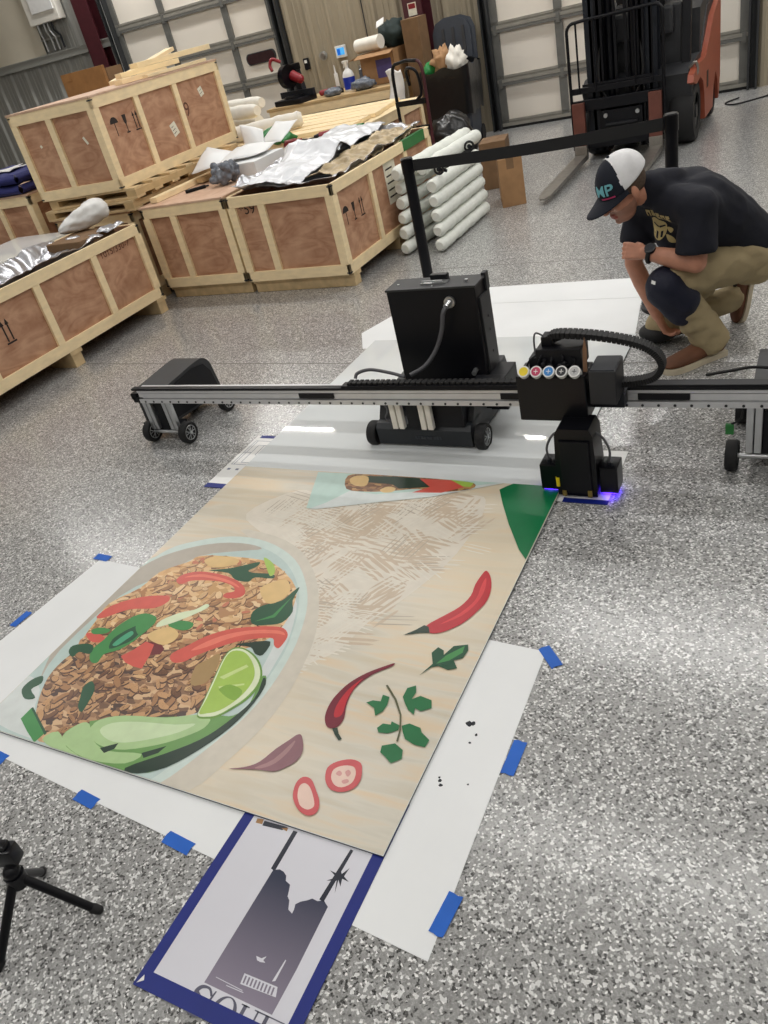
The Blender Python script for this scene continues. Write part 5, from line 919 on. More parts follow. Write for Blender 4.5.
loose('wood_strip', 'darker pine strip lying under the edge of the topmost crate', 'wood', (-4.60, 5.45, ZL + .03), (-4.50, 6.15, ZL + .02), .07, .035, 'pine_dark')
b = MB(); b.box(-4.40, -4.0, 5.44, 5.88, ZL, ZL + .11, TM((0, 0, 0)), bev=.006); tag(b.build('white_carton', 'paper_white'), 'low cream carton under the folded white paper on the crate lid', 'carton')
def sheet(name, pts, lbl, cat, m='paper_white', seed=0, group=None):
    b = MB(); P = [Vector(p) for p in pts]
    def f(s, t):
        p = (P[0] * (1 - s) + P[1] * s) * (1 - t) + (P[3] * (1 - s) + P[2] * s) * t
        return p + Vector((0, 0, .05 * math.sin(PI * s) * math.sin(PI * t) + .012 * noise.noise(p * 6 + Vector((seed, 0, 0)))))
    b.grid(f, 14, 10); o = b.build(name, m, smooth='all'); md = o.modifiers.new('thick', 'SOLIDIFY'); md.thickness = .0015
    return tag(o, lbl, cat, group)
sheet('paper_sheet', [(-4.66, 5.45, .83), (-4.40, 5.42, .87), (-4.42, 5.85, .87), (-4.70, 5.8, .97)], 'curled white paper sheet at the left of the pile on the crate lid', 'paper', seed=1, group='white paper heap')
sheet('paper_sheet', [(-4.38, 5.45, .875), (-4.02, 5.6, .88), (-4.12, 6.0, .89), (-4.48, 5.92, .91)], 'flat white paper sheet on top of the cream carton', 'paper', seed=2, group='white paper heap')
sheet('paper_sheet', [(-4.50, 6.05, .775), (-4.30, 6.02, .775), (-4.36, 6.18, .98), (-4.62, 6.22, 1.05)], 'white paper sheet standing up at the back of the heap on the crate lid', 'paper', seed=3, group='white paper heap')
sheet('paper_sheet', [(-4.22, 6.03, .775), (-3.97, 6.0, .775), (-3.97, 6.30, .80), (-4.2, 6.28, .80)], 'white paper sheet trailing right towards the red drills', 'paper', seed=4, group='white paper heap')
sheet('paper_sheet', [(-4.38, 6.1, .88), (-4.12, 6.05, .88), (-4.10, 6.35, .98), (-4.36, 6.4, .99)], 'small tilted white paper sheet in front of the green netting', 'paper', seed=5, group='white paper heap')
b = MB()
b.grid(lambda s, t: Vector((-4.75 + .34 * s, 6.52 + .25 * t, .80 + .13 * math.sin(PI * s) ** .6 * math.sin(PI * t) ** .6 + .02 * noise.noise(Vector((s * 6, t * 6, 0))))), 24, 18)
o = b.build('green_netting', 'green_plastic', smooth='all'); md = o.modifiers.new('t', 'SOLIDIFY'); md.thickness = .03
tag(o, 'crumpled green plastic netting behind the white paper', 'netting')
def drill(loc, rz, lbl):
    t = thing('cordless_drill', lbl, 'drill', loc, rz, 'red cordless drills')
    b = MB(); b.cyl((-.08, 0, .04), (.06, 0, .04), .036, .034, 18); b.ball((-.08, 0, .04), .036, 16); b.build('motor_housing', 'red_tool', t, True)
    b = MB(); b.cyl((.06, 0, .04), (.11, 0, .04), .028, .018, 16); b.cyl((.11, 0, .04), (.16, 0, .04), .006, n=10); b.build('chuck', 'black_powder', t, True)
    b = MB(); b.beam((-.03, .02, .035), (-.06, .14, .028), .04, .045, bev=.012); b.build('grip', 'black_rubber', t)
    b = MB(); b.box(-.11, 0, .13, .19, 0, .065, bev=.008); b.build('battery', 'red_tool', t)
drill((-4.22, 6.42, ZL + .005), R_(30), 'red cordless drill on the left behind the 59-marked crate')
drill((-4.02, 6.62, ZL + .005), R_(200), 'red cordless drill on the right behind the 59-marked crate')
b = MB(); b.cyl((-3.78, 6.563, .787), (-3.60, 6.567, .787), .055, n=20); b.cyl((-3.60, 6.567, .787), (-3.56, 6.567, .787), .03, n=16)
tag(b.build('green_bottle', 'green_tape', smooth=True), 'green bottle lying on the back rim of the 59-marked crate', 'bottle')

# boards lying on the long crate behind, wrapped bundles on its left
for k, (x0, y0, x1, y1, z, lbl) in enumerate(((-5.3, 7.05, -3.98, 7.14, .765, 'nearest'), (-5.5, 7.3, -4.0, 7.39, .765, 'second'), (-5.7, 7.56, -3.98, 7.63, .765, 'third'), (-5.8, 7.8, -4.02, 7.84, .765, 'fourth'), (-5.8, 8.05, -4.05, 8.06, .765, 'fifth'), (-5.7, 8.3, -4.1, 8.28, .765, 'farthest'))):
    loose('plank', 'long pine plank, %s of the row on the crate behind the 59-marked crate' % lbl, 'plank', (x0, y0, z), (x1, y1, z), .2, .035, 'pine', 'planks on the long crate')
def wrapped(p, q, r, lbl, grp='foam-wrapped lengths by the crates', m='off_white', n=22, cat='wrapped bundle', cap=True):
    p, q = Vector(p), Vector(q); b = MB()
    pts = [p.lerp(q, i / n) for i in range(n + 1)]
    sd = rnd.random() * 50
    b.tube(pts, lambda t: r * (1 + .16 * noise.noise(Vector((t * 11 + sd, 0, 0))) + .08 * noise.noise(Vector((t * 31 + sd, 0, 0))) - (.3 if t in (0, 1) else 0)), 14)
    return tag(b.build('wrapped_length', m, smooth=True), lbl, cat, grp)
for (p, q, r, lbl) in (((-6.9, 8.1, .845), (-5.75, 7.62, .845), .075, 'pale wrapped length nearest, low in the heap left of the planks'), ((-7.0, 8.3, .985), (-5.45, 7.72, .985), .07, 'pale wrapped length, second from the bottom of the heap left of the planks'),
        ((-7.1, 8.6, .845), (-5.7, 8.06, .845), .08, 'pale wrapped length, third in the heap left of the planks'), ((-7.2, 8.7, 1.01), (-5.7, 8.2, 1.01), .07, 'pale wrapped length on top of the heap left of the planks'),
        ((-5.45, 7.0, .865), (-4.75, 7.45, .865), .075, 'short pale wrapped length resting on the planks')): wrapped(p, q, r, lbl, 'wrapped lengths left of the planks')
b = MB(); b.box(-7.1, -5.95, 7.5, 8.9, 0, .76, bev=.01); b.box(-7.1, -5.95, 7.485, 7.50, .3, .38); tag(b.build('timber_stack', 'pine_dark'), 'low timber stack under the pale wrapped lengths', 'timber')
# ------------------------------------------------------------------ foam-wrapped stacks, cartons
grp = 'foam-wrapped bars in the two stacks'
for k in range(5):
    z = .055 + .1 * k; y0 = 5.50 + .035 * k
    wrapped((-2.585 - .012 * k, y0, z), (-2.57 - .012 * k, 6.50 + .02 * k, z), .047, 'white foam-wrapped bar, %s in the right stack beside the carton' % ('lowest', 'second from the floor', 'middle one', 'fourth from the floor', 'topmost')[k], grp, 'foam', 40, 'foam bar')
    z = .055 + .1 * k
    wrapped((-2.88 - .014 * k, 5.50 + .05 * k, z), (-2.78 - .02 * k, 6.55 + .03 * k, z), .047, 'white foam-wrapped bar, %s in the left stack beside the 59-marked crate' % ('lowest', 'second from the floor', 'middle one', 'fourth from the floor', 'topmost')[k], grp, 'foam', 40, 'foam bar')
wrapped((-2.90, 5.62, .575), (-2.78, 6.85, .585), .055, 'white foam-wrapped bar lying slanted on the left stack, the outer one', grp, 'foam', 40, 'foam bar')
wrapped((-2.74, 5.75, .565), (-2.655, 6.75, .575), .05, 'white foam-wrapped bar lying slanted on the left stack, the inner one', grp, 'foam', 40, 'foam bar')
for k, (x, y, z, lbl) in enumerate(((-2.60, 5.75, .515, 'near'), (-2.60, 6.40, .525, 'far'))):
    t = thing('caster_wheel', 'small black caster lying on the right foam stack, the %s one' % lbl, 'caster', (x, y, z), .5 * k, 'casters on the foam stack')
    b = MB(); b.tube([(.035 * math.cos(a * PI / 8), 0, .035 + .035 * math.sin(a * PI / 8)) for a in range(16)], .009, 8, True); b.build('tyre', 'black_rubber', t, True)
    b = MB(); b.cyl((0, -.008, .035), (0, .008, .035), .016); b.build('hub', 'dark_steel', t, True)
    b = MB(); b.beam((0, 0, .035), (.05, .03, .01), .025, .02); b.build('bracket', 'black_powder', t)
def carton(loc, rz, w, l, h, lbl, m='kraft'):
    t = thing('cardboard_carton', lbl, 'carton', loc, rz)
    b = MB(); b.box(-w / 2, w / 2, -l / 2, l / 2, 0, h, bev=.004); b.build('box', m, t)
    for s in (-1, 1):
        b = MB(); b.box(-w / 2, w / 2, min(s * .004, s * l / 2 - s * .002), max(s * .004, s * l / 2 - s * .002), h, h + .004); b.build('flap', m, t)
    b = MB(); b.box(-.03, .03, -l / 2 - .001, l / 2 + .001, h + .004, h + .0055); b.box(-.03, .03, -l / 2 - .0015, -l / 2, h - .08, h + .005); b.build('packing_tape', 'kraft_dark', t)
carton((-2.43, 6.80, 0), R_(22), .20, .36, .38, 'brown cardboard carton standing beside the right foam stack')
carton((-2.78, 7.45, 0), R_(12), .24, .3, .40, 'smaller brown carton half hidden behind the foam stacks', 'kraft_dark')

# ------------------------------------------------------------------ stanchions with belt
def stanchion(loc, lbl):
    t = thing('stanchion', lbl, 'stanchion', loc, 0, 'belt barrier posts')
    b = MB(); b.cyl((0, 0, 0), (0, 0, .018), .17, .165, 40); b.cyl((0, 0, .018), (0, 0, .04), .165, .04, 40); b.build('base', 'black_powder', t, True)
    b = MB(); b.cyl((0, 0, .03), (0, 0, .87), .031, n=28); b.build('post', 'black_powder', t, True)
    b = MB(); b.cyl((0, 0, .87), (0, 0, .945), .034, n=28); b.cyl((0, 0, .945), (0, 0, .95), .034, .028, 28); b.build('belt_head', 'black_gloss', t, True)
    return t
s1 = stanchion((-2.056, 4.147, .0018), 'black belt barrier post behind the tall printer cabinet')
s2 = stanchion((-.705, 4.285, 0), 'black belt barrier post behind the crouching man')
b = MB(); p, q = Vector((-2.021, 4.150, .905)), Vector((-.74, 4.281, .905))
b.grid(lambda s, t: p.lerp(q, s) + Vector((0, .0 + .002 * t, (t - .5) * .058 - .012 * math.sin(PI * s))), 24, 2)
o = b.build('belt', 'black_rubber'); md = o.modifiers.new('t', 'SOLIDIFY'); md.thickness = .002
o.parent = s1; o.matrix_parent_inverse = Matrix.Translation((2.056, -4.147, 0)); o['label'] = 'black retractable belt'
# ------------------------------------------------------------------ floor printing robot
PR = thing('floor_printer', 'black gantry floor printer with a silver beam rolling over the printed board', 'printer', (-1.5, 2.68, 0))
PR_INV = Matrix.Translation((1.5, -2.68, 0))
def pp(b, name, m, parent=None, smooth=False, label=None):
    o = b.build(name, m, parent or PR, smooth)
    if parent is None: o.matrix_parent_inverse = PR_INV
    if label: o['label'] = label
    return o
# beam: slightly higher at its right end
def BZ(x): return .237 + (x + 3.1) * .0095
XL, XR = -3.105, .35
def along(b, x0, x1, y0, y1, z0, z1, bev=0):
    vs = b.box(x0, x1, y0, y1, z0, z1, None, bev)
    for v in vs: v.co.z += BZ(v.co.x)
b = MB()
for z0, z1, y in ((0, .022, 2.642), (.026, .052, 2.650), (.056, .074, 2.646), (.022, .056, 2.656)): along(b, XL + .03, XR, y, 2.70, z0, z1)
beam = pp(b, 'beam', mat('beam_silver', (205, 206, 208), .34, .35, var=.04), label='long silver aluminium beam')
b = MB(); x = XL + .07
while x < XR:
    b.cyl((x, 2.643, BZ(x) + .009), (x, 2.6395, BZ(x) + .009), .0052, n=10); x += .0565
pp(b, 'bolt_row', 'jamb_dark', beam)
b = MB(); along(b, XL, XR, 2.641, 2.672, .070, .082, .003); along(b, -1.83, XR, 2.644, 2.690, .072, .090, .003); along(b, XL + .02, XR, 2.69, 2.70, .0, .07); pp(b, 'cable_tray', 'black_powder', beam)
b = MB(); b.box(XL - .03, XL + .012, 2.648, 2.69, BZ(XL) + .015, BZ(XL) + .05, bev=.006); b.box(XL - .02, XL + .05, 2.648, 2.70, BZ(XL) - .0, BZ(XL) + .03); pp(b, 'end_stop', 'black_gloss', beam)
for x0, x1 in ((-2.065, -1.88), (-1.095, -.99), (-.565, -.385)):
    b = MB(); along(b, x0, x1, 2.6415, 2.652, .030, .056, .002); pp(b, 'cover_plate', 'black_powder', beam)
# chain lying on the beam
def links(b, x0, x1, y0, y1, dz, h, pitch=.026):
    x = x0
    while x < x1:
        along(b, x, x + pitch * .72, y0, y1, dz, dz + h, .002); along(b, x, x + pitch, y0 + .008, y1 - .008, dz + .002, dz + h * .8); x += pitch
b = MB(); links(b, -1.80, -.96, 2.652, 2.690, .090, .011); pp(b, 'cable_chain', 'black_rubber')

def wheel(parent_name, c, r, w, axis=1, fl=1):
    """spoked wheel; axle along x"""
    b = MB(); n = 36; prof = [(r * .72, -w / 2), (r * .93, -w / 2), (r, -w / 2 + .006), (r, w / 2 - .006), (r * .93, w / 2), (r * .72, w / 2)]
    for (r0, x0), (r1, x1) in zip(prof, prof[1:] + prof[:1]):
        for k in range(n):
            a0, a1 = 2 * PI * k / n, 2 * PI * (k + 1) / n
            b.b.faces.new([b.b.verts.new((c[0] + xx, c[1] + rr * math.cos(a), c[2] + rr * math.sin(a))) for rr, xx, a in ((r0, x0, a0), (r0, x0, a1), (r1, x1, a1), (r1, x1, a0))])
    bmesh.ops.remove_doubles(b.b, verts=b.b.verts[:], dist=.0004)
    wh = pp(b, 'wheel', 'black_rubber', smooth=True)
    b = MB(); b.cyl((c[0] - w * .42, c[1], c[2]), (c[0] + w * .42, c[1], c[2]), r * .72, n=32); pp(b, 'rim', 'black_gloss', wh)
    b = MB(); s = fl; xx = c[0] + s * w * .42
    b.tube([(xx, c[1] + r * .66 * math.cos(a * PI / 12), c[2] + r * .66 * math.sin(a * PI / 12)) for a in range(24)], r * .045, 6, True)
    for k in range(5):
        a = 2 * PI * k / 5 + .3; d = Vector((0, math.cos(a), math.sin(a)))
        p0 = Vector((xx, c[1], c[2]))
        for da in (-.28, .28):
            d2 = Vector((0, math.cos(a + da), math.sin(a + da)))
            b.beam(p0 + d * r * .16, p0 + d2 * r * .64, r * .055, .006, (1, 0, 0))
    b.cyl((xx - .004, c[1], c[2]), (xx + .004 * s + .002, c[1], c[2]), r * .17, n=16)
    pp(b, 'spokes', 'aluminium', wh)
    return wh
# --- left foot
def foot(x0, x1, wl, wr, name, xs):
    b = MB()
    prof = [(2.725, .075), (2.725, .268), (3.00, .285)] + [(3.06 + .085 * math.sin(a * PI / 16), .20 + .085 * math.cos(a * PI / 16)) for a in range(9)] + [(3.165, .06), (3.10, .045)]
    M = frame((x0, 0, 0), (0, 1, 0), (0, 0, 1)); b.prism(prof, M, x1 - x0)
    bmesh.ops.bevel(b.b, geom=[e for e in b.b.edges if e.calc_face_angle(0) > 1], offset=.004, segments=1, affect='EDGES')
    h = pp(b, name, 'charcoal', smooth=True)
    b = MB(); b.prism([(2.74, .09), (2.74, .25), (2.99, .268), (3.08, .25), (3.12, .19), (3.14, .075), (3.09, .06)], frame((x1, 0, 0), (0, 1, 0), (0, 0, 1)), .004); pp(b, 'side_plate', 'black_powder', h)
    for x in xs:
        for d in (-.014, .014):
            b = MB(); b.box(x + d - .012, x + d + .012, 2.655, 2.68, .075, BZ(x), bev=.003); pp(b, 'post', 'aluminium')
    b = MB(); b.box(xs[0] + .03, xs[1] - .03, 2.672, 2.728, .05, .24); b.box(min(x0, xs[0]) + .01, max(x1, xs[1] + .02) - .01, 2.69, 2.75, .045, .09); pp(b, 'bracket', 'black_powder')
    for y, z in ((2.668, .057), (3.02, .057)):
        b = MB(); b.cyl((wl, y, z), (wr, y, z), .009, n=16); pp(b, 'axle', 'aluminium' if y < 2.8 else 'black_powder', smooth=True)
        wheel(name, (wl, y, z), .057, .042, fl=1 if name == 'x' else (-1 if wl > -1 else 1)); wheel(name, (wr, y, z), .057, .042, fl=1)
foot(-3.185, -2.99, -3.105, -2.855, 'foot_housing', (-3.058, -2.925))
foot(-.195, .01, -.245, .09, 'foot_housing', (-.175, -.04))
# --- centre unit: low base with wheels, posts and the tall cabinet
b = MB()
M = frame((-1.735, 0, 0), (0, 1, 0), (0, 0, 1))
b.prism([(2.700, .022), (2.695, .10), (2.712, .122), (2.79, .13), (2.83, .12), (3.24, .12), (3.24, .022)], M, .46)
bmesh.ops.bevel(b.b, geom=[e for e in b.b.edges if e.calc_face_angle(0) > 1], offset=.005, segments=2, affect='EDGES')
base = pp(b, 'base_housing', mat('slate_black', (22, 27, 33), .45), smooth=True)
for x in (-1.735, -1.345):
    b = MB(); b.prism([(2.74, .12), (2.79, .20), (3.20, .22), (3.24, .12)], frame((x, 0, 0), (0, 1, 0), (0, 0, 1)), .07); pp(b, 'side_fairing', 'charcoal', base)
mat('faint_print', (44, 48, 54), .4)
b = MB()
for k in range(6): b.box(-1.545 + k * .014, -1.535 + k * .014, 2.6945, 2.697, .055, .07)
for k in range(3): b.box(-1.455 + k * .014, -1.445 + k * .014, 2.6945, 2.697, .055, .07)
pp(b, 'badge', 'faint_print', base)
for x in (-1.60, -1.46):
    for d in (-.016, .016):
        b = MB(); b.box(x + d - .0125, x + d + .0125, 2.665, 2.69, .12, BZ(x), bev=.003); pp(b, 'post', 'off_white')
b = MB(); b.box(-1.555, -1.50, 2.68, 2.76, .12, .26); b.box(-1.44, -1.30, 2.70, 2.78, .12, .26); pp(b, 'bracket', 'black_powder')
for y in (2.735, 3.19):
    b = MB(); b.cyl((-1.765, y, .057), (-1.24, y, .057), .010, n=16); pp(b, 'axle', 'black_powder', smooth=True)
    wheel('c', (-1.768, y, .057), .057, .044, fl=-1); wheel('c', (-1.238, y, .057), .057, .044, fl=1)
b = MB(); b.box(-1.652, -1.246, 2.905, 3.03, .10, .662, bev=.004)
cab = pp(b, 'cabinet', 'black_powder', label='tall flat black control cabinet')
b = MB(); b.box(-1.253, -1.238, 2.93, 3.045, .13, .60, bev=.003); b.box(-1.256, -1.236, 3.015, 3.05, .60, .675, bev=.002); pp(b, 'side_panel', 'charcoal', cab)
for z in (.24, .34, .44, .5):
    b = MB(); b.cyl((-1.239, 2.99, z), (-1.235, 2.99, z), .006, n=10); pp(b, 'screw', 'jamb_dark', cab)
b = MB(); b.box(-1.655, -1.24, 2.90, 3.035, .655, .664, bev=.002); lid_ = pp(b, 'top_plate', 'charcoal', cab)
b = MB(); b.box(-1.505, -1.385, 2.945, 2.985, .664, .668); b.tube([(-1.495, 2.955, .666), (-1.495, 2.95, .676), (-1.40, 2.95, .676), (-1.40, 2.955, .666)], .004, 8); pp(b, 'handle_plate', 'aluminium', lid_)
b = MB(); b.box(-1.475, -1.395, 2.985, 3.015, .664, .69, bev=.006); pp(b, 'handle', 'black_gloss', lid_)
b = MB(); b.cyl((-1.30, 2.96, .664), (-1.30, 2.96, .672), .008, n=14); b.cyl((-1.615, 2.96, .664), (-1.615, 2.96, .667), .005, n=12); b.cyl((-1.44, 2.92, .664), (-1.44, 2.92, .667), .004, n=12); pp(b, 'fastener', 'aluminium', lid_)
b = MB(); b.cyl((-1.362, 2.905, .600), (-1.362, 2.893, .600), .024, n=24); b.cyl((-1.362, 2.893, .600), (-1.368, 2.865, .592), .015, .012, 18); soc = pp(b, 'connector', 'aluminium', cab, True)
b = MB(); b.tube(spline([(-1.366, 2.872, .594), (-1.378, 2.85, .57), (-1.395, 2.845, .50), (-1.43, 2.83, .42), (-1.48, 2.80, .36), (-1.54, 2.76, .335)], 8), .0095, 12); pp(b, 'hose', mat('hose_grey', (84, 84, 88), .5), cab, True)
b = MB(); b.cyl((-1.296, 2.905, .29), (-1.296, 2.875, .285), .011, n=14); pp(b, 'connector', 'aluminium', cab, True)
b = MB(); b.tube(spline([(-1.54, 2.71, .352), (-1.62, 2.73, .362), (-1.72, 2.74, .372), (-1.775, 2.72, .365), (-1.78, 2.70, .35)], 6), .0075, 10); b.tube(spline([(-1.68, 2.69, BZ(-1.7)), (-1.655, 2.70, .2), (-1.68, 2.71, .15), (-1.66, 2.72, .125)], 6), .005, 8)
pp(b, 'loose_cable', 'hose_grey', smooth=True)
b = MB(); b.box(-1.235, -1.155, 2.86, 3.02, .12, .272, bev=.004); b.box(-1.25, -1.12, 2.74, 2.80, .30, .318, bev=.004); pp(b, 'junction_box', 'black_powder')
# --- carriage
b = MB(); b.box(-.968, -.712, 2.50, 2.628, .275, .455, bev=.006); car = pp(b, 'carriage', 'black_gloss', label='black print carriage')
b = MB(); b.box(-.90, -.735, 2.555, 2.66, .455, .535, bev=.004); b.box(-.93, -.90, 2.56, 2.65, .455, .50, bev=.003); pp(b, 'ink_reservoir', 'black_powder', car)
b = MB(); b.box(-.700, -.606, 2.50, 2.63, .345, .475, bev=.005); rb = pp(b, 'driver_box', 'charcoal', car)
b = MB(); b.box(-.695, -.611, 2.505, 2.625, .475, .478); pp(b, 'box_lid', 'dark_steel', rb)
b = MB(); b.box(-.715, -.60, 2.585, 2.64, .29, .345); pp(b, 'slider', 'dark_steel', car)
mat('cap_yellow', (240, 214, 30), .35); mat('cap_magenta', (196, 60, 96), .35); mat('cap_cyan', (50, 130, 200), .35); mat('cap_black', (40, 40, 46), .35); mat('cap_grey', (190, 190, 190), .35)
ax = Vector((0, -.70, .71)).normalized()
for k, m_ in enumerate(('cap_yellow', 'cap_magenta', 'cap_cyan', 'cap_black', 'cap_grey')):
    x = -.934 + k * .0465; c = Vector((x, 2.510, .468))
    b = MB(); b.box(x - .021, x + .021, 2.502, 2.56, .34, .462, bev=.004); tk = pp(b, 'ink_tank', 'black_powder', car)
    b = MB(); b.cyl(c - ax * .02, c + ax * .012, .0215, n=28); cp = pp(b, 'cap', 'white_plastic', tk, True)
    b = MB(); b.cyl(c + ax * .012, c + ax * .0128, .0165, n=28)
    if k: 
        b.mi = 1; M = frame(c + ax * .0128, (1, 0, 0), (0, .71, .70)); b.prism([(-.008, -.0012), (.008, -.0012), (.008, .0012), (-.008, .0012)], M, .0006); b.prism([(-.0012, -.008), (.0012, -.008), (.0012, .008), (-.0012, .008)], M, .0006)
    pp(b, 'ink_disc', [m_, 'white_plastic' if k < 4 else 'charcoal'], cp)
b = MB(); b.prism([(-.006, 0), (.008, 0), (.010, .09), (.003, .135), (-.004, .09)], frame((-.722, 2.545, .445), (1, 0, 0), (0, .1, 1)), .006); pp(b, 'wooden_stick', mat('stick', (132, 98, 72), .7), car, label='brown wooden stick')
b = MB()
for k in range(26): 
    b.ball((rnd.uniform(-.90, -.78), rnd.uniform(2.53, 2.60), .462 + rnd.uniform(0, .035)), rnd.uniform(.008, .016), 8)
for k in range(5): b.tube(spline([(-.94 + k * .04, 2.54, .455), (-.92 + k * .04, 2.55, .50 + .01 * (k % 2)), (-.86, 2.60, .53), (-.86 + .01 * k, 2.62, .55)], 5), .004, 6)
pp(b, 'tube_bundle', 'black_powder', car, True)
b = MB(); b.tube(spline([(-.905, 2.57, .50), (-.907, 2.575, .56), (-.903, 2.59, .585), (-.88, 2.60, .57), (-.86, 2.60, .555)], 6), .0035, 8); pp(b, 'wire', 'hose_grey', car, True)
# standing loop of cable chain
path = [(-.865, .545)] + [(-.84, .572), (-.72, .566), (-.60, .545), (-.52, .517)] + [(-.478, .477), (-.472, .437), (-.50, .402), (-.56, .385), (-.63, .38)]
P = spline([(x, 2.61, z) for x, z in path], 7); b = MB()
for i in range(len(P) - 1):
    d = P[i + 1] - P[i]
    n = Vector((0, 1, 0)); up = d.normalized().cross(n)
    b.beam(P[i], P[i] + d * .86, .05, .022, up, .002); b.beam(P[i], P[i] + d * 1.05, .034, .018, up)
pp(b, 'cable_chain', 'black_rubber', car)
b = MB(); b.box(-.885, -.845, 2.585, 2.64, .50, .57, bev=.003); pp(b, 'chain_bracket', 'black_powder', car)
# --- print head with two UV lamps
b = MB()
pr_ = [(-.075, .012), (.072, .012), (.075, .10), (.068, .27), (.055, .295), (-.058, .295), (-.070, .27), (-.078, .10)]
b.prism(pr_, frame((-.745, 2.52, 0), (1, 0, 0), (0, 0, 1)), .115)
bmesh.ops.bevel(b.b, geom=[e for e in b.b.edges if e.calc_face_angle(0) > .6], offset=.005, segments=2, affect='EDGES')
head = pp(b, 'print_head', 'black_gloss', car, True)
b = MB(); b.box(-.800, -.690, 2.395, 2.405, .03, .25, bev=.003); pp(b, 'front_cover', 'black_powder', head)
for s, x in ((-1, -.858), (1, -.635)):
    b = MB(); b.box(x - .033, x + .033, 2.425, 2.51, .020, .128, bev=.004); lamp = pp(b, 'uv_lamp', 'black_gloss', head)
    b = MB(); b.box(x - .026, x + .026, 2.435, 2.50, .012, .020); pp(b, 'lens', emit('uv_glow' + str(s), (90, 50, 255), 4), lamp)
    b = MB(); b.cyl((x, 2.45, .128), (x, 2.45, .14), .009, n=14); b.cyl((x + .016, 2.44, .128), (x + .016, 2.44, .134), .005, n=10); b.box(x - s * .05 - .02, x - s * .05 + .02, 2.44, 2.49, .05, .09); pp(b, 'fitting', 'dark_steel', lamp)
    b = MB(); b.tube(spline([(x, 2.45, .138), (x + s * .004, 2.45, .19), (x - s * .02, 2.455, .24), (x - s * .055, 2.46, .262)], 7), .0045, 8); pp(b, 'cable', 'hose_grey', lamp, True)
    li = bpy.data.lights.new('uv_light', 'POINT'); li.energy = .03; li.color = (.25, .12, 1); li.shadow_soft_size = .015
    lo = bpy.data.objects.new('uv_light', li); COL.objects.link(lo); lo.parent = lamp; lo.location = (x, 2.43 if s < 0 else 2.42, .013)
b = MB(); b.cyl((-.818, 2.41, .05), (-.818, 2.41, .088), .0085, n=14); pp(b, 'yellow_fitting', 'cap_yellow', head)
b = MB(); b.box(-.80, -.785, 2.39, 2.40, .018, .04); b.box(-.705, -.69, 2.39, 2.40, .018, .045); pp(b, 'clip', mat('brass', (150, 130, 70), .4, .6), head)
# dangling connector and floor cable at the right foot
b = MB(); b.tube(spline([(-.21, 2.66, BZ(-.2)), (-.22, 2.655, .215), (-.248, 2.652, .195)], 6), .004, 8); pp(b, 'hanging_wire', 'black_rubber', smooth=True)
b = MB(); b.box(-.268, -.240, 2.645, 2.66, .155, .195, bev=.003, M=None); pp(b, 'terminal_plug', 'green_tape', label='green terminal plug')
b = MB(); b.tube(spline([(-.34, 2.72, BZ(-.3) + .09), (-.27, 2.80, .33), (-.20, 2.86, .315), (-.10, 2.88, .30), (.0, 2.9, .295)], 7), .006, 8); pp(b, 'floor_cable', 'black_rubber', smooth=True)
# ------------------------------------------------------------------ forklift
FK = thing('forklift', 'orange and black forklift parked facing the camera in front of the right garage door', 'forklift', (-1.75, 8.6, 0))
FI = Matrix.Translation((1.75, -8.6, 0))
def fk(b, name, m, parent=None, smooth=False, label=None):
    o = b.build(name, m, parent or FK, smooth)
    if parent is None: o.matrix_parent_inverse = FI
    if label: o['label'] = label
    return o
FX0, FX1 = -2.10, -1.13
# forks
for x in (-2.09, -1.42):
    b = MB()
    b.box(x - .055, x + .055, 7.83, 7.875, .06, .52, bev=.004)
    fr = fk(b, 'fork', 'fork_brown', label='fork with red-brown shank')
    b = MB()
    rings = []
    for y, w, z0, z1 in ((7.875, .055, .035, .085), (7.4, .055, .038, .075), (6.75, .055, .04, .066), (6.60, .045, .042, .060), (6.53, .018, .044, .056)):
        rings.append([Vector((x - w, y, z0)), Vector((x + w, y, z0)), Vector((x + w, y, z1)), Vector((x - w, y, z1))])
    b.loft(rings); fk(b, 'blade', 'fork_steel', fr)
    b = MB(); b.box(x - .058, x + .058, 7.825, 7.88, .06, .16, bev=.004); fk(b, 'heel', 'fork_steel', fr)
# carriage bars + load backrest
for z0, z1 in ((.12, .21), (.44, .53)):
    b = MB(); b.box(-2.16, -1.34, 7.885, 7.93, z0, z1, bev=.005); fk(b, 'carriage_bar', 'black_powder')
b = MB(); b.box(-2.15, -1.35, 7.88, 7.91, .585, .635, bev=.004); b.box(-2.05, -1.45, 7.885, 7.90, .64, .66); rest = fk(b, 'load_backrest', 'black_powder')
b = MB()
pts = [(-2.155, 7.88, .12), (-2.155, 7.88, 1.08)] + [(-2.085 - .07 * math.cos(a * PI / 12), 7.88, 1.08 + .07 * math.sin(a * PI / 12)) for a in range(1, 6)] + [(-2.0, 7.88, 1.155), (-1.45, 7.88, 1.17)] + [(-1.42 + .07 * math.sin(a * PI / 12), 7.88, 1.10 + .07 * math.cos(a * PI / 12)) for a in range(1, 7)] + [(-1.35, 7.88, 1.05), (-1.35, 7.88, .12)]
b.tube(pts, .014, 10); fk(b, 'backrest_frame', 'black_powder', rest, True)
for x in (-2.075, -1.93, -1.58, -1.44):
    b = MB(); b.cyl((x, 7.88, .60), (x, 7.88, 1.155), .0085, n=10); fk(b, 'backrest_bar', 'black_powder', rest, True)
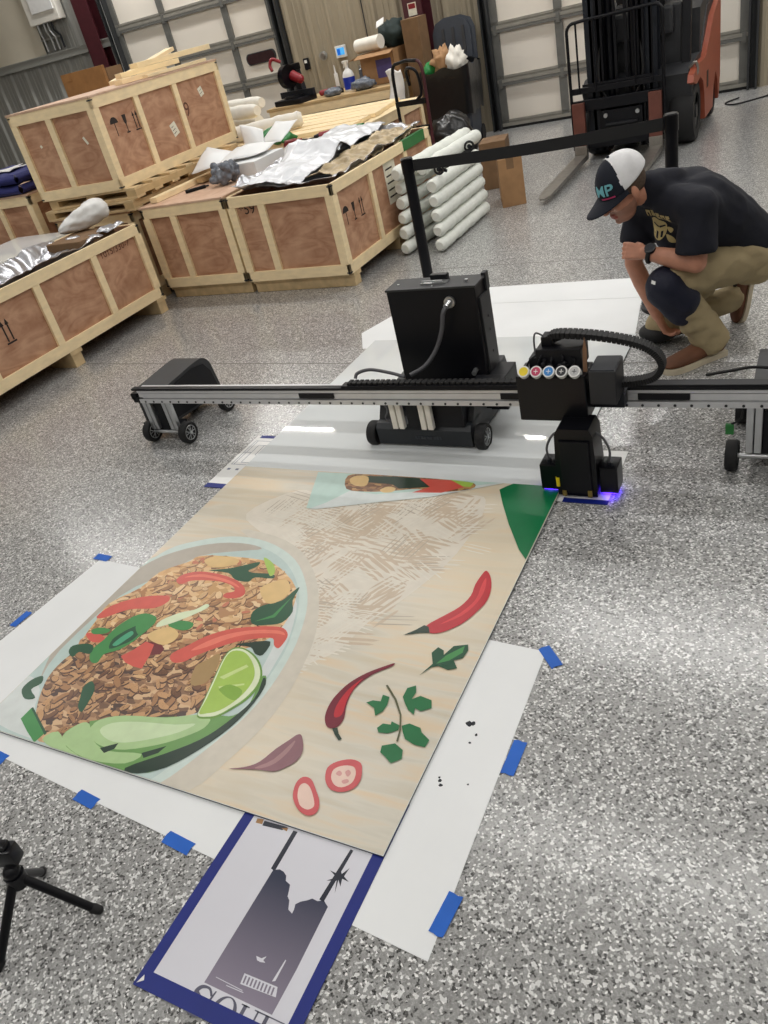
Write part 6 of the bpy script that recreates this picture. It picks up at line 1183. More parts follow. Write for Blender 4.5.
# mast: outer and inner channels, chains, cylinders, cross members
for s in (-1, 1):
    xo = -1.72 + s * .25
    for k, (dx, y0, y1, zt) in enumerate(((0, 7.97, 8.12, 2.15), (-s * .075, 7.93, 8.05, 2.10), (-s * .055, 8.10, 8.20, 2.15))):
        b = MB(); w = .055 if k == 0 else .03
        b.box(xo + dx - w, xo + dx + w, y0, y0 + .02, .08, zt); b.box(xo + dx - w, xo + dx + w, y1 - .02, y1, .08, zt); b.box(xo + dx - .012, xo + dx + .012, y0, y1, .08, zt)
        fk(b, 'mast_rail', 'dark_steel' if k != 1 else 'black_powder')
    b = MB(); b.cyl((-1.72 + s * .10, 8.02, .15), (-1.72 + s * .10, 8.02, 1.3), .035, n=18); b.cyl((-1.72 + s * .10, 8.02, 1.3), (-1.72 + s * .10, 8.02, 2.1), .02, n=14); fk(b, 'lift_cylinder', 'black_gloss', None, True)
    b = MB(); b.box(-1.72 + s * .045 - .012, -1.72 + s * .045 + .012, 7.97, 7.985, .4, 2.1); fk(b, 'lift_chain', 'black_powder')
    b = MB(); b.tube(spline([(-1.72 + s * .16, 7.96, 2.1), (-1.72 + s * .15, 7.95, 1.2), (-1.72 + s * .19, 7.93, .7), (-1.72 + s * .12, 7.92, .5)], 8), .011, 8); fk(b, 'hydraulic_hose', 'black_rubber', None, True)
for z in (.25, 1.42, 2.05):
    b = MB(); b.box(-2.0, -1.44, 8.0, 8.06, z, z + .09); fk(b, 'cross_member', 'dark_steel')
b = MB(); b.box(-1.9, -1.54, 7.9, 7.97, .22, .42); b.cyl((-1.86, 7.895, .30), (-1.58, 7.895, .30), .02, n=12); fk(b, 'side_shift', 'black_powder')
for x in (-1.86, -1.58): 
    b = MB(); b.cyl((x, 7.90, .38), (x, 7.88, .38), .018, n=12); fk(b, 'bolt', 'aluminium')
# body
b = MB()
M = frame((FX1 - .015, 0, 0), (0, 1, 0), (0, 0, 1))
side = [(8.05, .30), (8.02, .52), (7.98, .60), (8.12, .66), (8.60, .68), (8.95, .98), (9.35, 1.06), (9.55, .98), (9.60, .35), (9.45, .16), (9.20, .16), (9.05, .42), (8.82, .44), (8.62, .18), (8.42, .16), (8.36, .30)]
b.prism(side, M, -(FX1 - .03 - FX0))
bmesh.ops.bevel(b.b, geom=[e for e in b.b.edges if e.calc_face_angle(0) > .35], offset=.02, segments=2, affect='EDGES')
body = fk(b, 'body', 'charcoal', None, True)
cover = [(7.80, .545), (7.83, .60), (8.05, .64), (8.55, .63), (8.80, .76), (9.05, .90), (9.45, 1.0), (9.58, .96), (9.60, .30), (9.50, .12), (9.46, .12), (9.40, .30), (9.25, .40), (9.12, .30), (9.05, .12), (8.52, .12), (8.47, .34), (8.38, .46), (8.22, .52), (8.0, .50)]
for x in (FX1 - .02, FX0 - .03):
    b = MB(); b.prism(cover if x > -1.5 else cover[3:16], frame((x, 0, 0), (0, 1, 0), (0, 0, 1)), .05)
    bmesh.ops.bevel(b.b, geom=[e for e in b.b.edges if e.calc_face_angle(0) > 1], offset=.01, segments=2, affect='EDGES')
    cv_ = fk(b, 'side_cover', 'orange_paint', None, True, 'orange painted side cover')
    if x > -1.5: body_side = cv_
b = MB(); b.box(FX1 + .028, FX1 + .032, 8.62, 8.72, .36, .50, bev=.001); fk(b, 'step_slot', 'black_powder', body_side)
b = MB(); b.box(FX0 + .12, FX1 - .12, 8.22, 8.35, .30, 1.12, bev=.02); b.box(FX0 + .18, FX1 - .18, 8.16, 8.40, .9, 1.12, bev=.03); fk(b, 'dash_cowl', 'charcoal')
b = MB(); b.prism([(8.55, .66), (8.60, 1.02), (9.25, 1.15), (9.36, 1.05), (8.96, .97), (8.70, .70)], frame((FX1 - .025, 0, 0), (0, 1, 0), (0, 0, 1)), FX0 - FX1 + .05)
bmesh.ops.bevel(b.b, geom=[e for e in b.b.edges if e.calc_face_angle(0) > .35], offset=.02, segments=2, affect='EDGES'); fk(b, 'engine_hood', 'charcoal', None, True)
b = MB(); b.box(-1.98, -1.50, 8.70, 9.10, 1.0, 1.14, bev=.04); b.box(-1.98, -1.50, 9.05, 9.20, 1.05, 1.6, bev=.05); fk(b, 'seat', 'black_rubber', None, True)
for x in (FX0 + .08, FX1 - .08):
    b = MB(); b.beam((x, 8.16, .55), (x, 8.40, 2.12), .05, .07, (1, 0, 0)); fk(b, 'guard_post', 'black_powder')
    b = MB(); b.beam((x, 9.45, 1.0), (x, 9.25, 2.12), .05, .07, (1, 0, 0)); fk(b, 'guard_post', 'black_powder')
b = MB(); b.box(FX0 + .05, FX1 - .05, 8.36, 9.3, 2.12, 2.16)
fk(b, 'overhead_guard', 'black_powder')
b = MB(); b.cyl((-1.75, 8.30, 1.10), (-1.75, 8.42, 1.24), .02, n=12); b.tube([(-1.75 + .16 * math.cos(a * PI / 12), 8.42 + .10 * math.sin(a * PI / 12), 1.24 + .12 * math.sin(a * PI / 12)) for a in range(24)], .013, 8, True); fk(b, 'steering_wheel', 'black_rubber', None, True)
for y in (8.14, 8.20, 8.26):
    b = MB(); b.cyl((FX1 - .26, y, 1.0), (FX1 - .27, y - .05, 1.22), .008, n=8); b.ball((FX1 - .27, y - .05, 1.23), .02, 12); fk(b, 'control_lever', 'black_powder', None, True)
for x in (FX1 - .12, FX0 + .12):
    b = MB(); b.box(x - .05, x + .05, 8.13, 8.19, 1.30, 1.42, bev=.02); hl = fk(b, 'headlight', 'black_powder'); b = MB(); b.cyl((x, 8.13, 1.36), (x, 8.122, 1.36), .04, n=18); fk(b, 'lens', 'aluminium', hl)
b = MB(); b.tube(spline([(FX1 - .03, 8.02, .63), (FX1 + .02, 7.99, .67), (FX1 + .03, 8.02, .60), (FX1, 8.05, .53)], 6), .014, 8); fk(b, 'grab_handle', 'fork_steel', None, True)
for x in (FX0 + .11, FX1 - .10):
    for y, r in ((8.22, .25), (9.30, .20)):
        b = MB(); w = .10
        prof = [(r * .6, -w), (r * .92, -w), (r, -w * .7), (r, w * .7), (r * .92, w), (r * .6, w)]
        rings = [[Vector((x + xx, y + rr * math.cos(k * PI / 20), r + rr * math.sin(k * PI / 20))) for k in range(40)] for rr, xx in prof + prof[:1]]
        b.loft(rings, cap=False); bmesh.ops.remove_doubles(b.b, verts=b.b.verts[:], dist=.0005); wh = fk(b, 'tyre', 'black_rubber', None, True)
        b = MB(); b.cyl((x - .085, y, r), (x + .085, y, r), r * .6, n=28); b.cyl((x - .10, y, r), (x + .10, y, r), r * .22, n=18); fk(b, 'wheel_hub', 'charcoal', wh)
b = MB(); b.box(FX0 + .02, FX1 - .02, 8.10, 8.45, .44, .56, bev=.02); fk(b, 'fender', 'black_powder')
# cable on the floor by the wall
b = MB(); b.tube(spline([(-.95, 9.95, .008), (-1.06, 9.75, .008), (-.95, 9.62, .008), (-.72, 9.78, .008), (-.55, 9.95, .008), (-.2, 10.0, .008)], 8), .008, 8)
tag(b.build('floor_cable', 'black_rubber', smooth=True), 'dark cable looping on the floor at the right end of the right garage door', 'cable')
# ------------------------------------------------------------------ workbench and the things on it
WB = thing('workbench', 'pine workbench against the tan wall', 'workbench', (-5.4, 9.5, 0), R_(2))
b = MB(); b.box(-.95, .80, -.30, .52, .80, .83, bev=.003); b.build('top', 'pine_dark', WB)
b = MB(); b.box(-.93, .78, -.285, -.245, .70, .80, bev=.003); b.build('apron', 'pine', WB)
for x in (-.88, -.1, .73):
    for y in (-.24, .46): b = MB(); b.box(x - .045, x + .045, y - .02, y + .07, 0, .80); b.build('leg', 'pine_dark', WB)
b = MB(); b.box(-.9, .75, -.2, .45, .18, .2); b.build('shelf', 'pine_dark', WB)
ZW = .831
t = thing('chop_saw', 'red and black chop saw on the left end of the workbench', 'saw', (-6.0, 9.35, ZW), R_(-15))
b = MB(); b.box(-.24, .24, -.14, .16, 0, .06, bev=.01); b.cyl((0, .02, .06), (0, .02, .085), .13, n=28); b.build('base', 'black_powder', t, True)
b = MB(); b.beam((0, .17, .05), (-.05, .17, .36), .07, .09); b.build('arm', 'dark_steel', t)
b = MB(); b.cyl((-.05, -.02, .30), (.03, -.02, .30), .13, n=30); b.box(-.06, .03, -.06, .2, .34, .42, bev=.02); b.build('blade_guard', 'black_gloss', t, True)
b = MB(); b.cyl((.03, .03, .30), (.15, .03, .25), .06, .05, 20); b.ball((.15, .03, .25), .05, 14); b.build('motor', 'red_tool', t, True)
b = MB(); b.tube(spline([(-.05, -.04, .47), (-.10, -.12, .52), (-.13, -.15, .46), (-.10, -.16, .40)], 6), .02, 10); b.build('handle', 'red_tool', t, True)
b = MB(); b.box(-.3, .3, .05, .09, .06, .13); b.build('fence', 'dark_steel', t)
t = thing('grinder', 'small red hand tool on the workbench right of the chop saw', 'tool', (-5.54, 9.46, ZW), R_(25))
b = MB(); b.cyl((-.11, 0, .045), (.08, 0, .045), .032, .036, 16); b.ball((-.11, 0, .045), .032, 12); b.build('housing', 'red_tool', t, True)
b = MB(); b.cyl((.08, 0, .045), (.13, 0, .045), .034, .026, 16); b.cyl((.115, 0, .045), (.115, 0, .0), .05, .052, 20); b.build('guard', 'black_powder', t, True)
t = thing('caulk_tube', 'white caulk tube standing on the workbench', 'tube', (-5.58, 9.75, ZW))
b = MB(); b.cyl((0, 0, 0), (.0, 0, .2), .024, n=18); b.build('body', 'white_plastic', t, True); b = MB(); b.cyl((0, 0, .2), (0, 0, .29), .012, .004, 12); b.build('nozzle', 'white_plastic', t, True)
t = thing('spray_bottle', 'white spray bottle with a blue label on the workbench', 'bottle', (-5.28, 9.52, ZW), R_(-10))
b = MB(); rings = [[Vector((r * math.cos(a * PI / 10), r * .7 * math.sin(a * PI / 10), z)) for a in range(20)] for z, r in ((0, .075), (.01, .08), (.17, .08), (.21, .06), (.24, .024), (.27, .022))]; b.loft(rings); b.build('bottle', 'white_plastic', t, True)
b = MB(); rings = [[Vector((.0815 * math.cos(a * PI / 10), .058 * math.sin(a * PI / 10), z)) for a in range(20)] for z in (.02, .15)]; b.loft(rings); b.build('label_wrap', 'blue_plastic', t, True)
b = MB(); b.cyl((0, 0, .265), (0, 0, .30), .024, n=16); b.box(-.05, .03, -.016, .016, .295, .325, bev=.006); b.beam((-.03, 0, .295), (-.045, 0, .25), .012, .01); b.build('trigger_head', 'off_white', t, True)
t = thing('glass_jar', 'clear jar behind the spray bottle on the workbench', 'jar', (-5.20, 9.78, ZW))
b = MB(); b.cyl((0, 0, 0), (0, 0, .18), .06, n=22); b.cyl((0, 0, .18), (0, 0, .20), .06, .045, 22); b.build('body', 'clear_plastic', t, True); b = MB(); b.cyl((0, 0, .2), (0, 0, .225), .05, n=22); b.build('lid', 'aluminium', t, True)
def lump(name, m, c, r, lbl, cat, seed, amp=.3, n=26, fr=2.2):
    b = MB(); b.ball((0, 0, 0), 1, n)
    for v in b.b.verts:
        d = 1 + amp * noise.fractal(v.co * fr + Vector((seed, 0, 0)), 1, 2, 3)
        v.co = Vector((v.co.x * r[0] * d, v.co.y * r[1] * d, max(-r[2] * .8, v.co.z * r[2] * d)))
    zm = min(v.co.z for v in b.b.verts)
    bmesh.ops.translate(b.b, vec=Vector(c) - Vector((0, 0, zm)), verts=b.b.verts[:])
    return tag(b.build(name, m, smooth='all'), lbl, cat)
lump('plastic_wrap', 'clear_plastic', (-5.42, 9.30, ZW), (.12, .08, .05), 'crumpled clear plastic wrap beside the red hand tool on the workbench', 'plastic wrap', 3)
lump('plastic_wrap', 'clear_plastic', (-5.0, 9.33, ZW), (.16, .09, .07), 'crumpled grey plastic wrap at the right end of the workbench', 'plastic wrap', 8)
b = MB(); b.grid(lambda s, t: Vector((-4.62 + .22 * s + .02 * math.sin(5 * t), 9.20 - .03 * s + .03 * math.sin(4 * s + 3 * t), .98 - .36 * t + .02 * math.sin(6 * s))), 10, 14); o = b.build('white_bag', 'white_plastic', smooth='all'); md = o.modifiers.new('t', 'SOLIDIFY'); md.thickness = .004
tag(o, 'white plastic bag hanging off the right end of the workbench', 'bag')
# open carton with a dark jacket, on a second table end
t = thing('storage_box', 'open cardboard box with folded-out flaps on the right end of the workbench', 'box', (-4.84, 9.76, ZW), R_(-4))
b = MB()
for x0, x1, y0, y1 in ((-.23, -.222, -.25, .25), (.222, .23, -.25, .25), (-.23, .23, -.25, -.242), (-.23, .23, .242, .25)): b.box(x0, x1, y0, y1, 0, .34)
b.box(-.23, .23, -.25, .25, 0, .01); b.build('box', 'kraft', t)
b = MB(); b.beam((-.23, 0, .34), (-.40, 0, .30), .5, .006); b.build('flap', 'kraft', t)
b = MB(); b.beam((0, -.25, .34), (.02, -.40, .31), .46, .006); b.build('flap', 'kraft', t)
b = MB(); b.box(-.02, .19, -.253, -.25, .07, .26); b.build('purple_print', 'purple_box', t)
b = MB(); b.cyl((-5.13, 9.62, 1.26), (-4.78, 9.55, 1.27), .075, n=26); b.cyl((-5.131, 9.62, 1.26), (-5.132, 9.62, 1.26), .05, n=22)
tag(b.build('paper_roll', 'off_white', smooth=True), 'cream paper roll lying on the open cardboard box', 'roll')
lump('jacket', 'dark_green_cloth', (-4.74, 9.80, 1.172), (.17, .16, .16), 'dark green jacket heaped on the open cardboard box', 'jacket', 41, .35, 32, 1.8)
b = MB(); b.grid(lambda s, q: Vector((-4.84 + .10 * s, 9.625 + .04 * q, 1.40 + .06 * q + .03 * s)), 4, 4); o = b.build('white_rag', 'white_plastic'); md = o.modifiers.new('t', 'SOLIDIFY'); md.thickness = .008; tag(o, 'small white rag on the dark green jacket', 'rag')
b = MB(); b.box(-4.52, -4.31, 9.62, 9.88, 0, 1.42, bev=.004); b.box(-4.48, -4.35, 9.615, 9.62, 1.2, 1.3); tag(b.build('tall_carton', 'kraft_dark'), 'tall brown carton standing beside the maroon column', 'carton')
# hand truck
t = thing('hand_truck', 'dark hand truck with looped handles standing behind the long crate', 'hand truck', (-3.62, 7.62, 0), R_(-8))
for x in (-.17, .17):
    b = MB(); b.tube([(x, 0, .12), (x, .02, .7), (x, .03, 1.02)] + [(x * (.72 + .28 * math.cos(a * PI / 8)), .03, 1.02 + .12 * math.sin(a * PI / 8)) for a in range(1, 5)] , .016, 10); b.build('rail', 'maroon' if x > 0 else 'black_powder', t, True)
b = MB(); b.tube([(-.124, .03, 1.14), (0, .03, 1.155), (.124, .03, 1.14)], .016, 10); b.build('handle_bar', 'black_powder', t, True)
b = MB(); b.tube(spline([(.02, .0, .95), (.03, -.04, 1.07), (.10, -.08, 1.10), (.16, -.06, 1.05), (.15, -.02, .88), (.08, 0, .82)], 6), .014, 10); b.build('loop_handle', 'black_powder', t, True)
for z in (.3, .55, .78): b = MB(); b.box(-.17, .17, -.01, .02, z, z + .045); b.build('crossbar', 'black_powder', t)
b = MB(); b.box(-.2, .2, -.28, 0, .02, .032); b.build('toe_plate', 'black_powder', t)
for x in (-.23, .23): b = MB(); b.cyl((x - .03, .1, .125), (x + .03, .1, .125), .125, n=28); b.build('wheel', 'black_rubber', t, True)
b = MB(); b.cyl((-.23, .1, .125), (.23, .1, .125), .012, n=12); b.build('axle', 'dark_steel', t)
# refuse bin with its lid folded back against the wall
t = thing('refuse_bin', 'dark wheeled refuse bin with open lid, filled with paper, against the wall', 'bin', (-3.98, 9.58, 0), R_(6))
b = MB(); b.loft([[Vector((x * k, y * k2, z)) for x, y in ((-.24, -.27), (.24, -.27), (.26, -.24), (.26, .24), (.24, .27), (-.24, .27), (-.26, .24), (-.26, -.24))] for z, k, k2 in ((.03, .82, .8), (.78, 1, 1), (.80, 1.06, 1.05), (.84, 1.06, 1.05))]); b.build('body', 'bin_grey', t)
b = MB()
def liner(s, q):
    a = 2 * PI * s; c_, s_ = math.cos(a), math.sin(a); k = 1 / max(abs(c_) / .275, abs(s_) / .292) * (1 + .012 * noise.noise(Vector((c_ * 5, s_ * 5, q * 3))))
    z = .875 - (.50 + .05 * noise.noise(Vector((c_ * 4, s_ * 4, 7)))) * q
    k *= 1.0 - .11 * max(0, q - .1) * .8 + .03
    return Vector((c_ * k, s_ * k, z + (.02 * math.sin(7 * a) if q < .2 else 0)))
b.grid(liner, 64, 10); b.build('liner_bag', 'bag_black', t, smooth='all')
b = MB()
prof = [(-.25, 0), (.25, 0), (.255, .33), (.21, .43), (.10, .475), (-.10, .475), (-.21, .43), (-.255, .33)]
b.prism(prof, frame((.0, .33, .86), (1, 0, 0), (0, .10, 1)), .03)
b.prism([(x * .82, .04 + z * .86) for x, z in prof], frame((.0, .327, .86), (1, 0, 0), (0, .10, 1)), .045)
lid_ = b.build('lid', 'bin_grey', t)
for x in (-.12, 0, .12): b = MB(); b.prism([(x - .02, .1), (x + .02, .1), (x + .015, .37), (x - .015, .37)], frame((.0, .282, .86), (1, 0, 0), (0, .10, 1)), .012); b.build('rib', 'charcoal', lid_)
for x in (-.2, .2): b = MB(); b.cyl((x - .03, .24, .09), (x + .03, .24, .09), .09, n=24); b.build('wheel', 'black_rubber', t, True)
b = MB(); b.cyl((-.24, .31, .82), (.24, .31, .82), .016, n=12); b.build('handle', 'bin_grey', t, True)
lump('waste_paper', 'kraft', (-4.02, 9.52, .80), (.13, .16, .15), 'crumpled brown kraft paper in the refuse bin', 'paper', 11, .55, 26, 3.2)
lump('waste_paper', 'off_white', (-3.85, 9.46, .80), (.10, .15, .14), 'crumpled white paper in the right of the refuse bin', 'paper', 17, .5, 26, 3)
lump('waste_bag', 'green_plastic', (-4.17, 9.44, .80), (.07, .12, .09), 'crumpled green plastic in the left of the refuse bin', 'bag', 23, .3)
lump('garbage_bag', 'bag_black', (-3.60, 8.45, 0), (.26, .22, .30), 'shiny black garbage bag on the floor in front of the refuse bin', 'bag', 31, .22, 36, 1.8)
# ------------------------------------------------------------------ crouching man
FA, LA = Vector((-.80, -.60, 0)), Vector((.60, -.80, 0)); MID = -3.29
UPV = Vector((0, 0, 1))
def W_(f, l, z): return FA * f + LA * (MID + l) + UPV * z
PM = thing('person', 'man in white-backed cap, navy t-shirt and khaki trousers crouching beside the printer', 'person', W_(-1.9, 0, 0))
PI_ = Matrix.Translation(-W_(-1.9, 0, 0))
def remeshed(b, name, m, vox, smooth_it=4, parent=None, wr=None, fn=None, label=None):
    """one continuous surface out of overlapping forms"""
    me = bpy.data.meshes.new('tmp'); b.b.to_mesh(me); b.b.free()
    o = bpy.data.objects.new('tmp', me); COL.objects.link(o)
    md = o.modifiers.new('r', 'REMESH'); md.mode = 'VOXEL'; md.voxel_size = vox
    if smooth_it: sm = o.modifiers.new('s', 'SMOOTH'); sm.iterations = smooth_it; sm.factor = .5
    dg = bpy.context.evaluated_depsgraph_get(); dg.update()
    m2 = bpy.data.meshes.new_from_object(o.evaluated_get(dg)); m2.name = name
    bpy.data.objects.remove(o)
    if wr:
        for v in m2.vertices: v.co += v.normal * wr(v.co)
    m2.materials.clear()
    for k in (m if isinstance(m, (list, tuple)) else [m]): m2.materials.append(MATS[k])
    if fn:
        for p in m2.polygons: p.material_index = fn(p.center, p.normal)
    m2.polygons.foreach_set('use_smooth', [True] * len(m2.polygons))
    r = bpy.data.objects.new(name, m2); COL.objects.link(r)
    r.parent = parent or PM
    if parent is None: r.matrix_parent_inverse = PI_
    if label: r['label'] = label
    return r
mat('skin', (196, 138, 112), .5, var=.08, scale=30); mat('skin_lip', (168, 96, 86), .45); mat('stubble', (168, 122, 102), .6)
mat('navy_shirt', (12, 15, 29), .85, var=.15, bump=.6, bscale=11)
mat('khaki', (162, 146, 112), .85, var=.08, bump=.7, bscale=17)
mat('knee_navy', (13, 18, 42), .7, bump=.2, bscale=150); mat('knee_black', (18, 18, 20), .7)
mat('shoe_brown', (104, 66, 44), .7, var=.15); mat('shoe_sole', (206, 194, 170), .7); mat('shoe_collar', (40, 30, 28), .8)
mat('cap_white', (232, 232, 234), .8, bump=.3, bscale=400); mat('cap_navy', (14, 20, 36), .8, bump=.2, bscale=300)
mat('print_tan', (190, 172, 118), .8, var=.2); mat('logo_cyan', (120, 190, 200), .6); mat('logo_pink', (200, 60, 110), .6)

# joints
HIPL, KNL, ANL = W_(-1.975, .10, .42), W_(-1.625, .13, .405), W_(-1.83, .135, .085)
HIPR, KNR, ANR = W_(-1.985, -.10, .41), W_(-1.74, -.17, .085), W_(-2.12, -.15, .135)
PEL, WAI, CHE, NEC = W_(-2.01, 0, .47), W_(-1.95, 0, .56), W_(-1.80, 0, .675), W_(-1.68, 0, .765)
SHL, ELL, WRL = W_(-1.725, .195, .72), W_(-1.70, .225, .50), W_(-1.555, .065, .545)
SHR, ELR, WRR = W_(-1.66, -.185, .69), W_(-1.60, -.155, .435), W_(-1.69, -.115, .165)
# head frame
hf = (FA * math.cos(R_(2)) + LA * math.sin(R_(2))); hf = (hf * math.cos(R_(28)) - UPV * math.sin(R_(28))).normalized()
hs = UPV.cross(hf).normalized(); hu = hf.cross(hs)        # hs: his left
HC = W_(-1.492, .0, .822)
HM = Matrix(((hf.x, hs.x, hu.x), (hf.y, hs.y, hu.y), (hf.z, hs.z, hu.z)))
def H(x, y, z): return HC + hf * x + hs * y + hu * z

b = MB()
# head
b.ball(HC + hf * -.012 + hu * .022, (.098, .076, .092), 24, HM)
b.ball(H(.028, 0, -.045), (.064, .066, .068), 20, HM)
b.ball(H(.040, 0, -.090), (.050, .052, .038), 18, HM)       # jaw, chin
b.ball(H(.078, 0, -.104), (.017, .022, .016), 14, HM)
for s in (-1, 1):
    b.ball(H(.058, s * .040, -.032), (.028, .024, .026), 14, HM)     # cheek
    b.ball(H(.078, s * .032, .012), (.014, .026, .010), 12, HM)      # brow
    b.ball(H(.074, s * .030, -.004), (.011, .013, .009), 12, HM)     # eye lid
    b.ball(H(-.010, s * .084, -.016), (.019, .008, .029), 14, HM @ Matrix.Rotation(s * .25, 3, 'Z'))   # ear
    b.ball(H(-.006, s * .082, -.040), (.009, .007, .010), 10, HM)
b.caps(H(.088, 0, .008), H(.110, 0, -.036), .009, .014, 12); b.ball(H(.106, 0, -.04), (.013, .017, .010), 12, HM)   # nose
for z, r in ((-.066, .0075), (-.077, .008)): b.ball(H(.091, 0, z), (.010, .024, r), 12, HM)                # lips
# neck and trunk
b.caps(H(-.028, 0, -.05), NEC + UPV * .0, .053, .060); b.caps(NEC, CHE, .07, .12)
for s in (-.07, .07): b.caps(PEL + LA * s, WAI + LA * s, .11, .10); b.caps(WAI + LA * s, CHE + LA * s, .10, .12)
# arms
b.caps(NEC + LA * .06 - UPV * .03, SHL, .06, .055); b.caps(SHL, ELL, .055, .043); b.caps(ELL, ELL.lerp(WRL, .35), .043, .044); b.caps(ELL.lerp(WRL, .35), WRL, .044, .028)
b.caps(NEC - LA * .06 - UPV * .03, SHR, .06, .055); b.caps(SHR, ELR, .055, .040); b.caps(ELR, ELR.lerp(WRR, .35), .040, .042); b.caps(ELR.lerp(WRR, .35), WRR, .042, .027)
# legs inside the trousers
for hp, kn, an in ((HIPL, KNL, ANL), (HIPR, KNR, ANR)):
    b.caps(hp, kn, .08, .055); b.caps(kn, an, .055, .038)
def hand(b, wr, d, nrm, side, curls, sc=1.0, thumb=.6, fold=0):
    """palm from the wrist along d, palm normal nrm (the side fingers curl to), thumb on 'side'"""
    d = d.normalized(); nrm = (nrm - d * nrm.dot(d)).normalized(); sd = d.cross(nrm).normalized() * side
    kc = wr + d * .085 * sc
    for t in (-.028, -.010, .010, .028): b.caps(wr + d * .012 + sd * t * .6, kc + sd * t * sc, .015 * sc, .0125 * sc, 10)
    for k, (t, ln, c) in enumerate(zip((.031, .0105, -.0105, -.030), (.072, .08, .075, .06), curls)):
        p = kc + sd * t * sc; a = 0
        for j, (f, r0, r1) in enumerate(((.45, .0095, .0088), (.32, .0088, .0082), (.23, .0082, .0072))):
            a += c * (.8 if j == 0 else 1.0)
            q = p + (d * math.cos(a) + nrm * math.sin(a)) * ln * f * sc
            b.caps(p, q, r0 * sc, r1 * sc, 10); p = q
    p = wr + d * .028 * sc + sd * .026 * sc; dirs = ((sd * (.8 - .5 * fold) + d * (.6 + .3 * fold) + nrm * (.2 + .5 * fold)).normalized(), (sd * (.35 - .4 * fold) + d * .75 + nrm * thumb).normalized(), (d * .7 + nrm * (thumb + .3) - sd * .1).normalized())
    for dd, l, r0, r1 in zip(dirs, (.036, .032, .026), (.015, .0115, .0105), (.0115, .0105, .009)):
        q = p + dd * l * sc; b.caps(p, q, r0 * sc, r1 * sc, 10); p = q
dl = (W_(-1.48, -.03, .555) - WRL).normalized()
hand(b, WRL, dl, (-FA * .75 - LA * .1 - UPV * .35), -1, (.55, .6, .65, .7), .95, 1.2, 1)
dr = (W_(-1.735, -.085, .07) - WRR).normalized()
hand(b, WRR, dr, (-FA * .6 + LA * .55), -1, (.5, .6, .65, .7))
def skin_fn(c, n):
    q = HM.transposed() @ (c - HC)
    if .078 < q.x and abs(q.y) < .022 and -.086 < q.z < -.058: return 1
    if q.x > -.005 and q.z < -.045 and q.z > -.13 and abs(q.y) < .08 and (c - HC).length < .14: return 2
    return 0
body = remeshed(b, 'body', ['skin', 'skin_lip', 'stubble'], .0042, 3, fn=skin_fn)

# t-shirt
b = MB()
b.caps(NEC - FA * .035 - UPV * .004, CHE, .082, .15); b.caps(CHE + FA * .02 - UPV * .06, WAI + FA * .12 - UPV * .02, .135, .105); b.caps(NEC - FA * .03 + UPV * .005, NEC + FA * .062 + UPV * .020, .080, .074); b.caps(CHE - LA * .08 + FA * .02, WAI + FA * .13 - LA * .07 + UPV * .01, .12, .10)
for s in (-1, 1):
    b.caps(CHE + LA * s * .075, WAI + LA * s * .07 + UPV * .005, .140, .128); b.caps(WAI + LA * s * .07, PEL + LA * s * .075 + UPV * .01 - FA * .01, .128, .122)
    b.caps(NEC + LA * s * .05 - UPV * .035, (SHL if s > 0 else SHR) - UPV * .005, .075, .074)
b.caps(CHE + LA * .1, SHL, .11, .072); b.caps(CHE - LA * .1, SHR, .11, .07)
b.caps(CHE + FA * .04 + UPV * -.02, CHE + FA * .07 - UPV * .10, .12, .09)
b.caps(SHR.lerp(ELR, .25), CHE - LA * .08 - UPV * .05, .07, .12); b.caps(SHR.lerp(ELR, .45), WAI + FA * .08 - LA * .10, .055, .08); e = SHL.lerp(ELL, .80); b.cyl(SHL, e, .068, .083, 24); e = SHR.lerp(ELR, .66); b.cyl(SHR, e, .064, .074, 24)
def wrk(am, fr, seed, vec):
    def f(c):
        q = Vector((c.x * fr * vec[0], c.y * fr * vec[1], c.z * fr * vec[2] + seed))
        n = 1 - abs(noise.noise(q)) * 2; n2 = noise.noise(q * 2.3)
        return am * (n * .7 + n2 * .4)
    return f
shirt = remeshed(b, 't_shirt', 'navy_shirt', .009, 5, wr=wrk(.008, 9, 3, (1, 1, .8)), label='navy t-shirt with a tan chest print')

# trousers
b = MB()
b.caps(PEL + LA * .07 - FA * .02 - UPV * .015, PEL - LA * .07 - FA * .02 - UPV * .015, .128)
b.caps(HIPL - FA * .02 + UPV * .01, KNL, .112, .076, 24); b.caps(HIPR - FA * .02 + UPV * .005, KNR, .110, .072, 24)
b.caps(PEL - UPV * .01 - FA * .08 + LA * .08, HIPL - FA * .06 - UPV * .03, .105); b.caps(PEL - UPV * .01 - FA * .08 - LA * .08, HIPR - FA * .06 - UPV * .03, .105)
b.ball(KNL, .078, 20); b.cyl(KNL, ANL - UPV * .012, .074, .070, 24); b.cyl(KNL.lerp(ANL, .5), ANL - UPV * .02 - FA * .008, .070, .074, 24)
b.cyl(KNR, ANR, .070, .062, 24)
def legs_only(c): return 0
tr = remeshed(b, 'trousers', 'khaki', .0085, 4, wr=wrk(.013, 9, 11, (1, 1, 1.5)), label='khaki work trousers')
# knee pads
b = MB(); b.ball(KNL + FA * .018 - UPV * .01, (.082, .078, .09), 22); b.caps(KNL + FA * .02 - UPV * .02, KNL.lerp(ANL, .42) + FA * .022, .079, .073, 22); b.caps(KNL + FA * .02 + LA * .02, KNL.lerp(ANL, .25) + LA * .03, .074, .07, 20)
kp = remeshed(b, 'knee_pad', 'knee_navy', .008, 3, wr=wrk(.003, 12, 5, (1, 1, 1)), label='navy knee pad on the raised knee')
bv = BVHTree.FromObject(kp, bpy.context.evaluated_depsgraph_get())
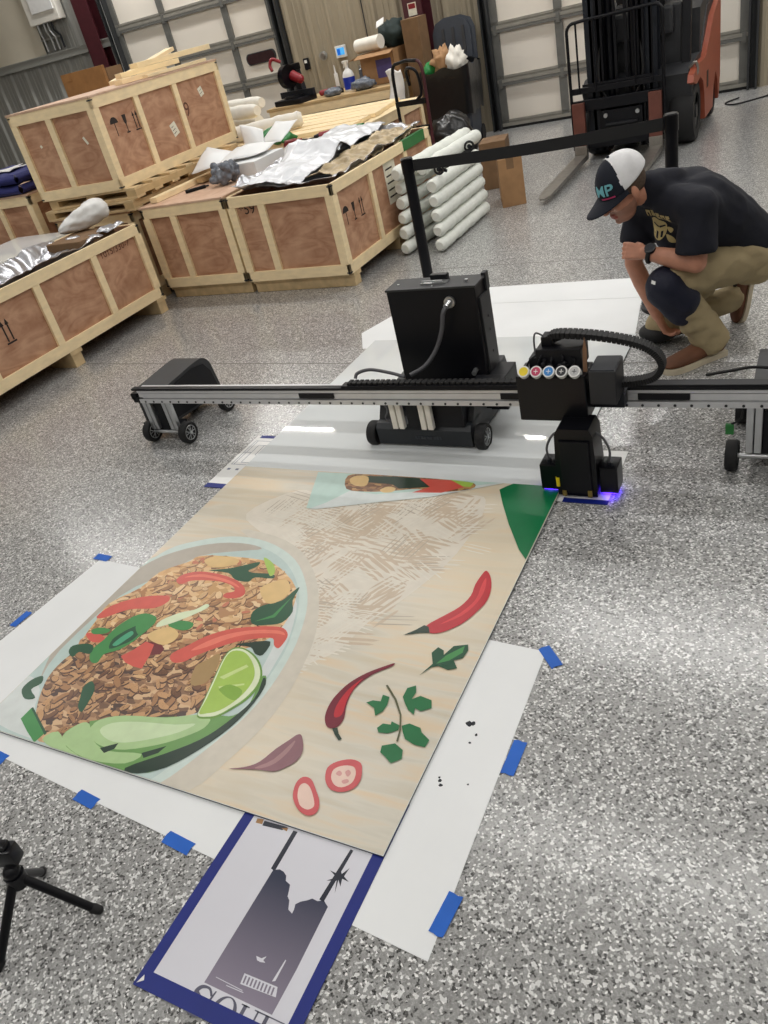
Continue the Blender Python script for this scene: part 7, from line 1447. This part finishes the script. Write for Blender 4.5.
# right knee pad lies on the floor
b = MB(); b.ball(KNR + FA * .02 - UPV * .03, (.095, .085, .045), 22); b.caps(KNR + FA * .05 - UPV * .055, KNR - FA * .10 - UPV * .05, .03, .028, 16)
remeshed(b, 'knee_pad', 'knee_black', .007, 3, label='black knee pad on the floor')

# shoes: lofted along the foot
def shoe(origin, d, up, sc=1.0):
    d = d.normalized(); sd = up.cross(d).normalized(); up = d.cross(sd)
    prof = [(-.075, .030, .02, .085), (-.068, .036, .0, .105), (-.03, .039, .0, .112), (.01, .040, .0, .105), (.05, .042, .0, .088), (.10, .048, .0, .070), (.15, .050, .0, .062), (.19, .045, .003, .054), (.215, .030, .01, .044), (.224, .014, .018, .034)]
    rings = []
    for x, w, z0, z1 in prof:
        rings.append([origin + d * x * sc + sd * (w * math.copysign(abs(math.cos(a)) ** .7, math.cos(a))) * sc + up * ((z0 + .014 + (z1 - z0 - .014) * (.5 + .5 * math.sin(a))) * sc) for a in (k * 2 * PI / 20 for k in range(20))])
    b = MB(); b.loft(rings); o = b.build('shoe', 'shoe_brown', PM, 'all'); o.matrix_parent_inverse = PI_
    md = o.modifiers.new('s', 'SUBSURF'); md.levels = md.render_levels = 1
    b = MB(); poly = [(x * sc, w * 1.10 * sc) for x, w, _, _ in prof] + [(x * sc, -w * 1.10 * sc) for x, w, _, _ in prof[::-1]]
    b.prism(smooth_poly(poly, 3), Matrix(((d.x, sd.x, up.x, origin.x), (d.y, sd.y, up.y, origin.y), (d.z, sd.z, up.z, origin.z), (0, 0, 0, 1))), .024 * sc); b.build('sole', 'shoe_sole', o, 'yes')
    b = MB(); b.tube([origin + d * (-.022 + .050 * math.cos(a)) * sc + sd * .037 * math.sin(a) * sc + up * (.104 - .006 * math.cos(a)) * sc for a in (k * PI / 10 for k in range(20))], .008, 8, True); b.build('collar', 'shoe_collar', o, True)
    for k in range(4):
        b = MB(); x = .035 + .018 * k; z = .094 - .0085 * k; b.tube([origin + d * x * sc + sd * w * sc + up * (z - abs(w) * 10 * abs(w)) * sc for w in (-.026, -.012, 0, .012, .026)], .0028, 6); b.build('lace', 'shoe_collar', o, True)
    return o
dL = (W_(-1.568, .16, 0) - W_(-1.888, .118, 0)); shoe(W_(-1.805, .135, .001), dL, UPV, 1.06)
fwd2 = (FA * .22 - UPV * .97).normalized(); shoe(W_(-2.185, -.15, .19), fwd2, (FA * .97 + UPV * .22), .92)

# short hair under the cap's edge
mat('hair', (86, 70, 58), .8, var=.3, scale=120)
b = MB()
def hair(s, t):
    th = R_(62) + R_(236) * s; zz = .040 - (.085 - .035 * abs(math.cos((s - .5) * PI)) * 0 - .05 * (abs(s - .5) * 2) ** 3) * t
    k = math.sqrt(max(.05, 1 - ((zz - .022) / .100) ** 2))
    return H(-.012 + .1005 * k * math.cos(th), .0785 * k * math.sin(th), zz)
b.grid(hair, 40, 8); hr = b.build('hair', 'hair', PM, 'all'); hr.matrix_parent_inverse = PI_; md = hr.modifiers.new('t', 'SOLIDIFY'); md.thickness = .003
# cap
b = MB()
def dome(th, ph, r=(.112, .086, .108)): return H(-.014 + r[0] * math.cos(ph) * math.cos(th), r[1] * math.cos(ph) * math.sin(th), .032 + .012 * math.cos(th) * -1 * math.cos(ph) + r[2] * math.sin(ph))
nu, nv = 160, 48
def capgrid(s, t):
    th = 2 * PI * s; ph = -.05 + (PI / 2 + .05) * t
    return dome(th, ph, (.112, .086, .108 + .004 * math.cos(th)))
b.grid(capgrid, nu, nv); bmesh.ops.remove_doubles(b.b, verts=b.b.verts[:], dist=.0003)
for f in b.b.faces:
    q = HM.transposed() @ (f.calc_center_median() - HC)
    f.material_index = 0 if q.x > .022 - .30 * max(0, q.z - .06) + .0 else 1
cap = b.build('cap', ['cap_navy', 'cap_white'], PM, 'all'); cap.matrix_parent_inverse = PI_; cap['label'] = 'trucker cap with navy front and white back'
md = cap.modifiers.new('t', 'SOLIDIFY'); md.thickness = .004; md.offset = 1
b = MB()
def brim(s, t):
    a = (s - .5) * 2 * 1.32
    bx, by = .108 * math.cos(a) - .014, .085 * math.sin(a)
    k = (1 - (abs(s - .5) * 2) ** 2.2)
    return H(bx + t * .092 * k, by * (1 + .06 * t), .024 - .026 * t * k - .026 * (math.sin(a) ** 2) * t)
b.grid(brim, 26, 8); br = b.build('brim', 'cap_navy', cap, 'all'); md = br.modifiers.new('t', 'SOLIDIFY'); md.thickness = .004
b = MB(); b.ball(dome(0, PI / 2, (.112, .09, .115)), .007, 12); b.build('top_button', 'cap_navy', cap, True)
# flat art wrapped onto a surface by casting it from the front of that surface
def wrap(b, bvh, org, x, y, off=.0015):
    z = Vector(x).cross(Vector(y)).normalized()
    for v in b.b.verts:
        p = org + Vector(x) * v.co.x + Vector(y) * v.co.y
        h = bvh.ray_cast(p + z * .25, -z)
        v.co = (h[0] + h[1] * off) if h[0] else p
dg = bpy.context.evaluated_depsgraph_get(); dg.update()
def bvh_of(o):
    ev = o.evaluated_get(dg); me = ev.to_mesh(); M = o.matrix_world
    t = BVHTree.FromPolygons([M @ v.co for v in me.vertices], [tuple(p.vertices) for p in me.polygons]); return t
cb = bvh_of(cap)
b = MB(); b.text('MP', Matrix(), .062, bold=.0012); bmesh.ops.subdivide_edges(b.b, edges=b.b.edges[:], cuts=2, use_grid_fill=True)
lx = (hs * .92 - hf * .25).normalized()
cd = (hf * .92 + hs * .25 + hu * .22).normalized(); lx = UPV.cross(cd).normalized() * 1; lx = hu.cross(cd).normalized(); ly = cd.cross(lx)
wrap(b, cb, H(.085, .036, .060), lx, ly, .002); b.build('cap_logo', 'logo_cyan', cap, fix=False)
b = MB(); b.grid(lambda s, t: Vector((-.018 + .056 * s, -.034 + .007 * t, 0)), 8, 1); wrap(b, cb, H(.085, .036, .060), lx, ly, .002); b.build('cap_logo_line', 'logo_pink', cap, fix=False)
# chest print
sb = bvh_of(shirt)
cz = (FA * .80 + LA * .55 - UPV * .12).normalized(); cx_ = UPV.cross(cz).normalized(); cy_ = cz.cross(cx_)
b = MB()

for k, (x0, w_, h_) in enumerate(((-.075, .022, .034), (-.048, .018, .030), (-.026, .024, .032), (.002, .020, .034), (.026, .024, .030), (.054, .02, .034))):
    y0 = .040 + .012 * math.sin(PI * (x0 + .08) / .16)
    b.flat([(x0, y0), (x0 + w_ * .3, y0), (x0 + w_ * .3, y0 + h_ * .6), (x0 + w_ * .7, y0 + h_ * .6), (x0 + w_ * .7, y0), (x0 + w_, y0), (x0 + w_, y0 + h_), (x0, y0 + h_)] if k % 2 == 0 else [(x0, y0), (x0 + w_, y0), (x0 + w_, y0 + h_ * .4), (x0 + w_ * .5, y0 + h_ * .5), (x0 + w_, y0 + h_ * .6), (x0 + w_, y0 + h_), (x0, y0 + h_)], 0)
def blob(pts): b.flat(smooth_poly(pts, 3), 0)
blob([(-.055, .03), (-.03, .042), (.0, .04), (.03, .03), (.035, 0), (.02, -.03), (-.005, -.05), (-.03, -.045), (-.05, -.02), (-.06, .005)])
blob([(.03, -.02), (.06, -.035), (.07, -.06), (.04, -.055)]); blob([(.035, .01), (.065, .005), (.05, -.015)])
bmesh.ops.triangulate(b.b, faces=b.b.faces[:]); bmesh.ops.subdivide_edges(b.b, edges=b.b.edges[:], cuts=2, use_grid_fill=True)
PO = W_(-1.62, .045, .615)
wrap(b, sb, PO, cx_, cy_, .002); b.build('chest_print', 'print_tan', shirt, fix=False)
b = MB()
for pts in ([(-.045, .018), (-.01, .006), (.0, .010), (-.03, .022)], [(.0, .004), (.03, .016), (.028, .022), (-.005, .012)], [(-.02, -.01), (-.008, -.014), (-.012, -.045), (-.022, -.04)], [(.005, -.01), (.018, -.006), (.012, -.035), (.002, -.035)]): b.flat(pts, 0)
bmesh.ops.subdivide_edges(b.b, edges=b.b.edges[:], cuts=3, use_grid_fill=True); wrap(b, sb, PO, cx_, cy_, .003); b.build('chest_print_detail', 'navy_shirt', shirt, fix=False)
# watch
wd = (WRL - ELL).normalized(); wc = WRL - wd * .022
w1 = wd.cross(UPV).normalized(); w2 = wd.cross(w1)
b = MB(); b.tube([wc + (w1 * math.cos(a) + w2 * math.sin(a)) * .034 for a in (k * PI / 14 for k in range(28))], .010, 10, True); wt = b.build('wristwatch', 'black_rubber', PM, True); wt.matrix_parent_inverse = PI_
out = (LA * .75 - FA * .1 + UPV * .5); out = (out - wd * out.dot(wd)).normalized()
b = MB(); b.cyl(wc + out * .030, wc + out * .044, .024, .022, 24); b.build('watch_case', 'black_gloss', wt, True); b = MB(); b.cyl(wc + out * .044, wc + out * .0445, .017, n=24); b.build('dial', 'dark_steel', wt)
# white tag on the knee pad
kb = bvh_of(kp); b = MB(); b.grid(lambda s, t: Vector((-.012 + .024 * s, -.006 + .012 * t, 0)), 4, 2); z_ = (FA * .7 + LA * .6).normalized(); x_ = UPV.cross(z_).normalized(); wrap(b, kb, KNL + FA * .05 + UPV * .035 + LA * .0, x_, UPV, .002); b.build('pad_tag', 'white_plastic', kp, fix=False)
# belt at the back of the shirt hem
